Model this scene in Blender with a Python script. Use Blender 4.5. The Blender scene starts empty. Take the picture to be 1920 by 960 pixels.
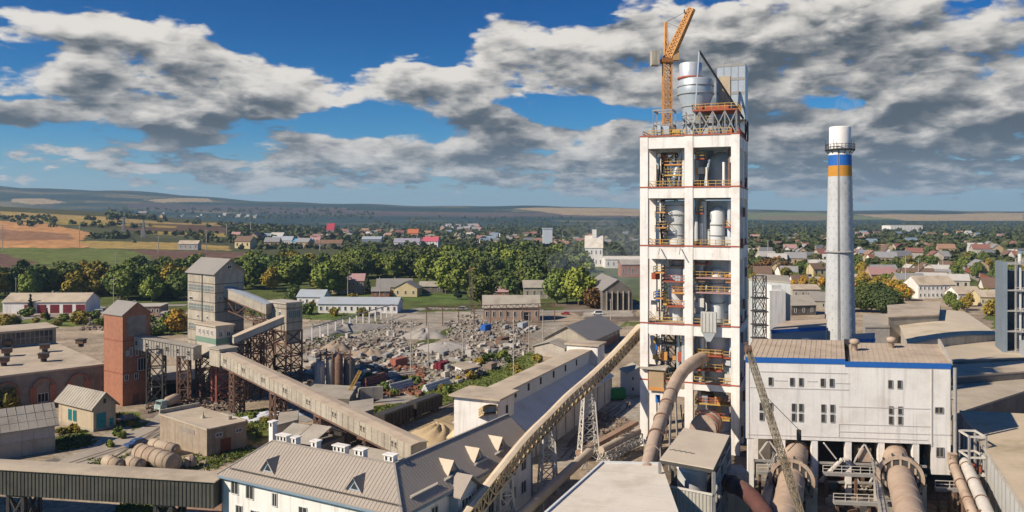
import bpy, math, random
import numpy as np
from mathutils import Vector, Matrix
random.seed(7)
R = random.Random(11)
C = bpy.context.scene.collection
S = bpy.context.scene
# ------------------------------------------------------------------ camera, world, sun, exposure
F, YH, H = 1507.0, 405.0, 48.0            # focal length and horizon row in photo pixels, eye height in metres
cam = bpy.data.objects.new('camera', bpy.data.cameras.new('camera'))
C.objects.link(cam)
cam.location = (0, 0, H)
cam.rotation_euler = (math.radians(90), 0, 0)
cam.data.sensor_width = 36
cam.data.lens = 36 * F / 1920
cam.data.shift_y = -(480 - YH) / 1920
cam.data.clip_start = 1
cam.data.clip_end = 40000
S.camera = cam
S.view_settings.view_transform = 'Standard'
S.view_settings.look = 'None'
S.view_settings.exposure = 0.42
S.view_settings.gamma = 1
S.cycles.volume_bounces = 0
S.cycles.max_bounces = 5
S.cycles.diffuse_bounces = 2
S.cycles.glossy_bounces = 2
S.cycles.transparent_max_bounces = 8
S.cycles.use_adaptive_sampling = True
S.cycles.adaptive_threshold = 0.02
S.cycles.use_denoising = True

SUN_AZ, SUN_EL = math.radians(-116), math.radians(36)      # azimuth clockwise from +Y (the view), elevation
sdir = Vector((math.sin(SUN_AZ) * math.cos(SUN_EL), math.cos(SUN_AZ) * math.cos(SUN_EL), math.sin(SUN_EL)))
sun = bpy.data.objects.new('sun', bpy.data.lights.new('sun', 'SUN'))
C.objects.link(sun)
sun.data.energy = 4.8
sun.data.angle = math.radians(0.5)
sun.data.color = (1, 0.87, 0.70)
sun.location = sdir * 300
sun.rotation_euler = sdir.to_track_quat('Z', 'Y').to_euler()

W = bpy.data.worlds.new('World')
S.world = W
W.use_nodes = True
W.cycles.sampling_method = 'MANUAL'
W.cycles.sample_map_resolution = 256


class NT:
    """small wrapper that writes node trees as expressions"""
    def __init__(s, tree):
        s.t = tree; s.n = tree.nodes; s.l = tree.links

    def put(s, sock, v):
        if v is None: return
        if hasattr(v, 'is_output'): s.l.new(v, sock)
        elif isinstance(v, (tuple, list)):
            v = tuple(v)
            try: sock.default_value = v
            except Exception: sock.default_value = v + (1.0,)
        else: sock.default_value = v

    def m(s, op, a, b=None, c=None, clamp=False):
        n = s.n.new('ShaderNodeMath'); n.operation = op; n.use_clamp = clamp
        for i, v in enumerate((a, b, c)): s.put(n.inputs[i], v)
        return n.outputs[0]

    def vm(s, op, a, b=None, out=0):
        n = s.n.new('ShaderNodeVectorMath'); n.operation = op
        s.put(n.inputs[0], a)
        if op == 'SCALE': s.put(n.inputs[3], b)
        elif b is not None: s.put(n.inputs[1], b)
        return n.outputs[out]

    def xyz(s, v):
        n = s.n.new('ShaderNodeSeparateXYZ'); s.l.new(v, n.inputs[0]); return n.outputs

    def comb(s, x, y, z=0.0):
        n = s.n.new('ShaderNodeCombineXYZ')
        for i, v in enumerate((x, y, z)): s.put(n.inputs[i], v)
        return n.outputs[0]

    def noise(s, vec, scale, detail=4, rough=0.55, dist=0.0, dims='3D'):
        n = s.n.new('ShaderNodeTexNoise'); n.noise_dimensions = dims; s.put(n.inputs['Vector'], vec)
        n.inputs['Scale'].default_value = scale; n.inputs['Detail'].default_value = detail
        n.inputs['Roughness'].default_value = rough; n.inputs['Distortion'].default_value = dist
        return n.outputs[0]

    def vor(s, vec, scale, detail=0, rough=0.5, feature='F1', dims='2D'):
        n = s.n.new('ShaderNodeTexVoronoi'); n.feature = feature; n.voronoi_dimensions = dims; s.put(n.inputs['Vector'], vec)
        n.inputs['Scale'].default_value = scale
        n.inputs['Detail'].default_value = detail; n.inputs['Roughness'].default_value = rough
        return n.outputs['Distance']

    def ss(s, v, lo, hi, a=0.0, b=1.0):
        n = s.n.new('ShaderNodeMapRange'); n.interpolation_type = 'SMOOTHSTEP'
        s.put(n.inputs[0], v)
        for i, q in enumerate((lo, hi, a, b)): s.put(n.inputs[i + 1], q)
        return n.outputs[0]

    def lin(s, v, lo, hi, a=0.0, b=1.0):
        n = s.n.new('ShaderNodeMapRange'); s.put(n.inputs[0], v)
        for i, q in enumerate((lo, hi, a, b)): s.put(n.inputs[i + 1], q)
        return n.outputs[0]

    def mix(s, f, a, b, mode='MIX'):
        n = s.n.new('ShaderNodeMix'); n.data_type = 'RGBA'; n.blend_type = mode
        s.put(n.inputs[0], f)
        for k, v in ((6, a), (7, b)):
            if isinstance(v, (tuple, list)) and len(v) == 3: v = tuple(v) + (1.0,)
            s.put(n.inputs[k], v)
        return n.outputs[2]


# ---- sky: Nishita sky with cumulus whose cover is laid out by direction (azimuth, elevation)
def sky_dir(px, py):
    az = math.atan((px - 960) / F)
    el = math.atan((YH - py) / F * math.cos(az))
    return az, el

# cumulus banks: px, py, half width, half height (photo pixels), weight
BANKS = [
    (60, 35, 230, 42, 1.25), (215, 62, 60, 26, 0.8),                                     # dark bank in the top left corner
    (330, 100, 120, 50, 1.25), (150, 135, 240, 42, 1.2), (430, 150, 190, 45, 1.15), (590, 150, 110, 34, 0.9), (330, 195, 260, 34, 1.1), (330, 235, 190, 28, 1.0),
    (20, 218, 65, 18, 0.95), (130, 280, 190, 26, 0.85), (180, 318, 160, 12, 0.55),
    (695, 80, 75, 20, 1.15), (770, 130, 85, 44, 1.1), (850, 190, 110, 40, 1.1), (900, 240, 180, 26, 1.1), (1010, 235, 90, 22, 0.7), (690, 180, 60, 24, 0.6),
    (600, 266, 80, 14, 0.95), (670, 300, 190, 22, 1.0), (440, 318, 110, 16, 0.75), (850, 290, 220, 22, 0.85), (700, 335, 260, 14, 0.6),
    (985, 45, 95, 24, 1.1), (930, 125, 80, 42, 1.2), (1090, 130, 190, 62, 1.25), (1230, 60, 150, 60, 1.1), (1450, 70, 330, 90, 1.25), (1750, 60, 300, 100, 1.2), (1330, 165, 220, 38, 1.0), (1700, 150, 300, 46, 1.2),
    (1160, 240, 70, 22, 0.9), (1490, 225, 140, 28, 1.0), (1830, 205, 190, 34, 1.15), (1650, 255, 340, 38, 1.15), (1700, 320, 380, 36, 0.95), (1130, 300, 200, 34, 0.9), (980, 345, 420, 22, 0.6), (1450, 350, 300, 22, 0.7), (300, 345, 300, 10, 0.35),
]
CLEAR = [(570, 50, 120, 70, 0.9), (640, 225, 110, 26, 0.8), (120, 250, 110, 14, 0.6), (1060, 205, 80, 22, 0.7), (1560, 187, 110, 11, 1.0), (860, 60, 70, 50, 0.8), (845, 120, 24, 30, 0.5), (480, 270, 80, 10, 0.5), (1090, 15, 80, 18, 0.7), (40, 190, 60, 8, 0.5), (25, 75, 60, 6, 0.3)]

def bank_group():
    g = bpy.data.node_groups.new('cloud_banks', 'ShaderNodeTree')
    g.interface.new_socket('P', in_out='INPUT', socket_type='NodeSocketVector')
    g.interface.new_socket('B', in_out='OUTPUT', socket_type='NodeSocketFloat')
    N = NT(g)
    p = g.nodes.new('NodeGroupInput').outputs[0]
    o = g.nodes.new('NodeGroupOutput')
    acc = -0.68
    for sgn, lst in ((1, BANKS), (-1, CLEAR)):
        for (px, py, hw, hh, wt) in lst:
            a, b = sky_dir(px, py)
            n = g.nodes.new('ShaderNodeVectorMath'); n.operation = 'MULTIPLY_ADD'
            N.put(n.inputs[0], p); n.inputs[1].default_value = (F / hw, F / hh, 0); n.inputs[2].default_value = (-a * F / hw, -b * F / hh, 0)
            d2 = N.vm('DOT_PRODUCT', n.outputs[0], n.outputs[0], out=1)
            acc = N.m('MULTIPLY_ADD', N.m('POWER', 0.449, d2), sgn * wt * 0.74, acc)
    N.put(o.inputs[0], N.m('MINIMUM', acc, 0.75))
    return g

def cloud_group():
    """puff noise in a log-perspective plane: banks shrink and flatten towards the horizon"""
    g = bpy.data.node_groups.new('cloud_puffs', 'ShaderNodeTree')
    g.interface.new_socket('P', in_out='INPUT', socket_type='NodeSocketVector')
    g.interface.new_socket('D', in_out='OUTPUT', socket_type='NodeSocketFloat')
    N = NT(g)
    p = g.nodes.new('NodeGroupInput').outputs[0]
    o = g.nodes.new('NodeGroupOutput')
    az, el, _ = N.xyz(p)
    hi = N.comb(N.m('MULTIPLY', az, 4.6), N.m('MULTIPLY', el, 11.0))
    lo = N.comb(N.m('MULTIPLY', az, 11.0), N.m('MULTIPLY', el, 38.0))
    f = N.ss(el, 0.045, 0.115)
    outs = []
    for q, s1 in ((hi, 1.9), (lo, 1.6)):
        n1 = N.noise(q, s1, 7, 0.56, 0.0, '2D')
        vq = N.vm('ADD', q, N.vm('SCALE', N.comb(n1, N.noise(q, 4.5, 2, dims='2D')), 0.35))
        puff = N.m('SUBTRACT', 0.40, N.vor(vq, 3.1, 2.0, 0.55))
        outs.append(N.m('MULTIPLY_ADD', N.m('SUBTRACT', n1, 0.5), 2.1, N.m('MULTIPLY', puff, 0.45)))
    N.put(o.inputs[0], N.m('MULTIPLY_ADD', N.m('SUBTRACT', outs[0], outs[1]), f, outs[1]))
    return g

def build_world():
    t = W.node_tree
    t.nodes.clear()
    N = NT(t)
    sky = t.nodes.new('ShaderNodeTexSky')
    sky.sky_type = 'NISHITA'; sky.sun_disc = False
    sky.sun_elevation = SUN_EL; sky.sun_rotation = SUN_AZ % (2 * math.pi)
    sky.altitude = 300; sky.dust_density = 0.6; sky.ozone_density = 3.0
    g = t.nodes.new('ShaderNodeTexCoord').outputs['Generated']
    d = N.vm('NORMALIZE', g)
    x, y, z = N.xyz(d)
    az = N.m('ARCTAN2', x, y); el = N.m('ARCSINE', z)
    gp, gb = cloud_group(), bank_group()
    def use(grp, du, dv, off=None):
        n = t.nodes.new('ShaderNodeGroup'); n.node_tree = grp
        v = N.comb(N.m('ADD', az, du), N.m('ADD', el, dv))
        N.put(n.inputs[0], v if off is None else N.vm('ADD', v, off))
        return n.outputs[0]
    q = N.comb(N.m('MULTIPLY', az, 5.0), N.m('MULTIPLY', el, 14.0))
    wn = N.noise(q, 1.4, 3, dims='2D')
    warp = N.comb(N.m('MULTIPLY_ADD', wn, 0.08, -0.04), N.m('MULTIPLY_ADD', wn, -0.05, 0.025))
    b0 = use(gb, 0, 0, warp); b2 = use(gb, -0.02, 0.04, warp)
    p0 = use(gp, 0, 0); p1 = use(gp, -0.008, 0.016)
    low = N.m('MULTIPLY', N.ss(el, 0.004, 0.02), N.ss(el, 0.14, 0.08))
    b0 = N.m('MULTIPLY_ADD', low, 0.50, b0); b2 = N.m('MULTIPLY_ADD', low, 0.50, b2)
    d0 = N.m('ADD', b0, p0)
    d1 = N.m('ADD', N.m('MULTIPLY_ADD', N.m('SUBTRACT', b2, b0), 0.4, b0), p1)
    d2 = N.m('ADD', b2, N.m('MULTIPLY', N.m('ADD', p0, p1), 0.5))
    cover = N.ss(d0, 0.0, 0.36)
    edge = N.m('SUBTRACT', d0, d1)
    broad = N.m('SUBTRACT', d0, d2)
    fine = N.m('SUBTRACT', p0, p1)
    lit = N.m('ADD', N.m('MULTIPLY', fine, 1.0), N.m('MULTIPLY', broad, 0.42))
    lit = N.m('SUBTRACT', lit, N.m('MULTIPLY', N.ss(d0, 0.2, 1.0), 0.40))
    lit = N.ss(lit, -0.64, 0.62)
    # deep grey bases, warm white sunlit tops (linear radiance, times 1/strength)
    k = 1 / 0.1
    ccol = N.mix(lit, tuple(k * c for c in (0.06, 0.075, 0.09)), tuple(k * c for c in (0.60, 0.565, 0.52)))
    ccol = N.mix(N.ss(el, 0.11, 0.0, 0.0, 0.6), ccol, tuple(k * c for c in (0.17, 0.225, 0.265)))
    base = N.mix(1.0, sky.outputs[0], (0.40, 0.66, 0.88), 'MULTIPLY')
    hs = t.nodes.new('ShaderNodeHueSaturation'); hs.inputs['Saturation'].default_value = 1.18; hs.inputs['Value'].default_value = 0.86
    N.put(hs.inputs['Color'], base)
    deep = N.ss(el, 0.02, 0.30)
    base = N.mix(deep, hs.outputs[0], N.mix(1.0, hs.outputs[0], (0.22, 0.52, 0.68), 'MULTIPLY'))
    base = N.mix(N.ss(el, 0.10, 0.0, 0.0, 0.75), base, (2.6, 3.5, 4.0))
    colr = N.mix(N.m('MULTIPLY', cover, N.ss(el, -0.02, 0.02)), base, ccol)
    bg = t.nodes.new('ShaderNodeBackground')
    bg.inputs[1].default_value = 0.1
    N.put(bg.inputs[0], colr)
    out = t.nodes.new('ShaderNodeOutputWorld')
    t.links.new(bg.outputs[0], out.inputs[0])
build_world()
# ------------------------------------------------------------------ helpers
def Xp(px, Y): return (px - 960) / F * Y
def Zp(py, Y): return H - (py - YH) / F * Y
def G(px, py, z=0.0):
    """photo pixel -> point at height z"""
    Y = (H - z) * F / (py - YH)
    return Vector((Xp(px, Y), Y, z))
def P(px, py, Y): return Vector((Xp(px, Y), Y, Zp(py, Y)))

MATS = {}
def mat(name, col, var=0.16, sc=0.35, rough=0.85, metal=0.0, dirt=None, amt=0.5, dsc=0.12, streak=0.0, rnd=0.0, fine=2.5, spec=0.3, bump=0.0):
    """procedural surface: two scales of noise, optional dirt blotches, rain streaks, per-object variation"""
    if name in MATS: return MATS[name]
    M = bpy.data.materials.new(name); M.use_nodes = True
    t = M.node_tree; t.nodes.clear(); N = NT(t)
    b = t.nodes.new('ShaderNodeBsdfPrincipled'); o = t.nodes.new('ShaderNodeOutputMaterial')
    t.links.new(b.outputs[0], o.inputs[0])
    pos = t.nodes.new('ShaderNodeNewGeometry').outputs['Position']
    n = N.m('ADD', N.m('MULTIPLY', N.noise(pos, sc, 4), 0.6), N.m('MULTIPLY', N.noise(pos, fine, 3), 0.4))
    f = N.lin(n, 0.30, 0.70)
    c = N.mix(f, tuple(x * (1 - var) for x in col), tuple(min(1, x * (1 + var)) for x in col))
    if dirt:
        c = N.mix(N.m('MULTIPLY', N.ss(N.noise(pos, dsc, 6, 0.65), 0.46, 0.68), amt), c, dirt)
    if streak:
        sv = N.vm('MULTIPLY', pos, (1.3, 1.3, 0.07))
        c = N.mix(N.m('MULTIPLY', N.ss(N.noise(sv, 1.0, 4, 0.6), 0.48, 0.72), streak), c, tuple(x * 0.45 for x in (dirt or col)))
    if rnd:
        oi = t.nodes.new('ShaderNodeObjectInfo').outputs['Random']
        c = N.mix(1.0, c, N.comb(N.lin(oi, 0, 1, 1 - rnd, 1 + rnd), N.lin(oi, 0, 1, 1 - rnd * .8, 1 + rnd * .8), N.lin(oi, 0, 1, 1 - rnd * .6, 1 + rnd * .6)), 'MULTIPLY')
    N.put(b.inputs['Base Color'], c)
    b.inputs['Roughness'].default_value = rough; b.inputs['Metallic'].default_value = metal
    b.inputs['Specular IOR Level'].default_value = spec
    if bump:
        bn = t.nodes.new('ShaderNodeBump'); bn.inputs['Strength'].default_value = bump; bn.inputs['Distance'].default_value = 0.2
        t.links.new(n, bn.inputs['Height']); t.links.new(bn.outputs[0], b.inputs['Normal'])
    MATS[name] = M
    return M

class MB:
    """mesh builder: collects shapes and links them as ONE mesh object"""
    def __init__(s): s.v = []; s.f = []; s.mi = []; s.sm = []
    def add(s, vs, fs, mi=0, smooth=False):
        k = len(s.v); s.v += [tuple(p) for p in vs]
        for q in fs: s.f.append(tuple(i + k for i in q)); s.mi.append(mi); s.sm.append(smooth)
        return s
    def face(s, *pts, mi=0): return s.add(pts, [tuple(range(len(pts)))], mi)
    def prism(s, poly, z0, z1, mi=0, cap=True):
        """poly: xy footprint; z0, z1: numbers or lists per corner"""
        n = len(poly)
        a = z0 if isinstance(z0, (list, tuple)) else [z0] * n
        b = z1 if isinstance(z1, (list, tuple)) else [z1] * n
        vs = [(p[0], p[1], a[i]) for i, p in enumerate(poly)] + [(p[0], p[1], b[i]) for i, p in enumerate(poly)]
        fs = [(i, (i + 1) % n, n + (i + 1) % n, n + i) for i in range(n)]
        if cap: fs += [tuple(range(n - 1, -1, -1)), tuple(range(n, 2 * n))]
        return s.add(vs, fs, mi)
    def box(s, fr, u0, u1, v0, v1, z0, z1, mi=0):
        return s.prism([fr(u0, v0), fr(u1, v0), fr(u1, v1), fr(u0, v1)], z0, z1, mi)
    def bar(s, a, b, w, h=None, mi=0):
        """square bar from a to b, width w, height h"""
        a, b = Vector(a), Vector(b); h = h or w
        d = (b - a)
        if d.length < 1e-6: return s
        d.normalize()
        x = d.cross(Vector((0, 0, 1)))
        x = Vector((1, 0, 0)) if x.length < 1e-3 else x.normalized()
        y = x.cross(d)
        vs = [p + x * i * w / 2 + y * j * h / 2 for p in (a, b) for i, j in ((-1, -1), (1, -1), (1, 1), (-1, 1))]
        return s.add(vs, [(0, 1, 5, 4), (1, 2, 6, 5), (2, 3, 7, 6), (3, 0, 4, 7), (3, 2, 1, 0), (4, 5, 6, 7)], mi)
    def tube(s, pts, r, n=12, mi=0, caps=True):
        pts = [Vector(p) for p in pts]; k = len(pts)
        rs = r if isinstance(r, (list, tuple)) else [r] * k
        vs, fs = [], []; x = None
        for i, p in enumerate(pts):
            d = (pts[min(i + 1, k - 1)] - pts[max(i - 1, 0)])
            d.normalize()
            if x is None:
                x = d.cross(Vector((0, 0, 1)))
                if x.length < 1e-3: x = Vector((1, 0, 0))
            x = (x - d * x.dot(d)).normalized(); y = d.cross(x)
            for j in range(n):
                a = 2 * math.pi * j / n
                vs.append(p + x * rs[i] * math.cos(a) + y * rs[i] * math.sin(a))
        for i in range(k - 1):
            for j in range(n): fs.append((i * n + j, i * n + (j + 1) % n, (i + 1) * n + (j + 1) % n, (i + 1) * n + j))
        s.add(vs, fs, mi, True)
        if caps: s.add(vs[:n], [tuple(range(n - 1, -1, -1))], mi); s.add(vs[-n:], [tuple(range(n))], mi)
        return s
    def lathe(s, c, prof, n=24, mi=0):
        """prof: list of (radius, z) from bottom to top round the vertical axis at c"""
        return s.tube([(c[0], c[1], z + i * 1e-6) for i, (r, z) in enumerate(prof)], [max(r, .001) for r, z in prof], n, mi)
    def lattice(s, a, b, w, bays, t=0.12, w2=None, h=None, th=None, side=None):
        """square lattice boom or mast from a to b with X bracing; w2 = width at b"""
        a, b = Vector(a), Vector(b); d = (b - a).normalized()
        x = Vector(side) if side is not None else d.cross(Vector((0, 0, 1)))
        if x.length < 1e-3: x = Vector((1, 0, 0))
        x = (x - d * x.dot(d)).normalized(); y = d.cross(x)
        w2 = w if w2 is None else w2; hr = (h / w) if h else 1.0
        def c(f, i, j):
            q = (w + (w2 - w) * f) / 2
            return a.lerp(b, f) + x * q * i + y * q * hr * j
        cs = [(-1, -1), (1, -1), (1, 1), (-1, 1)]
        for i, j in cs: s.bar(c(0, i, j), c(1, i, j), t)
        for k in range(bays):
            f0, f1 = k / bays, (k + 1) / bays
            for q in range(4):
                p, r = cs[q], cs[(q + 1) % 4]
                s.bar(c(f0, *p), c(f1, *r), th or t * .7)
                s.bar(c(f0, *r), c(f1, *p), th or t * .7)
                s.bar(c(f1, *p), c(f1, *r), th or t * .7)
        return s
    def rail(s, pts, h=1.1, t=0.07, step=2.0):
        pts = [Vector(p) for p in pts]
        for a, b in zip(pts, pts[1:]):
            for q in (h, h * .5): s.bar(a + Vector((0, 0, q)), b + Vector((0, 0, q)), t)
            n = max(1, int((b - a).length / step))
            for i in range(n + 1):
                p = a.lerp(b, i / n); s.bar(p, p + Vector((0, 0, h)), t)
        return s
    def mesh(s, name, mats):
        me = bpy.data.meshes.new(name)
        me.from_pydata(s.v, [], s.f); me.update()
        mats = mats if isinstance(mats, (list, tuple)) else [mats]
        for q in mats: me.materials.append(q)
        me.polygons.foreach_set('material_index', s.mi)
        me.polygons.foreach_set('use_smooth', s.sm)
        return me

def wloc(o):
    v = Vector((0, 0, 0))
    while o is not None: v = v + o.location; o = o.parent
    return v

def thing(name, label, cat, loc, group=None):
    o = bpy.data.objects.new(name, None); C.objects.link(o)
    o.location = loc; o.empty_display_size = 0.5
    o['label'] = label; o['category'] = cat
    if group: o['group'] = group
    return o

def part(name, mb, m, parent=None, label=None):
    """world-space builder -> child mesh of parent"""
    me = mb if isinstance(mb, bpy.types.Mesh) else None
    if me is None:
        w = wloc(parent)
        mb.v = [(p[0] - w.x, p[1] - w.y, p[2] - w.z) for p in mb.v]
        me = mb.mesh(name, m)
    o = bpy.data.objects.new(name, me); C.objects.link(o); o.parent = parent
    if label: o['label'] = label
    return o

def single(name, mb, m, label, cat, loc, group=None):
    """a thing that is one mesh"""
    w = Vector(loc)
    mb.v = [(p[0] - w.x, p[1] - w.y, p[2] - w.z) for p in mb.v]
    o = bpy.data.objects.new(name, mb.mesh(name, m)); C.objects.link(o); o.location = w
    o['label'] = label; o['category'] = cat
    if group: o['group'] = group
    return o

def structure(name, mb, m, kind='structure'):
    o = bpy.data.objects.new(name, mb if isinstance(mb, bpy.types.Mesh) else mb.mesh(name, m)); C.objects.link(o)
    o['kind'] = kind
    return o

def dup(root, loc, rz=0.0, scale=None, label=None):
    r = root.copy(); C.objects.link(r); r.location = loc; r.rotation_euler = (0, 0, rz)
    if scale is not None: r.scale = scale if isinstance(scale, (tuple, list)) else (scale,) * 3
    if label: r['label'] = label
    for ch in list(root.children):
        c = ch.copy(); C.objects.link(c); c.parent = r
        for g in ch.children:
            d = g.copy(); C.objects.link(d); d.parent = c
    return r

class Fr:
    """plan frame: origin and the direction of u in degrees (v is 90 degrees left of it)"""
    def __init__(s, x, y, deg):
        s.o = Vector((x, y, 0)); a = math.radians(deg)
        s.u = Vector((math.cos(a), math.sin(a), 0)); s.v = Vector((-math.sin(a), math.cos(a), 0))
    def __call__(s, u, v, z=0.0): return s.o + s.u * u + s.v * v + Vector((0, 0, z))

def corner(px, Y, lpx, rpx, deg):
    """frame at a corner facing the camera; lengths of the right (u) and left (v) faces that reach columns rpx and lpx"""
    fr = Fr(Xp(px, Y), Y, deg)
    def solve(d, q):
        k = (q - 960) / F
        return (k * fr.o.y - fr.o.x) / (d.x - k * d.y)
    return fr, solve(fr.u, rpx), solve(fr.v, lpx)

# ------------------------------------------------------------------ materials
M_white = mat('white_plaster', (0.76, 0.735, 0.70), 0.08, 0.3, dirt=(0.52, 0.46, 0.39), amt=0.35, streak=0.3, dsc=.22)
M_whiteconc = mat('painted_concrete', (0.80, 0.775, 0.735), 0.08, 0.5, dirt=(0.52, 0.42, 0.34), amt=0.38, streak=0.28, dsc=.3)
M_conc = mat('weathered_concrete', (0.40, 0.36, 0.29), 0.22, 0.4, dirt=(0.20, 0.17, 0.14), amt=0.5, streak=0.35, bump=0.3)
M_conclt = mat('pale_concrete', (0.46, 0.42, 0.36), 0.18, 0.4, dirt=(0.26, 0.22, 0.18), amt=0.45, streak=0.3, bump=0.2)
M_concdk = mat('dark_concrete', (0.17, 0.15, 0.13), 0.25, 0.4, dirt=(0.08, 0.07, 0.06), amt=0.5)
M_brick = mat('red_brick', (0.335, 0.15, 0.092), 0.22, 1.2, dirt=(0.22, 0.10, 0.07), amt=0.4, streak=0.2, fine=6)
M_brickdk = mat('grey_brick', (0.26, 0.225, 0.19), 0.3, 0.6, dirt=(0.13, 0.1, 0.085), amt=0.6, fine=5)
M_dust = mat('dusty_roof', (0.46, 0.385, 0.29), 0.16, 0.2, dirt=(0.25, 0.20, 0.15), amt=0.6, dsc=0.11)
M_dustpk = mat('dusty_pink_roof', (0.46, 0.375, 0.285), 0.14, 0.3, dirt=(0.28, 0.21, 0.16), amt=0.5, dsc=.2)
M_slate = mat('asbestos_roof', (0.37, 0.335, 0.28), 0.18, 0.5, dirt=(0.2, 0.175, 0.14), amt=0.55, dsc=.25)
M_metal = mat('grey_roof_sheet', (0.25, 0.235, 0.215), 0.1, 0.2, rough=0.55, dirt=(0.32, 0.27, 0.22), amt=0.35)
M_bluegrey = mat('blue_grey_sheet', (0.36, 0.40, 0.44), 0.08, 0.2, rough=0.6, dirt=(0.34, 0.32, 0.30), amt=0.35)
M_rust = mat('rusty_steel', (0.17, 0.10, 0.07), 0.35, 0.8, rough=0.8, dirt=(0.09, 0.06, 0.05), amt=0.5)
M_rustred = mat('red_lead_steel', (0.33, 0.12, 0.085), 0.25, 0.8, rough=0.7)
M_dark = mat('dark_steel', (0.055, 0.052, 0.05), 0.3, 0.8, rough=0.7)
M_steel = mat('grey_steel', (0.30, 0.29, 0.28), 0.2, 0.8, rough=0.55)
M_silver = mat('aluminium_cladding', (0.46, 0.51, 0.55), 0.1, 0.25, rough=0.42, metal=0.35, dirt=(0.33, 0.35, 0.36), amt=0.35)
M_greycl = mat('grey_cyclone_steel', (0.50, 0.53, 0.55), 0.12, 0.25, rough=0.55, dirt=(0.24, 0.26, 0.27), amt=0.35)
M_glass = mat('window_glass', (0.035, 0.045, 0.055), 0.3, 0.6, rough=0.12, spec=0.6)
M_frame = mat('window_paint', (0.62, 0.61, 0.58), 0.08)
M_black = mat('black_opening', (0.018, 0.017, 0.016), 0.2)
M_blue = mat('blue_paint', (0.018, 0.12, 0.42), 0.1, rough=0.6)
M_yellow = mat('ochre_paint', (0.50, 0.235, 0.03), 0.12, rough=0.7)
M_orange = mat('crane_orange', (0.56, 0.27, 0.085), 0.15, rough=0.6)
M_ryellow = mat('safety_yellow', (0.52, 0.33, 0.09), 0.2, rough=0.7)
M_rred = mat('safety_red', (0.36, 0.09, 0.05), 0.25, rough=0.7)
M_pipe = mat('dusty_pipe', (0.42, 0.325, 0.25), 0.2, 0.7, dirt=(0.22, 0.15, 0.11), amt=0.65, dsc=.35, bump=.3)
M_belt = mat('dusty_belt_cover', (0.60, 0.50, 0.37), 0.12, 0.4, dirt=(0.4, 0.31, 0.21), amt=0.4)
M_lat = mat('dusty_yellow_lattice', (0.60, 0.46, 0.28), 0.25, 0.6, dirt=(0.24, 0.16, 0.09), amt=0.5)
M_paleframe = mat('pale_painted_steel', (0.55, 0.52, 0.47), 0.15, 0.6, rough=0.6)
M_teal = mat('teal_paint', (0.02, 0.24, 0.26), 0.15, rough=0.6)
M_green = mat('green_paint', (0.03, 0.24, 0.07), 0.2, rough=0.6)
M_maroon = mat('maroon_paint', (0.17, 0.02, 0.03), 0.15, rough=0.6)
M_corr = mat('corrugated_sheet', (0.40, 0.39, 0.35), 0.12, 0.3, rough=0.6, dirt=(0.27, 0.23, 0.19), amt=0.4, streak=0.3)
M_pinkroof = mat('faded_pink_roof', (0.40, 0.25, 0.24), 0.12)
M_cream = mat('cream_render', (0.55, 0.45, 0.26), 0.1, dirt=(0.35, 0.28, 0.18), amt=0.3)
M_tan = mat('tan_brick', (0.40, 0.29, 0.18), 0.15)
M_sand = mat('sand', (0.43, 0.33, 0.20), 0.12, 0.4, bump=0.4)
M_gravel = mat('gravel', (0.33, 0.305, 0.27), 0.2, 0.8, fine=4, bump=0.5)
M_bark = mat('bark', (0.10, 0.075, 0.055), 0.3, 2.0)
M_moss = mat('mossy_roof', (0.50, 0.41, 0.29), 0.12, 0.2, dirt=(0.17, 0.14, 0.07), amt=0.75, dsc=0.045)
M_felt = mat('tar_felt_cladding', (0.085, 0.083, 0.070), 0.2, 0.5, rough=0.8, dirt=(0.035, 0.035, 0.03), amt=0.5, streak=0.3)
M_roofwhite = mat('white_membrane_roof', (0.64, 0.59, 0.51), 0.08, 0.3, dirt=(0.46, 0.40, 0.31), amt=0.6, dsc=.16)
M_wood = mat('old_wood_pole', (0.16, 0.12, 0.09), 0.2, 1.0)

def leafmat(name, col, var=0.35):
    if name in MATS: return MATS[name]
    M = bpy.data.materials.new(name); M.use_nodes = True
    t = M.node_tree; N = NT(t)
    b = t.nodes['Principled BSDF']
    pos = t.nodes.new('ShaderNodeNewGeometry').outputs['Position']
    oi = t.nodes.new('ShaderNodeObjectInfo').outputs['Random']
    n = N.lin(N.m('ADD', N.m('MULTIPLY', N.noise(pos, 0.22, 2), 0.55), N.m('MULTIPLY', N.noise(pos, 1.1, 2), 0.45)), 0.3, 0.7)
    c = N.mix(n, tuple(x * (1 - var) for x in col), (col[0] * (1 + var * 1.5), col[1] * (1 + var), col[2] * (1 + var * .3)))
    c = N.mix(1.0, c, N.comb(N.lin(oi, 0, 1, 0.75, 1.35), N.lin(oi, 0, 1, 0.8, 1.2), 0.95), 'MULTIPLY')
    N.put(b.inputs['Base Color'], c)
    b.inputs['Roughness'].default_value = 0.75; b.inputs['Specular IOR Level'].default_value = 0.15
    MATS[name] = M
    return M
L_dark = leafmat('leaf_dark', (0.078, 0.115, 0.042))
L_mid = leafmat('leaf_mid', (0.125, 0.18, 0.05))
L_light = leafmat('leaf_light', (0.165, 0.235, 0.06))
L_olive = leafmat('leaf_olive', (0.23, 0.205, 0.045))
L_gold = leafmat('leaf_gold', (0.40, 0.26, 0.045))
L_fir = leafmat('leaf_fir', (0.026, 0.048, 0.03))
L_brown = leafmat('leaf_brown', (0.13, 0.085, 0.04))
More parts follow.
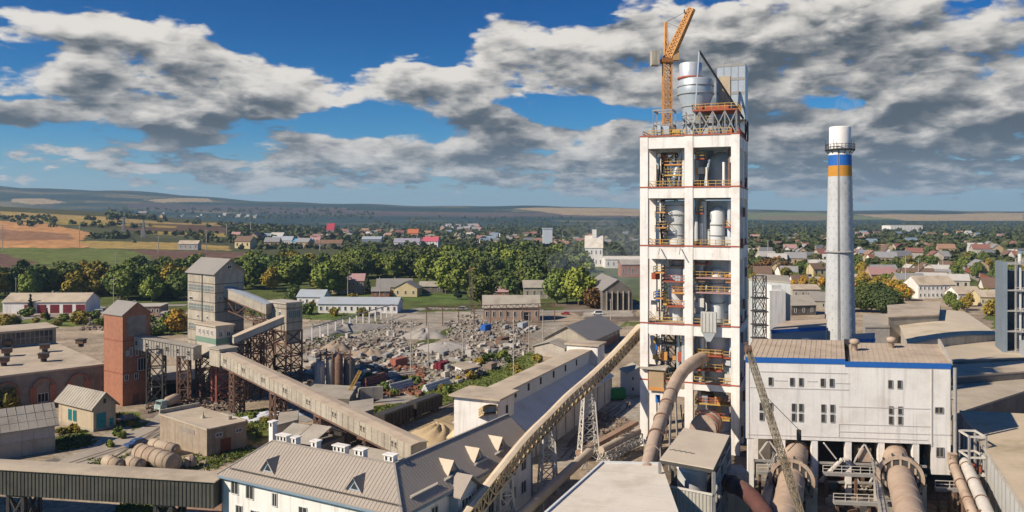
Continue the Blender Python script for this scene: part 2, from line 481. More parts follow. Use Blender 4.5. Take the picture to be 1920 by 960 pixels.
# ------------------------------------------------------------------ ground and hills: one height field, colours laid out as fields in plan
def sstep(x, a, b):
    t = np.clip((x - a) / (b - a), 0, 1); return t * t * (3 - 2 * t)
U_PX = [-1500, -200, 0, 200, 420, 600, 800, 1200, 1920, 3500]
HILL = [110, 92, 76, 60, 30, 6, 0, 0, 0, 0]                    # near left hillside, height at 2300 m
RIDGE = [285, 262, 250, 226, 188, 150, 128, 108, 80, 80]        # far ridge, height at 6200 m
def terr(x, y):
    x = np.asarray(x, float); y = np.asarray(y, float)
    px = 960 + F * x / np.maximum(y, 1)
    h = np.interp(px, U_PX, HILL) * sstep(y, 520, 2400)
    h = h * (1 - 0.75 * sstep(y, 2500, 3300))
    r = np.interp(px, U_PX, RIDGE)
    roll = 1 + 0.05 * np.sin(x / 610 + 1.3) + 0.035 * np.sin(x / 240 + y / 900) + .02 * np.sin(x / 97)
    h = h + r * roll * sstep(y, 3200, 6400) ** 1.15
    return h
def tz(x, y): return float(terr(x, y))
def hit(px, py):
    """photo pixel -> first point of the terrain on that line of sight"""
    y = np.exp(np.linspace(math.log(90), math.log(9000), 4000))
    x = (px - 960) / F * y; z = H - (py - YH) / F * y
    d = z - terr(x, y)
    i = np.argmax(d < 0) if (d < 0).any() else len(y) - 1
    return Vector((x[i], y[i], float(terr(x[i], y[i]))))

def vnoise(x, y, s, seed):
    """value noise for plan colours"""
    r = np.random.RandomState(seed).rand(128, 128)
    X, Y = x / s, y / s
    i, j = np.floor(X).astype(int), np.floor(Y).astype(int); fx, fy = X - i, Y - j
    fx = fx * fx * (3 - 2 * fx); fy = fy * fy * (3 - 2 * fy)
    g = lambda a, b: r[a % 128, b % 128]
    return (g(i, j) * (1 - fx) + g(i + 1, j) * fx) * (1 - fy) + (g(i, j + 1) * (1 - fx) + g(i + 1, j + 1) * fx) * fy

def inpoly(x, y, poly):
    c = np.zeros(x.shape, bool); n = len(poly)
    for i in range(n):
        x0, y0 = poly[i]; x1, y1 = poly[(i + 1) % n]
        if y0 == y1: continue
        c ^= ((y0 > y) != (y1 > y)) & (x < (x1 - x0) * (y - y0) / (y1 - y0) + x0)
    return c

C_GRASS = (0.09, 0.11, 0.032); C_GREEN = (0.125, 0.15, 0.04); C_ORANGE = (0.46, 0.24, 0.10); C_DRY = (0.33, 0.235, 0.08); C_PLOUGH = (0.145, 0.085, 0.062)
C_SCRUB = (0.075, 0.075, 0.03); C_WOOD = (0.016, 0.040, 0.040); C_STUB = (0.34, 0.26, 0.15); C_DIRT = (0.33, 0.265, 0.19); C_GREY = (0.33, 0.295, 0.245); C_DKDIRT = (0.16, 0.125, 0.095); C_SAND = (0.40, 0.30, 0.18)
# fields, far to near: colour and outline in photo pixels, thrown on to the terrain
FIELDS = [
    (C_STUB, [(20, 373), (80, 372), (125, 380), (60, 384), (25, 379)]), (C_STUB, [(270, 375), (390, 372), (400, 379), (300, 380)]),
    ((0.075, 0.062, 0.066), [(240, 381), (480, 386), (960, 397), (960, 408), (400, 396), (240, 390)]),
    ((0.10, 0.08, 0.07), [(560, 388), (950, 399), (1200, 402), (1200, 409), (700, 400)]),
    (C_WOOD, [(440, 383), (560, 383), (560, 388), (440, 387)]), (C_WOOD, [(655, 388), (960, 394), (960, 398), (655, 394)]),
    (C_STUB, [(960, 391), (1200, 392), (1200, 405), (1060, 403)]), ((0.28, 0.2, 0.11), [(1040, 396), (1200, 398), (1200, 401)]),
    (C_STUB, [(1600, 402), (1920, 400), (1920, 414), (1700, 414)]), ((0.15, 0.17, 0.07), [(1400, 398), (1560, 400), (1700, 412), (1400, 412)]), ((0.18, 0.15, 0.08), [(1420, 404), (1560, 405), (1540, 413), (1430, 413)]),
    (C_WOOD, [(1390, 416), (1930, 417), (1930, 437), (1390, 438)]),
    (C_SCRUB, [(0, 386), (200, 398), (600, 425), (600, 442), (300, 440), (0, 412)]),
    (C_DRY, [(0, 396), (110, 402), (330, 418), (470, 420), (590, 428), (600, 436), (330, 430), (110, 420), (0, 410)]),
    ((0.115, 0.07, 0.045), [(230, 418), (420, 424), (560, 434), (470, 440), (230, 432)]),
    ((0.30, 0.22, 0.05), [(110, 416), (330, 424), (330, 428), (110, 421)]), ((0.33, 0.24, 0.06), [(280, 434), (600, 443), (560, 450), (280, 440)]),
    (C_ORANGE, [(-400, 400), (0, 414), (95, 420), (170, 437), (150, 452), (190, 463), (0, 468), (-400, 470)]),
    ((0.26, 0.14, 0.075), [(-300, 428), (0, 430), (130, 438), (140, 449), (0, 452), (-300, 450)]),
    (C_DRY, [(150, 452), (330, 455), (430, 462), (430, 470), (170, 466)]),
    (C_GREEN, [(-300, 462), (0, 464), (190, 466), (290, 474), (280, 490), (160, 506), (60, 492), (-300, 474)]),
    (C_PLOUGH, [(250, 468), (480, 474), (480, 490), (290, 486)]), (C_PLOUGH, [(-300, 472), (0, 474), (70, 494), (40, 510), (-300, 500)]),
    ((0.10, 0.14, 0.035), [(570, 560), (730, 585), (700, 615), (580, 640)]), ((0.09, 0.13, 0.035), [(720, 548), (900, 552), (890, 566), (720, 570)]),
    # the plant: bare yards, tracks, grass strips
    (C_DIRT, [(-500, 600), (240, 575), (600, 600), (1000, 590), (1300, 560), (2200, 560), (3000, 980), (-1200, 980)]),
    ((0.30, 0.265, 0.215), [(570, 610), (760, 585), (1020, 580), (1060, 610), (990, 690), (780, 760), (560, 750)]),
    ((0.30, 0.25, 0.19), [(700, 640), (860, 625), (880, 650), (760, 690)]),
    (C_GRASS, [(575, 640), (690, 612), (700, 618), (580, 652)]), (C_GRASS, [(640, 700), (860, 612), (872, 616), (650, 712)]), (C_GREEN, [(700, 735), (880, 668), (890, 676), (720, 745)]), ((0.2, 0.165, 0.125), [(760, 660), (980, 600), (990, 606), (780, 672)]),
    (C_GREEN, [(770, 735), (870, 715), (1000, 660), (1015, 675), (900, 745), (800, 765)]),
    ((0.16, 0.105, 0.065), [(840, 760), (900, 735), (1000, 690), (985, 715), (900, 765)]),
    (C_GRASS, [(690, 765), (760, 757), (790, 768), (720, 798)]), (C_SAND, [(770, 800), (830, 762), (900, 765), (940, 760), (880, 850), (770, 860)]),
    (C_GRASS, [(440, 775), (520, 765), (530, 805), (440, 808)]), ((0.35, 0.25, 0.10), [(462, 808), (520, 800), (510, 830), (462, 828)]),
    (C_GREEN, [(215, 775), (255, 778), (262, 790), (215, 805)]), (C_GRASS, [(105, 818), (165, 815), (185, 830), (105, 848)]), (C_GREEN, [(110, 800), (160, 806), (160, 818), (108, 812)]),
    ((0.36, 0.31, 0.25), [(190, 815), (300, 775), (330, 800), (280, 835), (180, 850)]), ((0.22, 0.2, 0.18), [(60, 868), (190, 832), (240, 850), (160, 890), (60, 892)]),
    (C_GREEN, [(230, 945), (300, 935), (320, 965), (200, 970)]), ((0.30, 0.19, 0.13), [(330, 925), (425, 925), (425, 985), (330, 985)]),
    (C_GREY, [(1060, 790), (1145, 755), (1200, 745), (1200, 830), (1090, 880), (1040, 880)]), (C_DKDIRT, [(1090, 780), (1145, 775), (1100, 830), (1060, 840)]),
    (C_DKDIRT, [(1200, 840), (1400, 820), (1830, 870), (1900, 985), (1200, 985)]),
    (C_GREEN, [(1850, 590), (1885, 588), (1890, 620), (1850, 615)]), ((0.28, 0.17, 0.09), [(700, 690), (790, 700), (770, 730), (690, 735)]),
    (C_DKDIRT, [(1040, 570), (1190, 560), (1195, 600), (1120, 610)]), (C_GREY, [(1100, 585), (1190, 582), (1190, 592), (1080, 594)]),
    (C_GREEN, [(0, 600), (150, 596), (240, 606), (160, 612), (0, 614)]), (C_GRASS, [(245, 600), (350, 590), (350, 630), (270, 632)]), (C_GREEN, [(440, 812), (470, 800), (520, 812), (480, 826)]), (C_GRASS, [(430, 850), (470, 838), (478, 850), (430, 866)]), (C_GRASS, [(225, 800), (275, 790), (290, 798), (230, 812)]),
    ((0.20, 0.16, 0.12), [(250, 770), (420, 760), (440, 800), (330, 790), (250, 790)]), ((0.38, 0.33, 0.25), [(100, 850), (190, 838), (250, 812), (300, 800), (280, 850), (120, 875)]), ((0.17, 0.14, 0.11), [(580, 660), (690, 640), (760, 680), (700, 730), (580, 720)]), ((0.24, 0.19, 0.14), [(860, 600), (1010, 600), (1000, 640), (900, 660)]),
    (C_GREEN, [(1160, 605), (1200, 604), (1200, 612), (1160, 612)]),
]

def build_ground():
    us = np.linspace(-1.35, 1.35, 1250)
    ys = np.concatenate([np.linspace(15, 95, 16)[:-1], np.exp(np.linspace(math.log(95), math.log(14000), 600))])
    YY, UU = np.meshgrid(ys, us, indexing='ij')
    XX = UU * YY
    ZZ = terr(XX, YY)
    x, y = XX.ravel(), YY.ravel()
    dist = np.hypot(x, y)
    # warped plan positions, so field edges are not ruler-straight
    wx = x + (vnoise(x, y, 14, 1) - .5) * np.minimum(9, dist * .02); wy = y + (vnoise(x, y, 14, 2) - .5) * np.minimum(12, dist * .03)
    col = np.tile(np.array(C_GRASS), (x.size, 1))
    n = vnoise(x, y, 160, 3)
    far = y > 900
    col[far] = np.array((0.075, 0.08, 0.035)) * (0.7 + 0.6 * n[far, None])
    hill = y > 3200
    px = 960 + F * x / y
    # far slopes: woods with strip fields between
    k = vnoise(x * 1.0, y * 2.2, 420, 5) + .35 * vnoise(x, y * 2, 130, 6)
    bands = [(0.0, C_WOOD), (0.66, (0.03, 0.055, 0.045)), (0.86, (0.075, 0.08, 0.055)), (1.02, (0.15, 0.13, 0.075))]  # slope tones tinted teal, distance haze put into the colour
    for lo, c in bands: col[hill & (k > lo)] = c
    for c, poly in FIELDS:
        pts = [hit(a, max(b, 350))[:2] for a, b in poly]
        xs, yl = [p[0] for p in pts], [p[1] for p in pts]
        box = (wx > min(xs)) & (wx < max(xs)) & (wy > min(yl)) & (wy < max(yl))
        idx = np.nonzero(box)[0]
        sel = idx[inpoly(wx[idx], wy[idx], pts)]
        col[sel] = c
    q = 0.8 + 0.4 * vnoise(x, y, 9, 8) * (0.6 + 0.8 * vnoise(x, y, 45, 9))
    col = col * q[:, None]
    nu = len(us)
    cut = int(np.searchsorted(ys, 3000))
    M = bpy.data.materials.new('ground_cover'); M.use_nodes = True
    t = M.node_tree; N = NT(t); b = t.nodes['Principled BSDF']
    at = t.nodes.new('ShaderNodeVertexColor'); at.layer_name = 'cover'
    pos = t.nodes.new('ShaderNodeNewGeometry').outputs['Position']
    f = N.lin(N.m('ADD', N.m('MULTIPLY', N.noise(pos, 0.9, 5, 0.65), 0.55), N.m('MULTIPLY', N.noise(pos, 0.12, 5, 0.6), 0.45)), 0.34, 0.66, 0.45, 1.55)
    c = N.mix(1.0, at.outputs[0], N.comb(f, f, f), 'MULTIPLY')
    N.put(b.inputs['Base Color'], c); b.inputs['Roughness'].default_value = 0.95; b.inputs['Specular IOR Level'].default_value = 0.1
    for name, r0, r1 in (('ground', 0, cut + 1), ('hills', cut, len(ys))):
        nr = r1 - r0
        me = bpy.data.meshes.new(name)
        vs = np.stack([XX[r0:r1].ravel(), YY[r0:r1].ravel(), ZZ[r0:r1].ravel()], 1)
        i = (np.arange(nr - 1)[:, None] * nu + np.arange(nu - 1)[None, :]).ravel()
        fs = np.stack([i, i + 1, i + 1 + nu, i + nu], 1)
        me.vertices.add(len(vs)); me.vertices.foreach_set('co', vs.ravel())
        me.loops.add(fs.size); me.loops.foreach_set('vertex_index', fs.ravel())
        me.polygons.add(len(fs)); me.polygons.foreach_set('loop_start', np.arange(0, fs.size, 4))
        me.polygons.foreach_set('use_smooth', np.ones(len(fs), bool))
        me.update(calc_edges=True)
        ca = me.color_attributes.new('cover', 'FLOAT_COLOR', 'POINT')
        cc = np.ones((len(vs), 4)); cc[:, :3] = col[r0 * nu:r1 * nu]
        ca.data.foreach_set('color', cc.ravel())
        me.materials.append(M)
        structure(name, me, None)
build_ground()

# haze: pale even air round the camera and the whole scene
def build_haze():
    mb = MB(); mb.prism([(-20500, -60), (20500, -60), (20500, 14200), (-20500, 14200)], -2, 420)
    M = bpy.data.materials.new('haze_air'); M.use_nodes = True
    t = M.node_tree; t.nodes.clear()
    v = t.nodes.new('ShaderNodeVolumePrincipled'); o = t.nodes.new('ShaderNodeOutputMaterial')
    v.inputs['Color'].default_value = (0.50, 0.74, 1.0, 1)
    v.inputs['Density'].default_value = 0.000065
    v.inputs['Anisotropy'].default_value = 0.1
    t.links.new(v.outputs[0], o.inputs['Volume'])
    structure('haze', mb, M, 'stuff')
build_haze()
# ------------------------------------------------------------------ builders for buildings
def gable(fr, u0, u1, v0, v1, z0, ze, zr, along='u', over=0.5, th=0.22):
    """walls and roof of a gabled building; the ridge runs along u or v"""
    w, r = MB(), MB()
    if along == 'u':
        vm = (v0 + v1) / 2
        w.box(fr, u0, u1, v0, v1, z0, ze)
        for u in (u0, u1): w.face(*([fr(u, v0, ze), fr(u, v1, ze), fr(u, vm, zr)][::1 if u == u1 else -1]))
        s = (zr - ze) / (vm - v0); ed = ze - s * over
        for a, b in ((v0 - over, vm), (v1 + over, vm)):
            lo = [fr(u0 - over, a, ed), fr(u1 + over, a, ed), fr(u1 + over, b, zr), fr(u0 - over, b, zr)]
            r.add(lo + [p + Vector((0, 0, th)) for p in lo], [(0, 1, 2, 3), (4, 5, 6, 7), (0, 1, 5, 4), (1, 2, 6, 5), (2, 3, 7, 6), (3, 0, 4, 7)])
        return w, r
    f2 = Fr(fr.o.x, fr.o.y, 0); f2.u = fr.v; f2.v = -fr.u
    return gable(f2, v0, v1, -u1, -u0, z0, ze, zr, 'u', over, th)

def slab_roof(mb, fr, u0, u1, v0, v1, z, th=0.4, over=0.3):
    return mb.box(fr, u0 - over, u1 + over, v0 - over, v1 + over, z, z + th)

def win(root, p, d, w, h, fm=None, gm=None, name='window', mull=1, out=0.05, bar_t=0.12):
    """framed window on a facade: p lower left corner, d direction along the wall seen from outside"""
    p, d = Vector(p), Vector(d).normalized(); nrm = Vector((d.y, -d.x, 0)); up = Vector((0, 0, 1))
    g = MB(); q = p + nrm * .02
    a = [q, q + d * w, q + d * w + up * h, q + up * h]
    g.add(a + [x - nrm * .1 for x in a], [(0, 1, 2, 3), (7, 6, 5, 4), (0, 4, 5, 1), (1, 5, 6, 2), (2, 6, 7, 3), (3, 7, 4, 0)])
    o = part(name, g, gm or M_glass, root)
    f = MB(); q = p + nrm * out
    t = bar_t
    f.bar(q, q + d * w, t, t); f.bar(q + up * h, q + up * h + d * w, t, t); f.bar(q, q + up * h, t, t); f.bar(q + d * w, q + d * w + up * h, t, t)
    for i in range(mull): f.bar(q + d * w * (i + 1) / (mull + 1), q + d * w * (i + 1) / (mull + 1) + up * h, t * .7, t * .7)
    part('window_frame', f, fm or M_frame, o)
    return o

def wrow(root, fr, axis, at, cs, z, w, h, flip=False, **k):
    """row of windows on the wall v = at (axis u) or u = at (axis v)"""
    for c in cs:
        if axis == 'u':
            p, d = fr(c - w / 2, at, z), fr.u
            if flip: p, d = fr(c + w / 2, at, z), -fr.u
        else:
            p, d = fr(at, c - w / 2, z), fr.v
            if flip: p, d = fr(at, c + w / 2, z), -fr.v
        win(root, p, d, w, h, **k)

def door(root, p, d, w, h, m, handle=True, name='door'):
    p, d = Vector(p), Vector(d).normalized(); nrm = Vector((d.y, -d.x, 0)); up = Vector((0, 0, 1))
    g = MB(); a = p + nrm * .05; q = [a, a + d * w, a + d * w + up * h, a + up * h]
    g.add(q + [x - nrm * .12 for x in q], [(0, 1, 2, 3), (7, 6, 5, 4), (0, 4, 5, 1), (1, 5, 6, 2), (2, 6, 7, 3), (3, 7, 4, 0)])
    for i in range(3):
        z = up * h * (.15 + .35 * i); g.bar(a + z + nrm * .03, a + z + d * w + nrm * .03, .08)
    o = part(name, g, m, root)
    if handle:
        hb = MB(); hb.bar(p + d * w * .52 + nrm * .14 + up * h * .45, p + d * w * .52 + nrm * .14 + up * (h * .45 + .35), .1); part('handle', hb, M_dark, o)
    return o

def trestle(name, label, cat, fr, w, d, z0, z1, bays, m, t=0.35, taper=1.0, group=None, extra=None):
    """four-legged braced trestle standing at fr(0,0)"""
    root = thing(name, label, cat, fr(0, 0, z0), group)
    def c(k, f, s=0): 
        q = taper + (1 - taper) * f
        i, j = ((-1, -1), (1, -1), (1, 1), (-1, 1))[k % 4]
        return fr(i * w / 2 * q, j * d / 2 * q, z0 + (z1 - z0) * f)
    for k in range(4):
        l = MB(); l.bar(c(k, 0), c(k, 1), t); part('leg', l, m, root)
    b = MB()
    for i in range(bays):
        f0, f1 = i / bays, (i + 1) / bays
        for k in range(4):
            b.bar(c(k, f0), c(k + 1, f1), t * .55); b.bar(c(k + 1, f0), c(k, f1), t * .55)
            b.bar(c(k, f1), c(k + 1, f1), t * .8)
    part('brace', b, m, root)
    p = MB()
    for k in range(4): q = c(k, 0); p.prism([(q.x - .5, q.y - .5), (q.x + .5, q.y - .5), (q.x + .5, q.y + .5), (q.x - .5, q.y + .5)], z0 - .3, z0 + .35)
    part('footing', p, M_conc, root)
    return root

def gallery(name, label, A, B, w, h, wm, rm, nwin=0, truss=None, wz=0.5, ww=0.5, wh=0.9, pairs=False, ribs=0, ribm=None, group=None, side=-1, roofh=0.35):
    """enclosed conveyor gallery from A to B (centres of the floor)"""
    A, B = Vector(A), Vector(B)
    root = thing(name, label, 'conveyor gallery', (A + B) / 2, group)
    d = Vector((B.x - A.x, B.y - A.y, 0)).normalized(); n = Vector((d.y, -d.x, 0)); up = Vector((0, 0, 1))
    def q(f, s, z): return A.lerp(B, f) + n * s * w / 2 + up * z
    def shell(mb, s0, s1, z0, z1, f0=0, f1=1):
        vs = [q(f0, s0, z0), q(f1, s0, z0), q(f1, s1, z0), q(f0, s1, z0), q(f0, s0, z1), q(f1, s0, z1), q(f1, s1, z1), q(f0, s1, z1)]
        mb.add(vs, [(0, 1, 2, 3), (7, 6, 5, 4), (0, 4, 5, 1), (1, 5, 6, 2), (2, 6, 7, 3), (3, 7, 4, 0)])
    b = MB(); shell(b, -1, 1, 0, h); part('wall', b, wm, root)
    r = MB()
    ov = 1.12
    vs = []
    for f in (-.005, 1.005): vs += [q(f, -ov, h), q(f, ov, h), q(f, ov, h + .12), q(f, 0, h + roofh), q(f, -ov, h + .12)]
    r.add(vs, [(0, 1, 2, 3, 4), (9, 8, 7, 6, 5), (0, 5, 6, 1), (1, 6, 7, 2), (2, 7, 8, 3), (3, 8, 9, 4), (4, 9, 5, 0)])
    part('roof', r, rm, root)
    # panel joints as thin proud battens on both sides
    if ribs:
        rb = MB()
        for i in range(ribs + 1):
            f = i / ribs
            for s in (-1, 1): rb.bar(q(f, s * 1.02, 0), q(f, s * 1.02, h), .09)
        for s in (-1, 1):
            if ribs < 60: rb.bar(q(0, s * 1.02, h * .5), q(1, s * 1.02, h * .5), .08)
        part('panel_batten', rb, ribm or wm, root)
    L = (B - A).length
    for i in range(nwin):
        fs = [(i + .5) / nwin] if not pairs else [(i + .5) / nwin - .5 / L, (i + .5) / nwin + .5 / L]
        for f in fs:
            g = MB(); p = q(f, side * 1.0, h * wz)
            dd = (B - A).normalized()
            a = [p - dd * ww / 2, p + dd * ww / 2, p + dd * ww / 2 + up * wh, p - dd * ww / 2 + up * wh]
            o = n * side * .03
            g.add([x + o for x in a] + [x - o * 3 for x in a], [(0, 1, 2, 3), (7, 6, 5, 4), (0, 4, 5, 1), (1, 5, 6, 2), (2, 6, 7, 3), (3, 7, 4, 0)])
            wo = part('window', g, M_black, root)
            fb = MB(); o = n * side * .06
            for k in range(4): fb.bar(a[k] + o, a[(k + 1) % 4] + o, .08)
            part('window_frame', fb, wm, wo)
    if truss:
        tb = MB(); depth, m = truss; k = max(2, int(L / 3.2))
        for s in (-1, 1):
            tb.bar(q(0, s, -.15), q(1, s, -.15), .25); tb.bar(q(0, s, -depth), q(1, s, -depth), .25)
            for i in range(k):
                f0, f1 = i / k, (i + 1) / k
                tb.bar(q(f0, s, -.15), q(f0, s, -depth), .16)
                tb.bar(q(f0, s, -.15 if i % 2 else -depth), q(f1, s, -depth if i % 2 else -.15), .18)
            tb.bar(q(1, s, -.15), q(1, s, -depth), .16)
        for i in range(k + 1): tb.bar(q(i / k, -1, -depth), q(i / k, 1, -depth), .14)
        part('truss', tb, m, root)
    return root

# ------------------------------------------------------------------ left: factory hall
def factory_hall():
    fr = Fr(-107.7, 212, 43)
    root = thing('factory_hall', 'long flat roofed factory hall with red brick arches in its grey wall', 'factory', fr(-30, 0, 0))
    w = MB(); w.box(fr, -75, 0, 0, 62, 0, 8.6); part('wall', w, M_brickdk, root)
    r = MB(); slab_roof(r, fr, -75, 0, 0, 62, 8.6, .45, .35); part('roof', r, M_dust, root)
    # brick piers and arches round bricked-up bays
    for i in range(8):
        u = -4 - i * 8
        b = MB(); b.box(fr, u - .7, u + .7, -.25, .0, 0, 5.4)
        b.box(fr, u - 5.0 - .1, u - 3.6, -.25, 0, 0, 5.2)
        for k in range(9):
            a0, a1 = math.pi * k / 9, math.pi * (k + 1) / 9
            c = u - 2.2
            b.bar(fr(c + 2.2 * math.cos(a0), -.12, 5.2 + 2.0 * math.sin(a0)), fr(c + 2.2 * math.cos(a1), -.12, 5.2 + 2.0 * math.sin(a1)), 1.15, .3)
        part('brick_arch', b, M_brick, root)
        win(root, fr(u - 3.4, 0, 1.2), fr.u, 2.4, 2.2, gm=M_black, mull=2)
    # monitor: raised glazed strip across the roof
    m = MB(); m.box(fr, -75, 0, 47, 61, 9.05, 13.6); part('monitor_wall', m, M_slate, root)
    g = MB(); g.box(fr, -74, -1, 46.9, 47, 9.6, 13.2); part('monitor_glazing', g, M_glass, root)
    mu = MB()
    for i in range(60): mu.box(fr, -74 + i * 1.24 - .08, -74 + i * 1.24 + .08, 46.8, 46.9, 9.6, 13.2)
    mu.box(fr, -74, -1, 46.8, 46.88, 11.3, 11.45)
    part('glazing_bar', mu, M_slate, root)
    mr = MB(); slab_roof(mr, fr, -75, 0, 47, 61, 13.6, .4, .6); part('monitor_roof', mr, M_dust, root)
factory_hall()

# black roof ventilators on the hall
def vent_proto(loc, label):
    root = thing('roof_ventilator', label, 'ventilator', loc, 'black ventilators on the factory hall roof')
    b = MB(); b.lathe(loc, [(.75, loc[2]), (.75, loc[2] + 1.0)], 10); part('shaft', b, M_dark, root)
    c = MB(); c.prism([(loc[0] - 1.1, loc[1] - 1.1), (loc[0] + 1.1, loc[1] - 1.1), (loc[0] + 1.1, loc[1] + 1.1), (loc[0] - 1.1, loc[1] + 1.1)], loc[2] + 1.0, loc[2] + 2.1); part('louvre_box', c, M_rust, root)
    t = MB(); t.prism([(loc[0] - 1.3, loc[1] - 1.3), (loc[0] + 1.3, loc[1] - 1.3), (loc[0] + 1.3, loc[1] + 1.3), (loc[0] - 1.3, loc[1] + 1.3)], loc[2] + 2.1, loc[2] + 2.3); part('cap', t, M_dark, root)
    return root
V0 = None
for px, py, lb in ((152, 650, 'lone black roof ventilator nearest the brick tower'), (84, 660, 'black roof ventilator behind another in the middle of the hall roof'), (82, 678, 'black roof ventilator in front of its twin in the middle of the hall roof'),
                   (13, 668, 'black roof ventilator at the left picture edge, farther of the pair'), (7, 686, 'black roof ventilator at the left picture edge, nearer of the pair'), (15, 652, 'small black roof ventilator behind the pair at the left edge')):
    p = G(px, py, 9.05)
    if V0 is None: V0 = vent_proto(p, lb)
    else: dup(V0, p, 0.3, label=lb)
V0['label'] = 'lone black roof ventilator nearest the brick tower'

# ------------------------------------------------------------------ brick tower
def brick_tower():
    fr, a, b = corner(230, 202.6, 195, 282, 55)
    root = thing('brick_tower', 'red brick tower with grey gabled roof beside the factory hall', 'tower', fr(0, 0, 0))
    w, r = gable(fr, 0, a, 0, b, 0, 23.0, 25.8, 'v', .35)
    part('wall', w, M_brick, root); part('roof', r, M_metal, root)
    bd = MB()
    for z in (8, 16.2): bd.box(fr, -.06, a + .06, -.06, b + .06, z, z + .35)
    part('string_course', bd, mat('dark_brick', (0.27, 0.10, 0.06), .2), root)
    g = MB(); g.box(fr, 1.2, a - 1.2, -.08, 0, 17.5, 22.5); part('plaster_panel', g, M_brickdk, root)
    wrow(root, fr, 'u', 0, (2.2, 3.8, 5.4), 12.3, .7, 2.2, gm=M_black)
    wrow(root, fr, 'u', 0, (1.2,), 12.6, .5, 1.2, gm=M_black)
    wrow(root, fr, 'u', 0, (1.0, 3.6), 6.4, 1.0, 1.4, gm=M_black)
    win(root, fr(4.0, 0, 8.3), fr.u, 2.2, 3.2, gm=M_black, mull=2)
    door(root, fr(2.6, 0, 0), fr.u, 1.6, 2.6, M_rust)
    rl = MB()
    for k in range(3): rl.box(fr, a * .5 - .3 + k * .3, a * .5 - .2 + k * .3, 1, 1.2, 25.6, 26.4)
    part('roof_rail', rl, M_metal, root)
brick_tower()

# ------------------------------------------------------------------ concrete tower
def concrete_tower():
    fr, a, b = corner(403, 222, 352, 457, 50)
    root = thing('concrete_tower', 'tall weathered concrete tower with gabled grey roof and window bands', 'tower', fr(0, 0, 0))
    w, r = gable(fr, 0, a, 0, b, 0, 32.2, 35.8, 'v', .6)
    part('wall', w, M_conc, root); part('roof', r, M_metal, root)
    for i, (z, hh) in enumerate(((29.0, .25), (26.5, .25), (23.8, .25), (21.2, .25), (18.4, .25), (15.5, .25), (12.5, .25))):
        jb = MB(); jb.box(fr, -.05, a + .05, -.05, b + .05, z, z + hh); part('panel_joint', jb, M_concdk, root)
    for z in (27.0, 21.6, 15.9):
        g = MB(); g.box(fr, -.04, 0.0, .6, b - .6, z, z + 1.5); o = part('window', g, mat('dusty_glass', (.16, .19, .185), .3, .8, rough=.3), root)
        f = MB()
        for k in range(10): f.box(fr, -.09, -.04, .6 + (b - 1.2) * k / 9 - .07, .6 + (b - 1.2) * k / 9 + .07, z, z + 1.5)
        f.box(fr, -.09, -.04, .6, b - .6, z + .7, z + .82)
        part('window_frame', f, M_conclt, o)
    wrow(root, fr, 'v', 0, (b - 2,), 24.0, 1.8, .9, flip=True, gm=M_black)
    wrow(root, fr, 'v', 0, (4, 9), 19.2, .9, .8, flip=True, gm=M_black)
    wrow(root, fr, 'u', 0, (4.4,), 33.2, 1.3, 1.0, gm=M_black)
    wrow(root, fr, 'u', 0, (1.6, 6.5), 24.5, .8, 1.2, gm=M_black); wrow(root, fr, 'u', 0, (1.6,), 17, .8, 1.2, gm=M_black)
    dp = MB(); dp.tube([fr(-.15, b * .45, 2), fr(-.15, b * .45, 32)], .12, 6); part('downpipe', dp, M_rust, root)
    return fr, a, b
concrete_tower()

# ------------------------------------------------------------------ junction house on its trestle, transfer house, galleries
def junction_house():
    fr, a, b = corner(405, 205, 367, 438, 50)
    root = thing('junction_house', 'boxy concrete conveyor house with a green band, raised on steel legs', 'conveyor house', fr(0, 0, 11.7))
    w = MB(); w.box(fr, 0, a, 0, b, 11.8, 19.6); part('wall', w, M_conclt, root)
    g = MB(); g.box(fr, -.05, a + .05, -.05, b + .05, 15.2, 16.6); part('green_band', g, mat('faded_green', (.16, .25, .19), .15), root)
    r = MB(); slab_roof(r, fr, 0, a, 0, b, 19.6, .35, .35); part('roof', r, M_dust, root)
    f = MB(); f.box(fr, -.2, a + .2, -.2, b + .2, 11.2, 11.8); part('floor_frame', f, M_rust, root)
    wrow(root, fr, 'v', 0, (2, 4, 6, 8), 17.4, .9, 1.2, flip=True, gm=mat('dusty_pink_glass', (.30, .2, .17), .2))
    wrow(root, fr, 'u', 0, (1.3, 3.4), 17.0, 1.1, 1.4, gm=M_glass); wrow(root, fr, 'u', 0, (2.5,), 12.6, 1.4, 1.6, gm=M_black)
    door(root, fr(0, b * .2, 11.8), -fr.v, .9, 2.2, M_dark)
    for (cu, cv, lb) in ((a * .5, b * .12, 'front'), (a * .5, b * .9, 'rear')):
        f2 = Fr(fr(cu, cv).x, fr(cu, cv).y, 50)
        trestle('steel_trestle', ('rusty red braced steel legs under the front of the green banded conveyor house' if lb == 'front' else 'brown braced steel legs under the rear of the green banded conveyor house'), 'trestle', f2, a * .95, 2.2, 0, 11.2, 3, M_rustred if lb == 'front' else M_rust, .4)
    return fr, a, b
JF, JA, JB = junction_house()

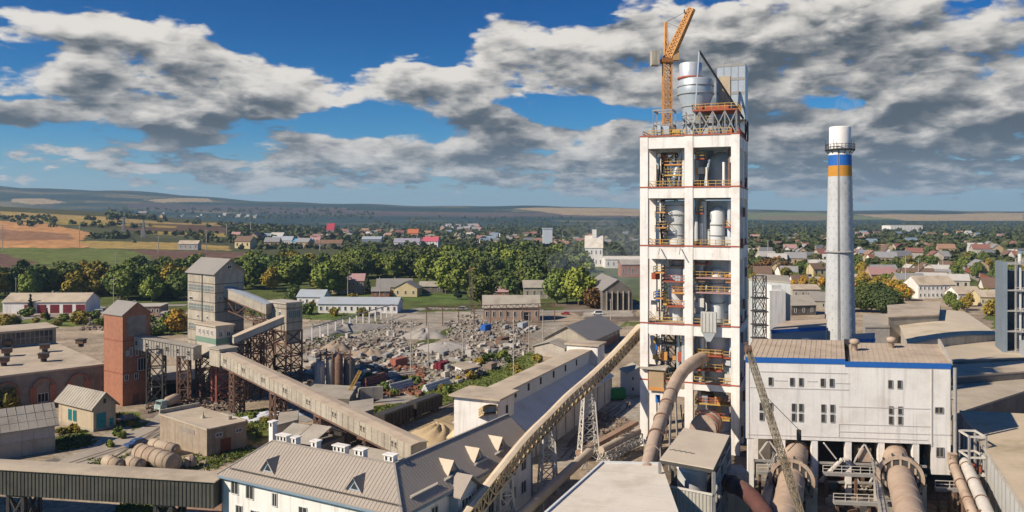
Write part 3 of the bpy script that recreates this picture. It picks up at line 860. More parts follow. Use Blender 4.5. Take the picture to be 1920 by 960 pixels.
def transfer_house():
    fr, a, b = corner(537, 215, 500, 567, 50)
    root = thing('transfer_house', 'small concrete transfer house perched high on rusty steel legs', 'conveyor house', fr(0, 0, 17))
    w = MB(); w.box(fr, 0, a, 0, b, 17.2, 24.4); w.box(fr, .3, a - .3, .5, b * .55, 13.6, 17.2); part('wall', w, M_conc, root)
    r = MB(); slab_roof(r, fr, 0, a, 0, b, 24.4, .4, .3); part('roof', r, M_conclt, root)
    g = MB(); g.box(fr, .6, a - .6, -.05, 0, 20.6, 22.4); o = part('window', g, mat('teal_glass', (.10, .19, .18), .3), root)
    f = MB()
    for k in range(7): f.box(fr, .6 + (a - 1.2) * k / 6 - .07, .6 + (a - 1.2) * k / 6 + .07, -.1, -.05, 20.6, 22.4)
    part('window_frame', f, M_conclt, o)
    wrow(root, fr, 'v', 0, (3, 7), 21, 1, 1.2, flip=True)
    j = MB()
    for z in (19.2, 23.0): j.box(fr, -.05, a + .05, -.05, b + .05, z, z + .25)
    part('panel_joint', j, M_concdk, root)
    f2 = Fr(fr(a / 2, b * .3).x, fr(a / 2, b * .3).y, 50)
    trestle('steel_trestle', 'tall rusty braced legs carrying the transfer house above the yard', 'trestle', f2, a, b * .55, 0, 17.1, 5, M_rust, .42)
    f3 = Fr(fr(a * .1, b * 1.25).x, fr(a * .1, b * 1.25).y, 50)
    trestle('steel_trestle', 'rusty braced legs left of the transfer house under the upper gallery', 'trestle', f3, a * .8, 3.5, 0, 19, 5, M_rust, .36)
    f4 = Fr(Xp(480, 212), 212, 30)
    trestle('steel_trestle', 'rusty braced legs under the middle of the rusty truss gallery', 'trestle', f4, 3.4, 3.4, 0, 16.0, 4, M_rust, .36)
    f4 = Fr(Xp(452, 208), 208, 30)
    trestle('steel_trestle', 'narrow brown steel legs close behind the green banded house', 'trestle', f4, 3, 3, 0, 14.5, 4, M_rust, .3)
transfer_house()
gallery('conveyor_gallery', 'pale grey gallery sloping down from the concrete tower on a rusty truss', P(414, 550, 227), P(507, 588, 218.5), 3.2, 2.6, M_conc, M_bluegrey, 0, (3.4, M_rust))
gallery('conveyor_gallery', 'short gallery with dusty flat top rising to the transfer house over a brown truss', P(436, 643, 206.5), P(530, 604, 212.5), 3.6, 1.6, M_conclt, M_dustpk, 0, (4.2, M_rust))
gallery('conveyor_gallery', 'level ribbed gallery joining the brick tower to the green banded house', P(255, 652, 207), P(370, 674, 204), 3.6, 3.2, M_conclt, M_slate, 6, None, .35, .7, 1.1, ribs=22, ribm=M_conc, side=1)
A, B = P(418, 680, 202), P(785, 862, 141)
gallery('conveyor_gallery', 'long straight gallery with dusty roof descending to the white house', A, B, 3.3, 2.9, M_conc, M_dustpk, 8, None, .38, .45, 1.0, True, ribs=40, ribm=M_conclt, side=1)
be = MB()
be.bar(A - Vector((0, 0, .35)), B - Vector((0, 0, .35)), 2.6, .5)
single('gallery_girder', be, M_rust, 'rusty girder carrying the long descending gallery', 'girder', (A + B) / 2)
for f, lb in ((.10, 'rusty legs under the upper end of the long gallery'), (.36, 'stout brown trestle under the long gallery beside the white heap'), (.60, 'rusty trestle under the long gallery behind the twin shed'), (.80, 'low trestle near the foot of the long gallery')):
    p = A.lerp(B, f)
    trestle('steel_trestle', lb, 'trestle', Fr(p.x, p.y, -48), 2.4, 2.6, 0, p.z - .6, max(1, int(p.z / 3.2)), M_rust, .42)
eh = Fr(A.x, A.y, 50)
e = MB(); e.box(eh, -2.2, 2.6, -2.2, 2.6, A.z - .6, A.z + 3.6)
o = thing('gallery_head_house', 'squat grey head house where the long gallery starts', 'conveyor house', (A.x, A.y, A.z - .6)); part('wall', e, M_conc, o)
e = MB(); slab_roof(e, eh, -2.2, 2.6, -2.2, 2.6, A.z + 3.6, .3, .3); part('roof', e, M_slate, o)
trestle('steel_trestle', 'dark braced legs under the ribbed gallery next to the brick tower', 'trestle', Fr(Xp(293, 205), 205, 10), 3.8, 3.2, 0, 14.2, 3, M_dark, .34)
trestle('steel_trestle', 'dark braced legs under the ribbed gallery midway to the green banded house', 'trestle', Fr(Xp(345, 204), 204, 10), 2.6, 3.0, 0, 12.6, 3, M_rust, .32)

# low shed behind the legs
fr = Fr(Xp(285, 214), 214, 8)
sh = thing('lean_to_shed', 'low grey roofed shed under the ribbed gallery', 'shed', fr(0, 0, 0))
w = MB(); w.box(fr, 0, 12, 0, 7, 0, 4.2); part('wall', w, M_concdk, sh)
w = MB(); w.prism([fr(-.5, -.8), fr(12.5, -.8), fr(12.5, 7.5), fr(-.5, 7.5)], [4.2, 4.2, 6.4, 6.4], [4.45, 4.45, 6.65, 6.65]); part('roof', w, M_slate, sh)
w = MB(); w.box(fr, 2, 8, -.08, 0, 0, 3.2); part('door', w, M_black, sh)

# ------------------------------------------------------------------ small buildings at left
def teal_house():
    fr, a, b = corner(175, 178.6, 110, 217, 57)
    root = thing('pump_house', 'small gabled beige house with teal doors and shutters', 'house', fr(0, 0, 0))
    w, r = gable(fr, 0, a, 0, b, 0, 5.6, 8.2, 'v', .7); part('wall', w, M_cream2, root); part('roof', r, M_slate, root)
    rs = MB()
    for k in range(16):
        v = -.6 + (b + 1.2) * k / 15
        rs.bar(fr(-.7, v, 5.15), fr(a / 2, v, 8.46), .1); 
    part('roof_seam', rs, M_slate, root)
    door(root, fr(.7, 0, 0), fr.u, 2.2, 3.9, M_teal); door(root, fr(3.7, 0, 0), fr.u, .95, 2.3, M_teal)
    wrow(root, fr, 'v', 0, (b * .52, b * .66), 1.4, 1.2, 2.4, flip=True, gm=M_teal, fm=M_teal, mull=2)
    pl = MB(); pl.box(fr, -.07, a + .07, -.07, b + .07, 0, .5); part('plinth', pl, M_conc, root)
    c = MB(); c.box(fr, a / 2 - .3, a / 2 + .3, -.06, 0, 5.9, 6.9); part('gable_vent', c, M_dark, root)
M_cream2 = mat('beige_plaster', (0.46, 0.38, 0.27), 0.12, 0.6, dirt=(0.3, 0.23, 0.16), amt=0.5, streak=0.3)
teal_house()

def left_barn():
    p = Vector((-93.5, 164.4, 0)); fr = Fr(p.x, p.y, 40)
    root = thing('storehouse', 'long low plastered storehouse with asbestos gable roof at the left edge', 'storehouse', fr(-10, 0, 0))
    w, r = gable(fr, -40, 0, 0, 9.5, 0, 5.6, 8.8, 'u', .7); part('wall', w, M_white2, root); part('roof', r, M_slate, root)
    d = MB(); d.box(fr, -40.05, .05, -.05, 9.5, 0, 3.0); part('dark_plinth', d, M_conc, root)
    rs = MB()
    for k in range(26): rs.bar(fr(-40 + k * 1.6, -.7, 5.33), fr(-40 + k * 1.6, 4.75, 9.05), .09)
    for q in (.33, .66): rs.bar(fr(-40.5, -.7 + 5.4 * q, 5.33 + 3.7 * q), fr(.6, -.7 + 5.4 * q, 5.33 + 3.7 * q), .09, .06)
    part('roof_seam', rs, M_slate, root)
M_white2 = mat('stained_whitewash', (0.46, 0.43, 0.40), 0.15, 0.5, dirt=(0.28, 0.24, 0.21), amt=0.5, streak=0.4)
left_barn()

def hut():
    fr, a, b = corner(388, 159.7, 300, 462, 50)
    root = thing('flat_roofed_hut', 'square flat roofed block hut with a rusty door', 'hut', fr(0, 0, 0))
    w = MB(); w.box(fr, 0, a, 0, b, 0, 5.4); part('wall', w, mat('block_wall', (.33, .27, .205), .2, .8, dirt=(.2, .14, .1), amt=.5, streak=.35, fine=3), root)
    r = MB(); slab_roof(r, fr, 0, a, 0, b, 5.4, .28, .15); part('roof', r, M_dust, root)
    pr = MB()
    pr.box(fr, -.15, .25, -.15, b + .15, 5.68, 5.78); pr.box(fr, -.15, a + .15, b - .3, b + .2, 5.68, 6.5); pr.box(fr, a - .3, a + .15, -.15, b * .5, 5.68, 5.85)
    part('parapet', pr, M_conc, root)
    for u, v in ((a * .45, b * .45), (a * .8, b * .18)):
        q = MB(); c = fr(u, v); q.lathe(c, [(.45, 5.68), (.4, 6.1), (.16, 6.3), (.16, 7.0)] if u < a / 2 else [(.5, 5.68), (.5, 6.4)], 8); part('roof_vent', q, M_conc, root)
    door(root, fr(a * .33, 0, 0), fr.u, 2.3, 3.0, mat('rust_door', (.17, .055, .035), .35))
    wrow(root, fr, 'u', 0, (2.6, 7.0), 3.6, 1.4, .8, gm=M_concdk)
    br = MB(); br.box(fr, -.06, 0, b * .25, b * .55, 3.6, 4.6); part('exposed_brick', br, M_brickdk, root)
hut()

# ------------------------------------------------------------------ rusty tanks lying by the hut
def tank(label, a, b, r, rings):
    a, b = Vector(a), Vector(b)
    root = thing('storage_tank', label, 'tank', ((a.x + b.x) / 2, (a.y + b.y) / 2, 0), 'old tanks lying in the yard')
    d = (b - a).normalized()
    m = MB(); m.tube([a, a + d * .01, b - d * .01, b], [r * .9, r, r, r * .9], 20); part('shell', m, mat('tank_rust', (.39, .315, .235), .2, .6, dirt=(.2, .13, .09), amt=.6), root)
    for k in range(rings):
        c = a.lerp(b, (k + .5) / rings); h = MB(); h.tube([c - d * .12, c + d * .12], r * 1.03, 20); part('hoop', h, M_rust, root)
    m = MB(); m.tube([b + d * .01, b + d * .35], [r * .86, r * .4], 20); part('end_cap', m, mat('tank_rust', (.4, .3, .23)), root)
    for f in (.2, .8):
        c = a.lerp(b, f); s = MB(); n = Vector((d.y, -d.x, 0)); s.bar(c - n * r * .7 - Vector((0, 0, r * .85)), c + n * r * .7 - Vector((0, 0, r * .85)), .5, .5); part('saddle', s, M_concdk, root)
tank('largest ringed tank lying in front of the block hut', G(262, 848, 1.8) , G(326, 868, 1.8), 1.75, 5)
tank('second long rusty tank lying behind the largest ringed tank', G(285, 832, 1.2), G(330, 843, 1.2), 1.1, 2)
tank('small short tank left of the largest tank, end open to the road', G(199, 864, 1.1), G(226, 872, 1.1), 1.1, 1)
tank('short tank squeezed against the left end of the largest tank', G(243, 866, 1.2), G(264, 872, 1.2), 1.2, 1)
tank('squat tank between the largest tank and the hut', G(347, 868, 1.0), G(366, 866, 1.0), 1.1, 1)

# ------------------------------------------------------------------ dark felt-clad conveyor crossing the bottom left
A, B = Vector((-112, 132, 4.9)), Vector((-43.6, 120.4, 4.9))
gallery('conveyor_gallery', 'dark felt clad covered conveyor with pale roof crossing the bottom left corner', A, B, 4.2, 3.9, M_felt, M_dust, 0, None, ribs=110, ribm=M_felt, roofh=.25)
for f, lb in ((.52, 'left dark leg pair under the felt clad conveyor'), (.88, 'right dark leg pair under the felt clad conveyor')):
    p = A.lerp(B, f)
    trestle('conveyor_support', lb, 'support', Fr(p.x, p.y, -10), 2.6, 3.4, 0, 4.8, 1, M_dark, .5)
# cable trays and blocks under it
for k in range(3):
    m = MB(); q = G(20 + k * 0, 950, 0); q = Vector((-78 + k * 2.6, 121 - k * 1.5, 0)); f2 = Fr(q.x, q.y, 12 + 9 * k); m.box(f2, 0, 2.2, 0, 2.4, 0, 1.6 + .3 * k); m.box(f2, .15, 2.05, .15, 2.25, 1.6 + .3 * k, 1.9 + .3 * k)
    single('concrete_block', m, M_conc, ('concrete block at the bottom left corner under the felt clad conveyor, leftmost of three', 'middle concrete block of three under the felt clad conveyor', 'concrete block of three under the felt clad conveyor, nearest its left legs')[k], 'block', (q.x, q.y, 0), 'blocks under the felt conveyor')
# ------------------------------------------------------------------ white L-shaped house with hipped roof, bottom centre
def white_house():
    fr = Fr(-14.3, 103.6, -29.4)      # corner towards the camera; -u is the left wing, +v the right wing
    L1, L2, Wd, ze, zr = 33.0, 36.0, 10.0, 9.7, 13.8
    root = thing('white_house', 'white L shaped office house with grey hipped roof and triangular dormers', 'house', fr(0, 0, 0))
    w = MB(); w.prism([fr(0, 0), fr(0, L2), fr(-Wd, L2), fr(-Wd, Wd), fr(-L1, Wd), fr(-L1, 0)], 0, ze)
    part('wall', w, M_white, root)
    o = .6; s = (zr - ze) / (Wd / 2); e = ze - s * o * .6
    c0 = fr(o, -o, e); c1 = fr(-L1 - o, -o, e); c2 = fr(-L1 - o, Wd + o, e); c3 = fr(-Wd - o, Wd + o, e); c4 = fr(-Wd - o, L2 + o, e); c5 = fr(o, L2 + o, e)
    r0 = fr(-Wd / 2, Wd / 2, zr); r1 = fr(-L1 + Wd / 2, Wd / 2, zr); r2 = fr(-Wd / 2, L2 + o, zr)
    planes = [[c1, c0, r0, r1], [c0, c5, r2, r0], [c2, c1, r1], [c3, c2, r1, r0], [c4, c3, r0, r2]]
    r = MB(); up = Vector((0, 0, .2))
    for pl in planes:
        n = len(pl); r.add(pl + [p + up for p in pl], [tuple(range(n)), tuple(range(n, 2 * n))] + [(i, (i + 1) % n, n + (i + 1) % n, n + i) for i in range(n)])
    part('roof', r, mat('seamed_roof', (.335, .29, .245), .1, .25, rough=.5, dirt=(.36, .3, .25), amt=.45, dsc=.1), root)
    gb = MB(); gb.add([fr(0, L2, ze), fr(-Wd, L2, ze), fr(-Wd / 2, L2, zr)], [(0, 1, 2)]); part('gable_wall', gb, M_bluegrey, root)
    sm = MB(); lift = Vector((0, 0, .24))
    def at_front(u, f):   # point on the left wing front slope
        return fr(u, -o + (Wd / 2 + o) * f, e + (zr - e) * f) + lift
    def at_right(v, f): return fr(o - (Wd / 2 + o) * f, v, e + (zr - e) * f) + lift
    k = -L1 - o + .3
    while k < o:
        ft = 1.0
        if k > -Wd / 2: ft = max(0, (o - k) / (Wd / 2 + o))
        if k < -L1 + Wd / 2: ft = max(0, (k + L1 + o) / (Wd / 2 + o))
        if ft > .03: sm.bar(at_front(k, 0), at_front(k, ft), .045, .025)
        k += .62
    k = -o + .3
    while k < L2 + o:
        ft = min(1, (k + o) / (Wd / 2 + o))
        if ft > .03: sm.bar(at_right(k, 0), at_right(k, ft), .045, .025)
        k += .62
    part('roof_seam', sm, mat('seam', (.29, .25, .21), .1, rough=.5), root)
    rd = MB()
    for a, b in ((r1, r0), (r0, r2), (c0, r0), (c1, r1), (c2, r1)): rd.bar(a + lift, b + lift, .3, .12)
    part('ridge_cap', rd, mat('ridge', (.33, .3, .27), .1), root)
    sg = MB()
    for i in range(95): p = at_front(-L1 + 1.2 + i * .335, .16); sg.bar(p, p + Vector((0, 0, .28)), .1)
    sg.bar(at_front(-L1 + 1.2, .16) + Vector((0, 0, .25)), at_front(-1, .16) + Vector((0, 0, .25)), .06)
    part('snow_guard', sg, mat('guard', (.2, .175, .15), .1), root)
    for v0, v1 in ((3, 9.5), (11, 16), (19, 23), (25, 28)):
        sg = MB(); n = int((v1 - v0) / .4)
        for i in range(n): p = at_right(v0 + i * .4, .22); sg.bar(p, p + Vector((0, 0, .34)), .22)
        part('snow_guard', sg, mat('pale_guard', (.6, .55, .47), .1), root)
    fc = MB()
    for a, b in ((c1, c0), (c0, c5), (c2, c1), (c3, c2), (c4, c3)): fc.bar(a - Vector((0, 0, .12)), b - Vector((0, 0, .12)), .14, .3)
    part('eaves_board', fc, mat('eaves', (.2, .27, .34), .1), root)
    # triangular dormers: a small gable whose ridge runs back into the slope
    def dormer(base, along, inward, w, h, dp, m):
        a, b = base - along * w / 2, base + along * w / 2; t = base + Vector((0, 0, h)); k = base + inward * dp + Vector((0, 0, h))
        f = MB(); f.face(a, b, t); dm = part('dormer', f, M_bluegrey, root)
        s2 = MB()
        for q in (a, b): 
            q2 = q - inward * .3
            vs = [q2, t - inward * .3 + Vector((0, 0, .1)), k + Vector((0, 0, .1))]
            s2.add(vs + [x - Vector((0, 0, .12)) for x in vs], [(0, 1, 2), (3, 4, 5), (0, 1, 4, 3), (1, 2, 5, 4), (2, 0, 3, 5)])
        part('dormer_roof', s2, m, dm)
        g = MB(); c = base + Vector((0, 0, h * .12)) - inward * .04; q = w * .2
        g.face(c - along * q, c + along * q, c + Vector((0, 0, h * .5))); part('dormer_window', g, M_glass, dm)
    rm = MATS['seamed_roof']; pale = mat('dormer_roof_sunlit', (.55, .47, .36), .1)  # pale dormer copy: sunlight on the slopes put into the colour
    for u in (-24.8, -8.6):
        dormer(at_front(u, .28), fr.u, fr.v, 3.0, 1.75, 3.3, rm)
    for v in (13.5, 20.5, 27.5):
        dormer(at_right(v, .30), fr.v, -fr.u, 3.0, 1.75, 3.3, pale)
    # chimneys along the ridge
    for u, wd in ((-L1 + 2.0, .8), (-26.5, 2.0), (-24, .9), (-20.0, 1.1), (-15.2, 2.2), (-11.5, 1.6), (-6.2, 1.6)):
        c = MB(); v = Wd / 2 + (.8 if u > -L1 + 3 else 3); z0 = zr - 1.5
        c.box(fr, u - wd / 2, u + wd / 2, v - .5, v + .5, z0, zr + 1.0 + (1.0 if u < -30 else 0)); ch = part('chimney', c, M_white, root)
        zt = zr + 1.0 + (1.0 if u < -30 else 0)
        k = MB(); k.box(fr, u - wd / 2 - .15, u + wd / 2 + .15, v - .65, v + .65, zt, zt + .16); part('chimney_cap', k, M_whiteconc, ch)
        h = MB(); n = max(1, int(wd / .6))
        for i in range(n): q = u - wd / 2 + wd * (i + .5) / n; h.box(fr, q - .16, q + .16, v - .53, v - .49, zt - .65, zt - .15)
        part('flue_opening', h, M_black, ch)
    # windows of the left wing
    dk = mat('brown_glass', (.05, .05, .048), .3, rough=.15)
    for u, ww, z in ((-L1 + 2.5, 1.5, 7.0), (-L1 + 5.6, 1.5, 6.8), (-L1 + 10.6, .9, 6.6), (-L1 + 3.4, 1.3, 3.6), (-L1 + 6.6, 1.6, 3.4), (-L1 + 16, 1.5, 5.6), (-L1 + 21, 1.5, 5.6), (-6, 1.5, 5.6)):
        win(root, fr(u - ww / 2, 0, z), fr.u, ww, 1.9, gm=dk, mull=1)
    wrow(root, fr, 'v', -L1, (3, 7), 6.4, 1.3, 1.8, flip=True, gm=dk)
    # right wing: porch gable, tall glazing and doors
    for v in (4, 7.5, 19, 22.5, 26, 29.5, 33): win(root, fr(0, v - .8, 6.2), fr.v, 1.6, 2.0, gm=dk)
    for v in (4, 7.5, 19, 22.5, 26, 29.5, 33): win(root, fr(0, v - .8, 2.4), fr.v, 1.6, 2.0, gm=dk)
    pw = MB(); pw.box(fr, 0, 1.6, 11, 16, 0, 8.9); part('porch_wall', pw, M_bluegrey, root)
    pr = MB()
    for q in (10.4, 16.6):
        vs = [fr(-1, q, 8.7), fr(2.4, q, 8.7), fr(2.4, 13.5, 11.0), fr(-3.2, 13.5, 11.0)]
        pr.add(vs + [p + Vector((0, 0, .18)) for p in vs], [(0, 1, 2, 3), (4, 5, 6, 7), (0, 1, 5, 4), (1, 2, 6, 5), (2, 3, 7, 6), (3, 0, 4, 7)])
    part('porch_roof', pr, rm, root)
    pt = MB(); pt.face(fr(1.62, 11, 8.9), fr(1.62, 16, 8.9), fr(1.62, 13.5, 10.8)); part('porch_gable', pt, M_bluegrey, root)
    win(root, fr(1.6, 11.8, 2.5), fr.v, 3.4, 5.6, gm=mat('teal_glazing', (.03, .09, .11), .3, rough=.12), mull=3)
    dp = MB()
    for q in (fr(.12, -.12), fr(-L1 - .05, -.12), fr(.12, L2 - .2)): dp.tube([(q.x, q.y, 0), (q.x, q.y, ze - .3)], .09, 6)
    part('downpipe', dp, mat('eaves', (.2, .27, .34)), root)
white_house()

# twin-roofed shed behind it
def twin_shed():
    fr = Fr(Xp(560, 148), 148, -28)
    root = thing('twin_shed', 'open timber shed with two small tilted asbestos roofs', 'shed', fr(0, 0, 0))
    for k, (u, z) in enumerate(((-4.2, 6.6), (.8, 7.0))):
        r = MB(); vs = [fr(u, -2.4, z), fr(u + 4.4, -2.4, z + .1), fr(u + 4.4, 3.0, z + 2.0), fr(u, 3.0, z + 2.0)]
        r.add(vs + [p + Vector((0, 0, .15)) for p in vs], [(0, 1, 2, 3), (4, 5, 6, 7), (0, 1, 5, 4), (1, 2, 6, 5), (2, 3, 7, 6), (3, 0, 4, 7)]); part('roof', r, M_slate, root)
        r = MB(); vs = [fr(u, 7.2, z), fr(u + 4.4, 7.2, z), fr(u + 4.4, 3.06, z + 2.0), fr(u, 3.06, z + 2.0)]
        r.add(vs + [p + Vector((0, 0, .15)) for p in vs], [(0, 1, 2, 3), (4, 5, 6, 7), (0, 1, 5, 4), (1, 2, 6, 5), (2, 3, 7, 6), (3, 0, 4, 7)]); part('roof', r, M_slate, root)
    w = MB(); w.box(fr, -4, 5, -1.8, 6.8, 0, 6.4); part('wall', w, M_concdk, root)
    p = MB()
    for u in (-4.2, .6, 5.2): p.bar(fr(u, -2.2, 0), fr(u, -2.2, 6.8), .3)
    part('post', p, M_rust, root)
    g = MB(); g.box(fr, 5, 12, 0, 6, 0, 4.6); part('annex_wall', g, M_concdk, root)
    g = MB(); slab_roof(g, fr, 5, 12, 0, 6, 4.6, .25, .5); part('annex_roof', g, M_slate, root)
twin_shed()
fr = Fr(Xp(700, 139), 139, -32)
ls = thing('lean_to_shed', 'low rusty red lean-to with pale roof tucked behind the white house', 'shed', fr(0, 0, 0))
m = MB(); m.box(fr, -9, 7, 0, 6, 0, 4.4); part('wall', m, mat('red_boards', (.2, .08, .055), .3), ls)
m = MB(); m.prism([fr(-9.5, -.6), fr(7.5, -.6), fr(7.5, 6.5), fr(-9.5, 6.5)], [4.3, 4.3, 5.2, 5.2], [4.5, 4.5, 5.4, 5.4]); part('roof', m, M_slate, ls)
m = MB()
for u in (-7, -2, 3): m.box(fr, u, u + 2.2, -.06, 0, .2, 3)
part('opening', m, M_black, ls)

# ------------------------------------------------------------------ storage building with raised monitor
M_palebg = mat('pale_blue_grey_sheet', (0.54, 0.57, 0.59), 0.07, 0.25, rough=0.6, dirt=(0.42, 0.40, 0.37), amt=0.4)
def storage():
    fr = Fr(2.5, 155.6, 66.4)         # u runs away along the eave, v to the left
    root = thing('storage_hall', 'long blue grey storage hall with raised roof monitor', 'storage hall', fr(0, 0, 0))
    w = MB(); w.box(fr, 0, 58, 0, 15, 0, 6.4); part('wall', w, M_white2b, root)
    for v0, v1 in ((-.6, 5.0), (15.6, 10.0)):
        r = MB(); vs = [fr(-.4, v0, 6.3), fr(58.6, v0, 6.3), fr(58.6, v1, 9.7), fr(-.4, v1, 9.7)]
        r.add(vs + [p + Vector((0, 0, .2)) for p in vs], [(0, 1, 2, 3), (4, 5, 6, 7), (0, 1, 5, 4), (1, 2, 6, 5), (2, 3, 7, 6), (3, 0, 4, 7)]); part('lower_roof', r, M_palebg, root)
        sm = MB()
        for k in range(30): sm.bar(fr(k * 2, v0, 6.51), fr(k * 2, v1, 9.91), .06, .04)
        part('roof_seam', sm, M_palebg, root)
    for u in (0, 58):
        e = MB(); e.face(fr(u, 0, 6.4), fr(u, 15, 6.4), fr(u, 10, 9.7), fr(u, 5, 9.7)); part('end_wall', e, M_white2b, root)
    m = MB(); m.box(fr, 2, 56, 5.02, 9.98, 9.6, 13.0); part('monitor_wall', m, M_palebg, root)
    r = MB(); r.box(fr, 2, 56, 4.6, 8.6, 13.0, 13.25); r.prism([fr(2, 8.6), fr(56, 8.6), fr(56, 10.6), fr(2, 10.6)], [13, 13, 12.7, 12.7], [13.25, 13.25, 12.95, 12.95]); part('monitor_roof', r, M_dust, root)
    for u in (7, 14, 21, 29, 37, 45): 
        win(root, fr(u + .45, 5.02, 11.0), -fr.u, .9, 1.5, gm=M_black)
    h = MB(); h.box(fr, -5.6, 2, 3.2, 12.5, 4.5, 13.2); hd = part('head_house', h, M_white, root)
    r = MB(); slab_roof(r, fr, -5.6, 2, 3.2, 12.5, 13.22, .35, .8); part('head_house_roof', r, M_dust, hd)
    win(root, fr(-1.0, 3.2, 9.8), -fr.u, .9, 1.6, gm=M_black)
    h = MB(); h.box(fr, 56, 62, 3.0, 11.5, 0, 14.2); hd = part('end_house', h, M_white, root)
    r = MB(); slab_roof(r, fr, 56, 62, 3.0, 11.5, 14.22, .35, .5); part('end_house_roof', r, M_dust, hd)
    b = MB()
    for k in range(11): b.box(fr, k * 5.8 - .2, k * 5.8 + .2, -.18, 0, 0, 6.3)
    part('buttress', b, M_conclt, root)
M_white2b = mat('dusty_whitewash', (0.58, 0.54, 0.49), 0.12, 0.4, dirt=(0.36, 0.3, 0.25), amt=0.5, streak=0.35)
storage()

# ------------------------------------------------------------------ belt conveyors
def belt(name, label, pts, w, h, lm, cm, n_sub=5, railm=None):
    """open truss conveyor: lattice sides, pale cover on top; one thing with parts"""
    P0 = [Vector(p) - Vector((0, 0, .3 if h > 2 else 0)) for p in pts]; path = []
    for i in range(len(P0) - 1):      # Catmull-Rom through the points
        a, b, c, d = P0[max(i - 1, 0)], P0[i], P0[i + 1], P0[min(i + 2, len(P0) - 1)]
        for k in range(n_sub):
            t = k / n_sub
            path.append(.5 * ((2 * b) + (c - a) * t + (2 * a - 5 * b + 4 * c - d) * t * t + (3 * b - a - 3 * c + d) * t ** 3))
    path.append(P0[-1])
    root = thing(name, label, 'conveyor', path[len(path) // 2])
    up = Vector((0, 0, 1)); ns = []
    for i in range(len(path)):
        d = path[min(i + 1, len(path) - 1)] - path[max(i - 1, 0)]; d.z = 0; d.normalize(); ns.append(Vector((d.y, -d.x, 0)))
    c = MB(); t = MB(); f = MB(); r = MB()
    for i in range(len(path) - 1):
        a, b, na, nb = path[i], path[i + 1], ns[i], ns[i + 1]
        vs = []
        for p, n in ((a, na), (b, nb)):
            for s, z in ((-.52, h), (-.5, h + .14), (0, h + .34), (.5, h + .14), (.52, h)): vs.append(p + n * s * w + up * z)
        c.add(vs, [(j, j + 1, 5 + j + 1, 5 + j) for j in range(4)] + [(4, 0, 5, 9)])
        vs = [p + n * s * w + up * z for p, n in ((a, na), (b, nb)) for s, z in ((-.45, .1), (.45, .1), (.45, .3), (-.45, .3))]
        f.add(vs, [(0, 1, 5, 4), (1, 2, 6, 5), (2, 3, 7, 6), (3, 0, 4, 7)])
        k = max(1, round((b - a).length / (h * .8)))
        for s in (-.5, .5):
            A0, B0 = a + na * s * w, b + nb * s * w
            t.bar(A0, B0, .22); t.bar(A0 + up * h, B0 + up * h, .22)
            for j in range(k):
                p, q = A0.lerp(B0, j / k), A0.lerp(B0, (j + 1) / k)
                t.bar(p, p + up * h, .17); t.bar(p, q + up * h, .17); t.bar(p + up * h, q, .17)
    part('cover', c, cm, root); part('truss', t, lm, root); part('belt', f, mat('belt_rubber', (.10, .075, .05), .3), root)
    return root
belt('belt_conveyor', 'long curved belt conveyor with lattice sides climbing to the white tower',
     [P(850, 1024, 108), P(885, 974, 113.5), P(948, 893, 122), P(990, 841, 130.5), P(1031, 799, 139), P(1066, 762, 147), P(1106, 726, 158), P(1141, 692, 164.5), P(1171, 660, 170), P(1199, 629, 174.5)], 1.15, 2.5, M_lat, M_belt)
belt('belt_conveyor', 'short steep yellow lattice conveyor between sand pile and storage hall', [G(842, 838, 1.0), G(880, 800, 5.0), P(919, 776, 150.5)], 2.6, 1.5, M_lat, M_lat)
def belt_trestle(label, top_px, top_py, Y, w0, w1, deg=20):
    z = Zp(top_py, Y) + .2; x = Xp(top_px, Y)
    root = thing('conveyor_trestle', label, 'trestle', (x, Y, 0), 'pale lattice trestles of the curved conveyor')
    f = Fr(x, Y, deg)
    def c(k, q):
        i, j = ((-1, -1), (1, -1), (1, 1), (-1, 1))[k % 4]; s = (w0 + (w1 - w0) * q) / 2
        return f(i * s, j * s * .55, z * q)
    n = max(2, int(z / 2.2))
    for k in range(4): l = MB(); l.bar(c(k, 0), c(k, 1), .26); part('leg', l, M_paleframe, root)
    b = MB()
    for i in range(n):
        for k in range(4):
            b.bar(c(k, i / n), c(k + 1, (i + 1) / n), .13); b.bar(c(k + 1, i / n), c(k, (i + 1) / n), .13); b.bar(c(k, (i + 1) / n), c(k + 1, (i + 1) / n), .13)
    part('brace', b, M_paleframe, root)
    m = MB()
    for k in range(4): p = c(k, 0); m.prism([(p.x - .45, p.y - .45), (p.x + .45, p.y - .45), (p.x + .45, p.y + .45), (p.x - .45, p.y + .45)], -.2, .4)
    part('footing', m, M_conclt, root)
belt_trestle('tallest pale lattice trestle under the curved conveyor, nearest the white tower', 1103, 727, 158, 4.0, 1.9)
belt_trestle('middle pale lattice trestle under the curved conveyor, beside the pipe conveyor', 1027, 802, 139, 3.2, 1.9)
belt_trestle('pale lattice trestle under the curved conveyor at the bottom picture edge', 948, 893, 122, 2.6, 1.9)

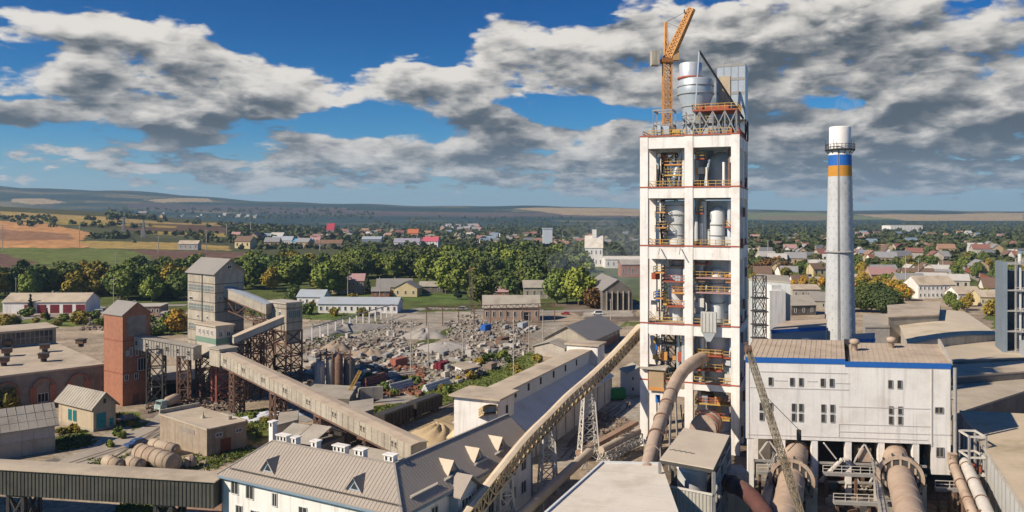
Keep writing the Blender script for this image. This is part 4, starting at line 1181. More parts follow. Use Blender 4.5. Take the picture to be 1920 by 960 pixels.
# low tubular conveyor right of the trestles, then its open truss up to the tower
root = thing('pipe_conveyor', 'low pale tubular conveyor running beside the trestles to the tower foot', 'conveyor', G(1040, 910, 0))
pts = [G(950, 990, 3.2), G(1105, 848, 3.2), P(1125, 855, 148), P(1197, 808, 166)]
pts[2] = pts[1] + Vector((2.4, 1.5, 0))
m = MB(); m.tube(pts[:2], .85, 14); part('tube_gallery', m, mat('pale_tube', (.46, .38, .29), .12, dirt=(.34, .26, .19), amt=.5), root)
m = MB(); a, b = pts[2], pts[3]
m.tube([a, b], .7, 10); part('upper_tube', m, mat('pale_tube', (.46, .38, .29)), root)
m = MB(); m.lattice(a - Vector((0, 0, 1.4)), b - Vector((0, 0, 1.4)), 2.0, 9, .17); part('truss', m, M_paleframe, root)
for f in (.08, .38, .7, .96):
    p = pts[0].lerp(pts[1], f); l = MB(); l.bar((p.x, p.y, 0), (p.x, p.y, 2.6), .3); l.bar((p.x - 1, p.y + 1.2, 0), (p.x, p.y, 2.5), .2); part('support', l, M_steel, root)
root = thing('belt_conveyor', 'dusty covered belt beyond the trestle on short legs', 'conveyor', G(1150, 810, 0))
a, b = G(1085, 850, 1.6), G(1192, 792, 2.4)
m = MB(); m.bar(a, b, 1.5, .8); part('cover', m, mat('brown_cover', (.3, .2, .14), .2), root)
for f in (.15, .4, .65, .9): p = a.lerp(b, f); l = MB(); l.bar((p.x, p.y, 0), p, .25); part('support', l, M_rust, root)
# ------------------------------------------------------------------ white preheater tower
TF = Fr(26.75, 168, -21)
TW, TD, CW = 20.1, 20.0, 1.65
M_cycw = mat('pale_cyclone', (.58, .60, .61), .07, .2, rough=.5, dirt=(.42, .42, .4), amt=.35)
LV = [13.8, 25.6, 41.7, 53.8, 64.4]             # top of each beam ring
BH = [1.3, 2.1, 2.6, 2.1, 2.4]
def tower():
    root = thing('preheater_tower', 'tall white concrete frame tower full of pipes and cyclones', 'tower', TF(TW / 2, TD / 2, 0))
    cols = [(u, v) for v in (0, TD / 2, TD) for u in (0, TW / 2, TW) if not (u == TW / 2 and v == TD / 2)]
    for u, v in cols:
        c = MB(); uu = min(max(u, CW / 2), TW - CW / 2); vv = min(max(v, CW / 2), TD - CW / 2)
        c.box(TF, uu - CW / 2, uu + CW / 2, vv - CW / 2, vv + CW / 2, 0, LV[-1] + .02)
        part('column', c, M_whiteconc, root)
    for z, h in zip(LV, BH):
        for v in (.12, TD / 2 - .5, TD - 1.12):
            for u0, u1 in ((CW + .0, TW / 2 - CW / 2), (TW / 2 + CW / 2, TW - CW)):
                if z < 14 and v < 1 and u0 < 5: zz = z - 1.6
                else: zz = z
                b = MB(); b.box(TF, u0, u1, v, v + 1.0, zz - h, zz); part('beam', b, M_whiteconc, root)
        for u in (.12, TW - 1.12):
            for v0, v1 in ((CW, TD / 2 - CW / 2), (TD / 2 + CW / 2, TD - CW)):
                b = MB(); b.box(TF, u, u + 1.0, v0, v1, z - h, z); part('beam', b, M_whiteconc, root)
        s = MB()
        s.box(TF, .4, TW - .4, .4, TD - .4, z + .02, z + .16)
        part('floor_slab', s, M_conc, root)
        k = MB()
        k.box(TF, -.04, TW + .04, -.06, .06, z + .03, z + .3); k.box(TF, TW - .06, TW + .06, 0, TD, z + .03, z + .3)
        part('red_kerb', k, M_rred, root)
        for q, (a, b2) in enumerate((((CW, .3), (TW / 2 - CW / 2, .3)), ((TW / 2 + CW / 2, .3), (TW - CW, .3)), ((TW - .3, CW), (TW - .3, TD - CW)), ((.3, CW), (.3, TD - CW)))):
            r = MB(); r.rail([TF(*a, z + .16), TF(*b2, z + .16)], 1.25, .11, 1.4); part('railing', r, M_ryellow if q < 2 else M_rred, root)
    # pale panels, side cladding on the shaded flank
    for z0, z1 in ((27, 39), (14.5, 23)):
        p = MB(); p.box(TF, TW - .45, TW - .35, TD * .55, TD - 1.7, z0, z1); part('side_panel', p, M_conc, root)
    # stairs and steel landings in the left bay
    for li, (za, zb) in enumerate(((14.0, 23.3), (25.8, 39.0), (41.9, 51.6), (54.0, 61.9))):
        m = MB(); m.lattice(TF(3.9, 13, za), TF(3.9, 13, zb), 3.0, max(3, int((zb - za) / 2.6)), .2, side=TF.u); part('stair_frame', m, M_dark, root)
        n = int((zb - za) / 3.1); 
        for k in range(n):
            z = za + k * (zb - za) / n; z2 = za + (k + 1) * (zb - za) / n
            st = MB(); a, b = (2.6, 5.4) if k % 2 else (5.4, 2.6)
            st.bar(TF(a, 11.2, z), TF(b, 11.2, z2), 1.0, .2); part('stair_flight', st, M_ryellow if li in (0, 3) else M_rust, root)
    rr = random.Random(3)
    # working platforms: steel decks with coloured edge and railings
    def platform(u0, u1, v0, v1, z, m, rm=None, rail=True):
        p = MB(); p.box(TF, u0, u1, v0, v1, z, z + .28); o = part('platform', p, m, root)
        if rail:
            r = MB(); r.rail([TF(u0, v1, z + .28), TF(u0, v0, z + .28), TF(u1, v0, z + .28), TF(u1, v1, z + .28)], 1.15, .1, 1.2); part('platform_railing', r, rm or M_ryellow, o)
    for z, m in ((29.0, M_rred), (31.8, M_orange), (34.2, M_rred), (37.4, M_rust)): platform(4.4 + (z % 2), 9.0, 2.0, 6.5, z, m, M_orange if z < 32 else M_rred)
    for z, m in ((32.2, M_rred), (35.2, M_rred)): platform(11.0, 18.4, .6, 3.0, z, M_pinkroof, M_ryellow)
    for z in (17.5, 20.5): platform(11.4, 16.5, 1.0, 3.6, z - 1.2, M_rred, M_ryellow)
    for z in (6.4, 9.4): platform(11.2, 18.2, 1.2, 4.6, z, M_ryellow, M_rred)
    for z in (17.2, 20.6): platform(2.6, 9.0, 4.0, 8, z, M_steel, M_rust)
    for z in (44.6, 47.6): platform(2.2, 5.0, 5.0, 9, z, M_rust, M_rust)
    for z, m in ((56.4, M_ryellow), (58.6, M_orange)): platform(4.6, 8.8, 2.6, 6.0, z, m, M_ryellow)
    for z, u0, u1 in ((45.4, 3.2, 5.2), (48.6, 3.2, 5.0), (59.6, 11.2, 13.0), (45.6, 17.2, 18.9), (48.4, 11.2, 12.8), (19.0, 11.2, 18.2), (30.6, 2.6, 4.6), (36.0, 2.6, 4.8), (38.0, 11.2, 13.6)): platform(u0, u1, 1.4, 3.6, z, M_orange if u0 < 6 else M_rred, M_ryellow)
    for u, v, r, z0, z1, m in ((12.0, 3.2, .55, 25.9, 39, M_greycl), (18.2, 3.4, .6, 25.9, 39, M_cycw), (17.9, 3.0, .5, 41.9, 51, M_greycl), (12.6, 3.6, .6, 41.9, 51, M_cycw), (8.9, 2.6, .4, 25.9, 39, M_cycw), (3.2, 2.6, .4, 41.9, 51, M_silver), (8.7, 3.0, .5, 54, 62, M_greycl), (17.9, 2.6, .35, 54, 61.8, M_rust), (12.4, 2.8, .5, 14, 23, M_cycw), (18.3, 2.6, .5, 14, 23, M_greycl)): p = MB(); p.lathe(TF(u, v, 0), [(r, z0), (r, z1)], 12); part('riser_pipe', p, m, root)
    # flared brackets that hang under floor three on the facade
    b = MB(); a = TF(4.2, -.1, 41.6)
    for q in (TF(4.2, -1.8, 40.2), TF(8.4, -1.8, 40.2)): b.bar(q, q + TF.v * 1.7 + Vector((0, 0, 1.2)), .16)
    part('bracket', b, M_steel, root)
    # pipework, valves and small equipment
    for (u0, v0, z0, u1, v1, z1, r, m) in ((8.2, 4, 62, 6.6, 3.2, 56, .55, M_silver), (7.4, 3.5, 15, 7.4, 3.5, 24, .42, M_silver), (8.6, 3.0, 17, 8.6, 3.0, 24.5, .5, M_silver), (10.9, 5.5, 15, 10.9, 5.5, 60, .5, M_greycl),
                                      (12.3, 2.2, 42, 12.3, 2.2, 46.5, .35, M_whiteconc), (16.8, 2.2, 54, 16.8, 2.2, 59, .28, M_whiteconc), (13.4, 2.0, 54, 13.4, 2.0, 58, .22, M_whiteconc), (12.9, 2.4, 54.2, 13.9, 2.4, 59.6, .25, M_silver),
                                      (5.8, 6.2, 43, 3.4, 8.6, 51, .6, M_greycl), (9.0, 4.6, 27, 6.0, 7, 38, .6, M_greycl), (12.3, 5, 16, 9.4, 6, 23, .5, M_silver)):
        p = MB(); p.tube([TF(u0, v0, z0), TF(u1, v1, z1)], r, 10); part('pipe', p, m, root)
    for k in range(95):
        u, v, = rr.choice([(rr.uniform(2.2, 9), rr.uniform(2, 8)), (rr.uniform(11, 12.6), rr.uniform(1.5, 5)), (rr.uniform(17.6, 19), rr.uniform(1.5, 6))])
        z = rr.choice([14, 17.6, 20.9, 25.8, 29.3, 32.1, 34.5, 37.7, 41.9, 54, 56.7, 58.9, 0.2, 6.7, 9.7])
        if z < 14: u = rr.uniform(11.4, 18)
        s = rr.uniform(.35, .8); q = MB(); q.box(TF, u - s, u + s, v - s * .8, v + s * .8, z, z + rr.uniform(.8, 2.0))
        part('equipment_box', q, rr.choice([M_rust, M_ryellow, M_orange, M_rred, M_steel, M_silver, M_greycl, M_paleframe]), root)
    for k in range(44):   # ducts, conduits
        u, v = rr.uniform(2.4, 9.2), rr.uniform(3, 9); z = rr.choice([25.9, 14.1, 41.9, 53.9, 0.2, 25.9]); q = MB()
        q.tube([TF(u, v, z), TF(u + rr.uniform(-1, 1), v, z + rr.uniform(4, 8))], rr.uniform(.1, .22), 6); part('conduit', q, rr.choice([M_dark, M_rust, M_steel, M_orange]), root)
    # pale equipment hopper on the facade of the right bay
    q = MB(); q.box(TF, 12.6, 15.7, -.9, .05, 24.6, 28.6); q.prism([TF(12.6, -.9), TF(15.7, -.9), TF(15.7, .05), TF(12.6, .05)], 24.5, 24.6)
    for k in range(5): q.box(TF, 12.7 + k * .7, 12.85 + k * .7, -1.0, -.9, 24.7, 28.5)
    part('filter_box', q, mat('pale_filter', (.5, .5, .47), .1, dirt=(.35, .32, .28), amt=.4), root)
    q = MB()
    vs = [TF(12.8, -.85, 24.4), TF(15.5, -.85, 24.4), TF(15.5, .1, 24.4), TF(12.8, .1, 24.4), TF(13.7, -.4, 22.6), TF(14.5, -.4, 22.6), TF(14.5, 0, 22.6), TF(13.7, 0, 22.6)]
    q.add(vs, [(0, 1, 5, 4), (1, 2, 6, 5), (2, 3, 7, 6), (3, 0, 4, 7), (4, 5, 6, 7), (0, 3, 2, 1)]); part('filter_hopper', q, M_greycl, root)
    # blue tanks against the left columns
    for z in (8, 19.3, 29.5): q = MB(); q.lathe(TF(2.6, 6, 0), [(.5, z), (.5, z + 2.4)], 10); part('blue_tank', q, M_blue, root)
    # tan cabin between the left columns, low down
    q = MB(); q.box(TF, 1.9, 5.0, -.4, 2.6, 12.6, 16.2); cb = part('cabin', q, M_tan, root)
    q = MB(); q.box(TF, .2, 5.5, -.9, 3.2, 16.22, 16.6); part('cabin_roof', q, M_conclt, cb)
    q = MB(); q.box(TF, 1.9, 5.1, -.46, -.4, 11.8, 12.6); part('cabin_kerb', q, M_orange, cb)
    # roof steelwork
    for z, u0, u1, v0, v1, m in ((67.2, 8.8, 14.6, 3.0, 8.5, M_steel), (69.6, 10.5, 19.6, 2.0, 9.0, M_rred)): platform(u0, u1, v0, v1, z, m, M_ryellow)
    m = MB()
    for u in (9.2, 12, 14.6, 17, 19.3):
        for v in (2.2, 8.6): m.bar(TF(u, v, 64.5), TF(u, v, 69.6), .25)
    for a, b in ((9.2, 12), (12, 14.6), (14.6, 17), (17, 19.3)): m.bar(TF(a, 2.2, 64.6), TF(b, 2.2, 69.5), .18); m.bar(TF(b, 2.2, 64.6), TF(a, 2.2, 69.5), .18)
    part('roof_frame', m, M_steel, root)
    m = MB(); m.box(TF, 11, 17.5, 4.5, 7.5, 69.9, 71.0); part('duct_bend', m, M_rred, root)
    m = MB()
    for u, v in ((2.2, 3), (2.2, 7), (6.2, 3), (6.2, 7)): m.bar(TF(u, v, 64.5), TF(u, v, 70.4), .22)
    for a, b in (((2.2, 3), (6.2, 3)), ((2.2, 7), (6.2, 7)), ((2.2, 3), (2.2, 7)), ((6.2, 3), (6.2, 7))): m.bar(TF(*a, 70.3), TF(*b, 70.3), .35); m.bar(TF(*a, 67.3), TF(*b, 67.3), .2)
    part('crane_frame', m, M_steel, root)
    m = MB()
    for k in range(16):
        u, v = rr.uniform(1.4, 19), rr.uniform(1, 8); s = rr.uniform(.3, .9); m = MB(); m.box(TF, u - s, u + s, v - s, v + s, 64.6, 65.2 + rr.uniform(.4, 2.0)); part('equipment_box', m, rr.choice([M_ryellow, M_steel, M_rust, M_silver, M_paleframe, M_rred]), root)
    # A-frame hoist on the roof
    m = MB(); ap = TF(11.75, 3.0, 82.2); m.bar(ap, TF(10.6, 3, 65), .26); part('hoist_leg', m, M_silver, root)
    m = MB(); m.bar(ap, TF(20.0, 10, 68.6), .34); part('hoist_leg', m, M_dark, root)
    # shadowy tall pipes and lift frame behind, right flank
    for k in range(9): m = MB(); m.box(TF, 20.1, 20.5, 3 + (k % 3) * 4.5, 4.4 + (k % 3) * 4.5, 3 + k * 6.4, 5 + k * 6.4); part('cable_tray', m, M_rust, root)
tower()

def cyclone(label, u, v, prof, m, rings=(), cone=None, n=28):
    c = TF(u, v, 0); root = thing('steel_cyclone', label, 'cyclone', TF(u, v, prof[0][1]))
    b = MB(); b.lathe(c, prof, n); part('shell', b, m, root)
    for z in rings:
        r = np.interp(z, [p[1] for p in prof], [p[0] for p in prof]); h = MB(); h.lathe(c, [(r + .03, z - .12), (r + .14, z - .1), (r + .14, z + .1), (r + .03, z + .12)], n); part('ring', h, M_steel, root)
    return root
cyclone('bottle shaped pale cyclone in the left bay of the tower, second opening from the top', 6.9, 5.4, [(2.0, 42), (2.0, 46.2), (2.75, 48.2), (2.75, 50.6), (2.2, 51.2)], M_cycw, (44, 46.3, 48.3, 50.2))
cyclone('grey drum in the right bay of the tower, second opening from the top', 15.6, 9.4, [(3.6, 42), (3.6, 51.2)], M_greycl, (45, 48))
cyclone('slim pale pipe standing before the grey drum, second opening from the top', 15.3, 4.0, [(1.55, 42), (1.55, 48.8), (1.0, 49.6), (.2, 50)], M_cycw, (44, 46.2))
cyclone('dome topped grey vessel in the right bay, topmost opening', 15.7, 8.4, [(2.9, 54), (2.9, 58.6), (2.65, 60.0), (1.9, 61.0), (.9, 61.5), (.05, 61.6)], M_greycl, ())
cyclone('dark grey duct left of the dome topped vessel, topmost opening', 11.9, 10.8, [(1.9, 54), (1.9, 62)], mat('grey_duct', (.34, .37, .4), .1), (57,))  # duct in an even grey, darker than the vessels beside it
cyclone('broad grey vessel in the right bay, middle opening behind two platforms', 15.4, 8.0, [(3.4, 25.8), (3.4, 39.2)], M_greycl, (28, 32, 36))
cyclone('pale riser before the broad grey vessel, middle opening', 15.2, 4.6, [(1.4, 26), (1.4, 31), (1.4, 36.4), (1.1, 37.0)], M_cycw, (30, 34))
cyclone('pale vessel in the left bay of the tower, middle opening', 6.8, 6.2, [(1.7, 25.8), (2.1, 33), (2.6, 35), (2.6, 38.6)], M_cycw, (29, 33, 37))
cyclone('wide pale vessel low in the right bay behind the bent pipe', 15.4, 6.4, [(2.6, 14), (2.6, 23.2)], M_cycw, (17, 20))
cyclone('squat grey vessel on the ground floor of the tower, right bay', 15, 7.5, [(2.4, .2), (2.4, 7), (1.6, 11)], M_greycl, (3, 6))
cyclone('big aluminium bottle shaped cyclone standing on the tower roof', 10.3, 8.0, [(2.75, 64.6), (2.75, 71.2), (3.75, 73.9), (3.75, 76.7), (3.3, 77.2)], M_silver, (67.5, 69.4, 71.3, 73.9, 75.6))
cyclone('bright drum with red collar on top of the aluminium cyclone', 9.3, 7.6, [(2.4, 77.1), (2.4, 77.6), (2.4, 77.8), (2.4, 80.4), (2.2, 80.6)], mat('bright_alu', (.62, .64, .66), .06, rough=.35, metal=.4), ())
q = MB(); q.lathe(TF(9.3, 7.6, 0), [(2.42, 77.2), (2.75, 77.22), (2.75, 77.6), (2.42, 77.62)], 28)
single('red_collar', q, M_rred, 'red ring collar under the bright drum on the tower roof', 'collar', TF(9.3, 7.6, 77.2))
# sheet-clad box on the roof
def roofbox():
    root = thing('clad_box', 'tall shiny sheet clad box on the right rear of the tower roof', 'clad box', TF(18, 14, 69))
    b = MB(); b.box(TF, 14.3, 20.3, 11, 17.5, 68.6, 80.6); part('cladding', b, M_silver, root)
    s = MB()
    for k in range(5): s.box(TF, 14.3 + k * 1.48, 14.38 + k * 1.48, 10.93, 11, 68.6, 80.6)
    for k in range(4): s.box(TF, 14.3, 20.3, 10.94, 11, 71 + k * 3, 71.6 + k * 3)
    part('sheet_joint', s, M_steel, root)
    p = MB(); p.box(TF, 14.8, 17.2, 10.8, 10.92, 71, 78); part('bare_insulation', p, M_cream2, root)
    f = MB()
    for u in (15.2, 17.8, 20.3):
        for v in (11.4, 17): f.bar(TF(u, v, 64.5), TF(u, v, 68.6), .3)
    f.bar(TF(15.2, 11.4, 64.6), TF(20.3, 11.4, 69), .2); f.bar(TF(20.3, 11.4, 64.6), TF(15.2, 11.4, 69), .2); f.bar(TF(20.3, 11.4, 64.6), TF(20.3, 17, 69), .2)
    part('support_frame', f, M_dark, root)
    q = MB()
    for k in range(4): q.bar(TF(16 + k * .5, 12, 80.6), TF(16 + k * .5, 12, 81.9), .1)
    part('roof_spike', q, M_steel, root)
roofbox()

# orange tower crane on the roof
def tower_crane():
    bx, Yc = 1251, 178
    p0 = Vector((Xp(bx, Yc), Yc, 64.5)); zt = Zp(118, Yc)
    root = thing('tower_crane', 'orange tower crane with raised lattice jib on the tower roof', 'crane', p0)
    m = MB(); m.lattice(p0, (p0.x, p0.y, zt), 1.7, 11, .26, side=(1, 0, 0)); part('mast', m, M_orange, root)
    m = MB(); m.prism([(p0.x - 1.3, p0.y - 1.3), (p0.x + 1.3, p0.y - 1.3), (p0.x + 1.3, p0.y + 1.3), (p0.x - 1.3, p0.y + 1.3)], zt, zt + .9); part('slewing_ring', m, mat('crane_dark', (.3, .12, .04), .2), root)
    foot = Vector((p0.x + .4, p0.y, zt + 1.0)); tip = P(1297, 16, Yc - 3)
    m = MB(); m.lattice(foot, foot.lerp(tip, .22), 1.6, 3, .26, 1.5); m.lattice(foot.lerp(tip, .22), tip, 1.5, 10, .24, 1.1); part('jib', m, M_orange, root)
    m = MB(); q = Vector((p0.x - .2, p0.y, zt)); m.lattice(q, (q.x - .1, q.y, Zp(42, Yc)), 1.0, 5, .2, .35, side=(1, 0, 0)); part('a_frame', m, M_orange, root)
    m = MB(); top = Vector((q.x - .1, q.y, Zp(42, Yc))); m.bar(top, tip, .07); m.bar(top, foot.lerp(tip, .6), .07); part('pendant_rope', m, M_dark, root)
    m = MB(); c = Vector((p0.x - 2.6, p0.y, zt + .2)); m.bar((p0.x - .5, p0.y, zt + .5), (p0.x - 3.4, p0.y, zt + .5), 1.2, .3); part('counter_jib', m, M_orange, root)
    m = MB(); m.prism([(c.x - 1.0, c.y - 1.2), (c.x + .7, c.y - 1.2), (c.x + .7, c.y + 1.2), (c.x - 1.0, c.y + 1.2)], zt - .6, zt + 2.6); part('counterweight', m, M_conc, root)
    m = MB(); m.prism([(p0.x + 1.0, p0.y - 1.4), (p0.x + 2.4, p0.y - 1.4), (p0.x + 2.4, p0.y + .2), (p0.x + 1.0, p0.y + .2)], zt + .4, zt + 2.4); part('cab', m, mat('crane_cab', (.5, .3, .15), .1), root)
    m = MB(); m.bar(tip, tip - Vector((0, 0, 1.6)), .06); m.bar(tip + Vector((-1.6, 0, -.2)), tip + Vector((-1.6, 0, -1.0)), .2); part('hook_block', m, M_dark, root)
tower_crane()

# ------------------------------------------------------------------ bent pipe, white roof, shed, red pipe
root = thing('bent_pipe', 'huge dusty bent pipe rising from the white roof to the tower', 'pipe', G(1216, 872, 12))
pts = [P(1212, 884, 116), P(1229, 819, 128), P(1246, 769, 140), P(1258, 737, 149), P(1268, 714, 154), P(1282, 694, 158), P(1298, 681, 161), P(1322, 668, 166)]
m = MB(); m.tube(pts, [1.05, 1.1, 1.15, 1.2, 1.22, 1.25, 1.28, 1.28], 20); part('shell', m, M_pipe, root)
for i, t in ((0, .55), (1, .02), (1, .6), (2, .25), (2, .9), (6, .2)):
    p = pts[i].lerp(pts[i + 1], t); d = (pts[i + 1] - pts[i]).normalized(); m = MB(); m.tube([p - d * .18, p + d * .18], 1.32 if i else 1.22, 20); part('flange', m, M_rust if i in (1, 2) else M_pipe, root)
for i, z in ((3, .4), (1, .2)):
    p = pts[i].lerp(pts[i + 1], z); m = MB(); m.bar((p.x - .6, p.y + .5, 0), (p.x - .4, p.y, p.z - 1), .3); m.bar((p.x + 1.2, p.y + .5, 0), (p.x + .4, p.y, p.z - 1), .3); part('support', m, M_steel, root)

root = thing('flat_roofed_building', 'flat white roofed building at the bottom edge before the tower', 'building', (14, 106, 0))
q = [(21.7, 116.6), (13.2, 117.2), (2.6, 94), (19.5, 88)]
m = MB(); m.prism(q, 0, 11.6); part('wall', m, M_white, root)
m = MB(); m.prism(q, 11.6, 12.0); part('roof', m, M_roofwhite, root)
m = MB()
for i in range(3): a, b = Vector((*q[i], 12.1)), Vector((*q[i + 1], 12.1)); m.bar(a, b, .3, .3)
part('roof_edge', m, mat('roof_edge', (.60, .62, .63), .05), root)
m = MB()
for k in range(1, 6): a = Vector((*q[1], 12.02)).lerp(Vector((*q[2], 12.02)), k / 6); b = Vector((*q[0], 12.02)).lerp(Vector((*q[3], 12.02)), k / 6); m.bar(a, b, .07, .04)
part('membrane_seam', m, mat('seam_pale', (.5, .46, .4), .1), root)

def box_shed():
    A, B, Cc, D = [G(*p, 14.0) for p in ((1237, 861), (1338, 879), (1368, 816), (1282, 802))]
    root = thing('steel_shed', 'open sided steel shed with flat dusty roof and corrugated front', 'shed', ((A + Cc) / 2).to_2d().to_3d())
    r = MB(); r.prism([A, B, Cc, D], 13.7, 14.0); part('roof', r, mat('flat_dust', (.52, .45, .355), .08, .3, dirt=(.36, .31, .25), amt=.3), root)
    e = MB()
    for a, b in ((A, B), (B, Cc)): e.bar(a + Vector((0, 0, -.35)), b + Vector((0, 0, -.35)), .2, .45)
    part('roof_edge', e, M_dark, root)
    mk = MB()
    for k in range(14): p = A.lerp(D, .28 + .012 * (k % 3)) + (B - A) * (.06 + k * .035); mk.prism([(p.x - .1, p.y - .15), (p.x + .14, p.y - .12), (p.x + .1, p.y + .15), (p.x - .1, p.y + .1)], 14.005, 14.05)
    part('roof_stain', mk, M_dark, root)
    for p in (A, B, Cc, D, A.lerp(D, .5), B.lerp(Cc, .33), B.lerp(Cc, .66)):
        m = MB(); m.bar((p.x, p.y, 0), (p.x, p.y, 13.6), .42); part('post', m, M_steel, root)
    f = MB(); d = (B - A).normalized(); n = Vector((d.y, -d.x, 0))
    k, L = 0.0, (B - A).length
    vs = []
    while k < L:
        for s, o in ((0, 0), (.12, .1), (.3, .1), (.42, 0)):
            if k + s <= L: vs.append(A + d * (k + s) + n * (.25 + o))
        k += .5
    nv = len(vs)
    f.add([(p.x, p.y, 0) for p in vs] + [(p.x, p.y, 10.5) for p in vs], [(i, i + 1, nv + i + 1, nv + i) for i in range(nv - 1)]); part('corrugated_wall', f, M_corr, root)
    t = MB(); t.bar(A + n * .3 + Vector((0, 0, -3.4)), B + n * .3 + Vector((0, 0, -3.4)), .25); part('top_rail', t, M_paleframe, root)
    s = MB()
    for q in (2.2, 5.0, 7.6, 10.3, 12.6): s.bar(B.lerp(Cc, 0) + Vector((0, 0, q - 14)), Cc + Vector((0, 0, q - 14)), .3)
    for k in range(5): s.bar(B.lerp(Cc, k / 5) + Vector((0, 0, 2.2 - 14)), B.lerp(Cc, (k + 1) / 5) + Vector((0, 0, -1.4)), .2)
    part('side_brace', s, M_steel, root)
    back = MB(); back.prism([A.lerp(D, .98), B.lerp(Cc, .98), Cc, D], 0, 13.6); part('rear_wall', back, M_concdk, root)
    fl = MB(); fl.prism([A.lerp(D, .02), B.lerp(Cc, .02), Cc.lerp(B, .03), D.lerp(A, .03)], 8.0, 8.3); part('floor_deck', fl, M_dark, root)
    c = A.lerp(Cc, .35) + (B - A) * .12
    tk = thing('white_tank', 'white lidded tank inside the open steel shed', 'tank', (c.x, c.y, 8.3))
    b = MB(); b.lathe(c, [(2.1, 8.32), (2.1, 11.4), (2.2, 11.5), (2.2, 11.7), (1.0, 12.0)], 24); part('shell', b, M_cycw, tk)
    b = MB(); b.lathe(c + (B - A) * .05 - (D - A) * .09, [(.28, 8.32), (.28, 11.6)], 8); part('pipe', b, M_whiteconc, tk)
box_shed()
root = thing('red_pipe', 'thick dark red pipe curving out beside the steel shed', 'pipe', P(1400, 930, 112))
m = MB(); m.tube([P(1352, 902, 120), P(1372, 908, 116), P(1394, 918, 112), P(1416, 938, 109), P(1436, 966, 106), P(1452, 1010, 103)], 1.15, 18); part('shell', m, mat('dusty_red', (.105, .045, .038), .25, .5, dirt=(.2, .155, .125), amt=.55), root)
for a, b in (((1372, 908, 116), (1394, 918, 112)),):
    p, q = P(*a), P(*b); d = (q - p).normalized(); m = MB(); m.tube([p - d * .2, p + d * .2], 1.3, 18); part('flange', m, M_rust, root)
m = MB(); p = P(1378, 880, 124); m.prism([(p.x - 1.6, p.y - 2), (p.x + 1.6, p.y - 2), (p.x + 1.6, p.y + 2), (p.x - 1.6, p.y + 2)], 0, 9.0)
single('concrete_plinth', m, M_conclt, 'pale block between the steel shed and the red pipe', 'block', (p.x, p.y, 0))
m = MB()
p = P(1338, 800, 150)
root = thing('ribbed_drum', 'ribbed dusty drum lying behind the steel shed roof', 'drum', (p.x, p.y, 0))
m.tube([P(1318, 806, 148), P(1330, 792, 156)], [2.4, 2.4], 20); part('shell', m, M_pipe, root)
for k in range(4): m = MB(); a = P(1318, 806, 148).lerp(P(1330, 792, 156), k / 3.3 + .04); d = (P(1330, 792, 156) - P(1318, 806, 148)).normalized(); m.tube([a, a + d * .35], 2.55, 20); part('hoop', m, M_rred if k % 2 else M_pipe, root)
m = MB(); m.bar(P(1324, 812, 152) * 1, Vector((P(1324, 812, 152).x, 152, 0)), 1.2); part('pier', m, M_conc, root)
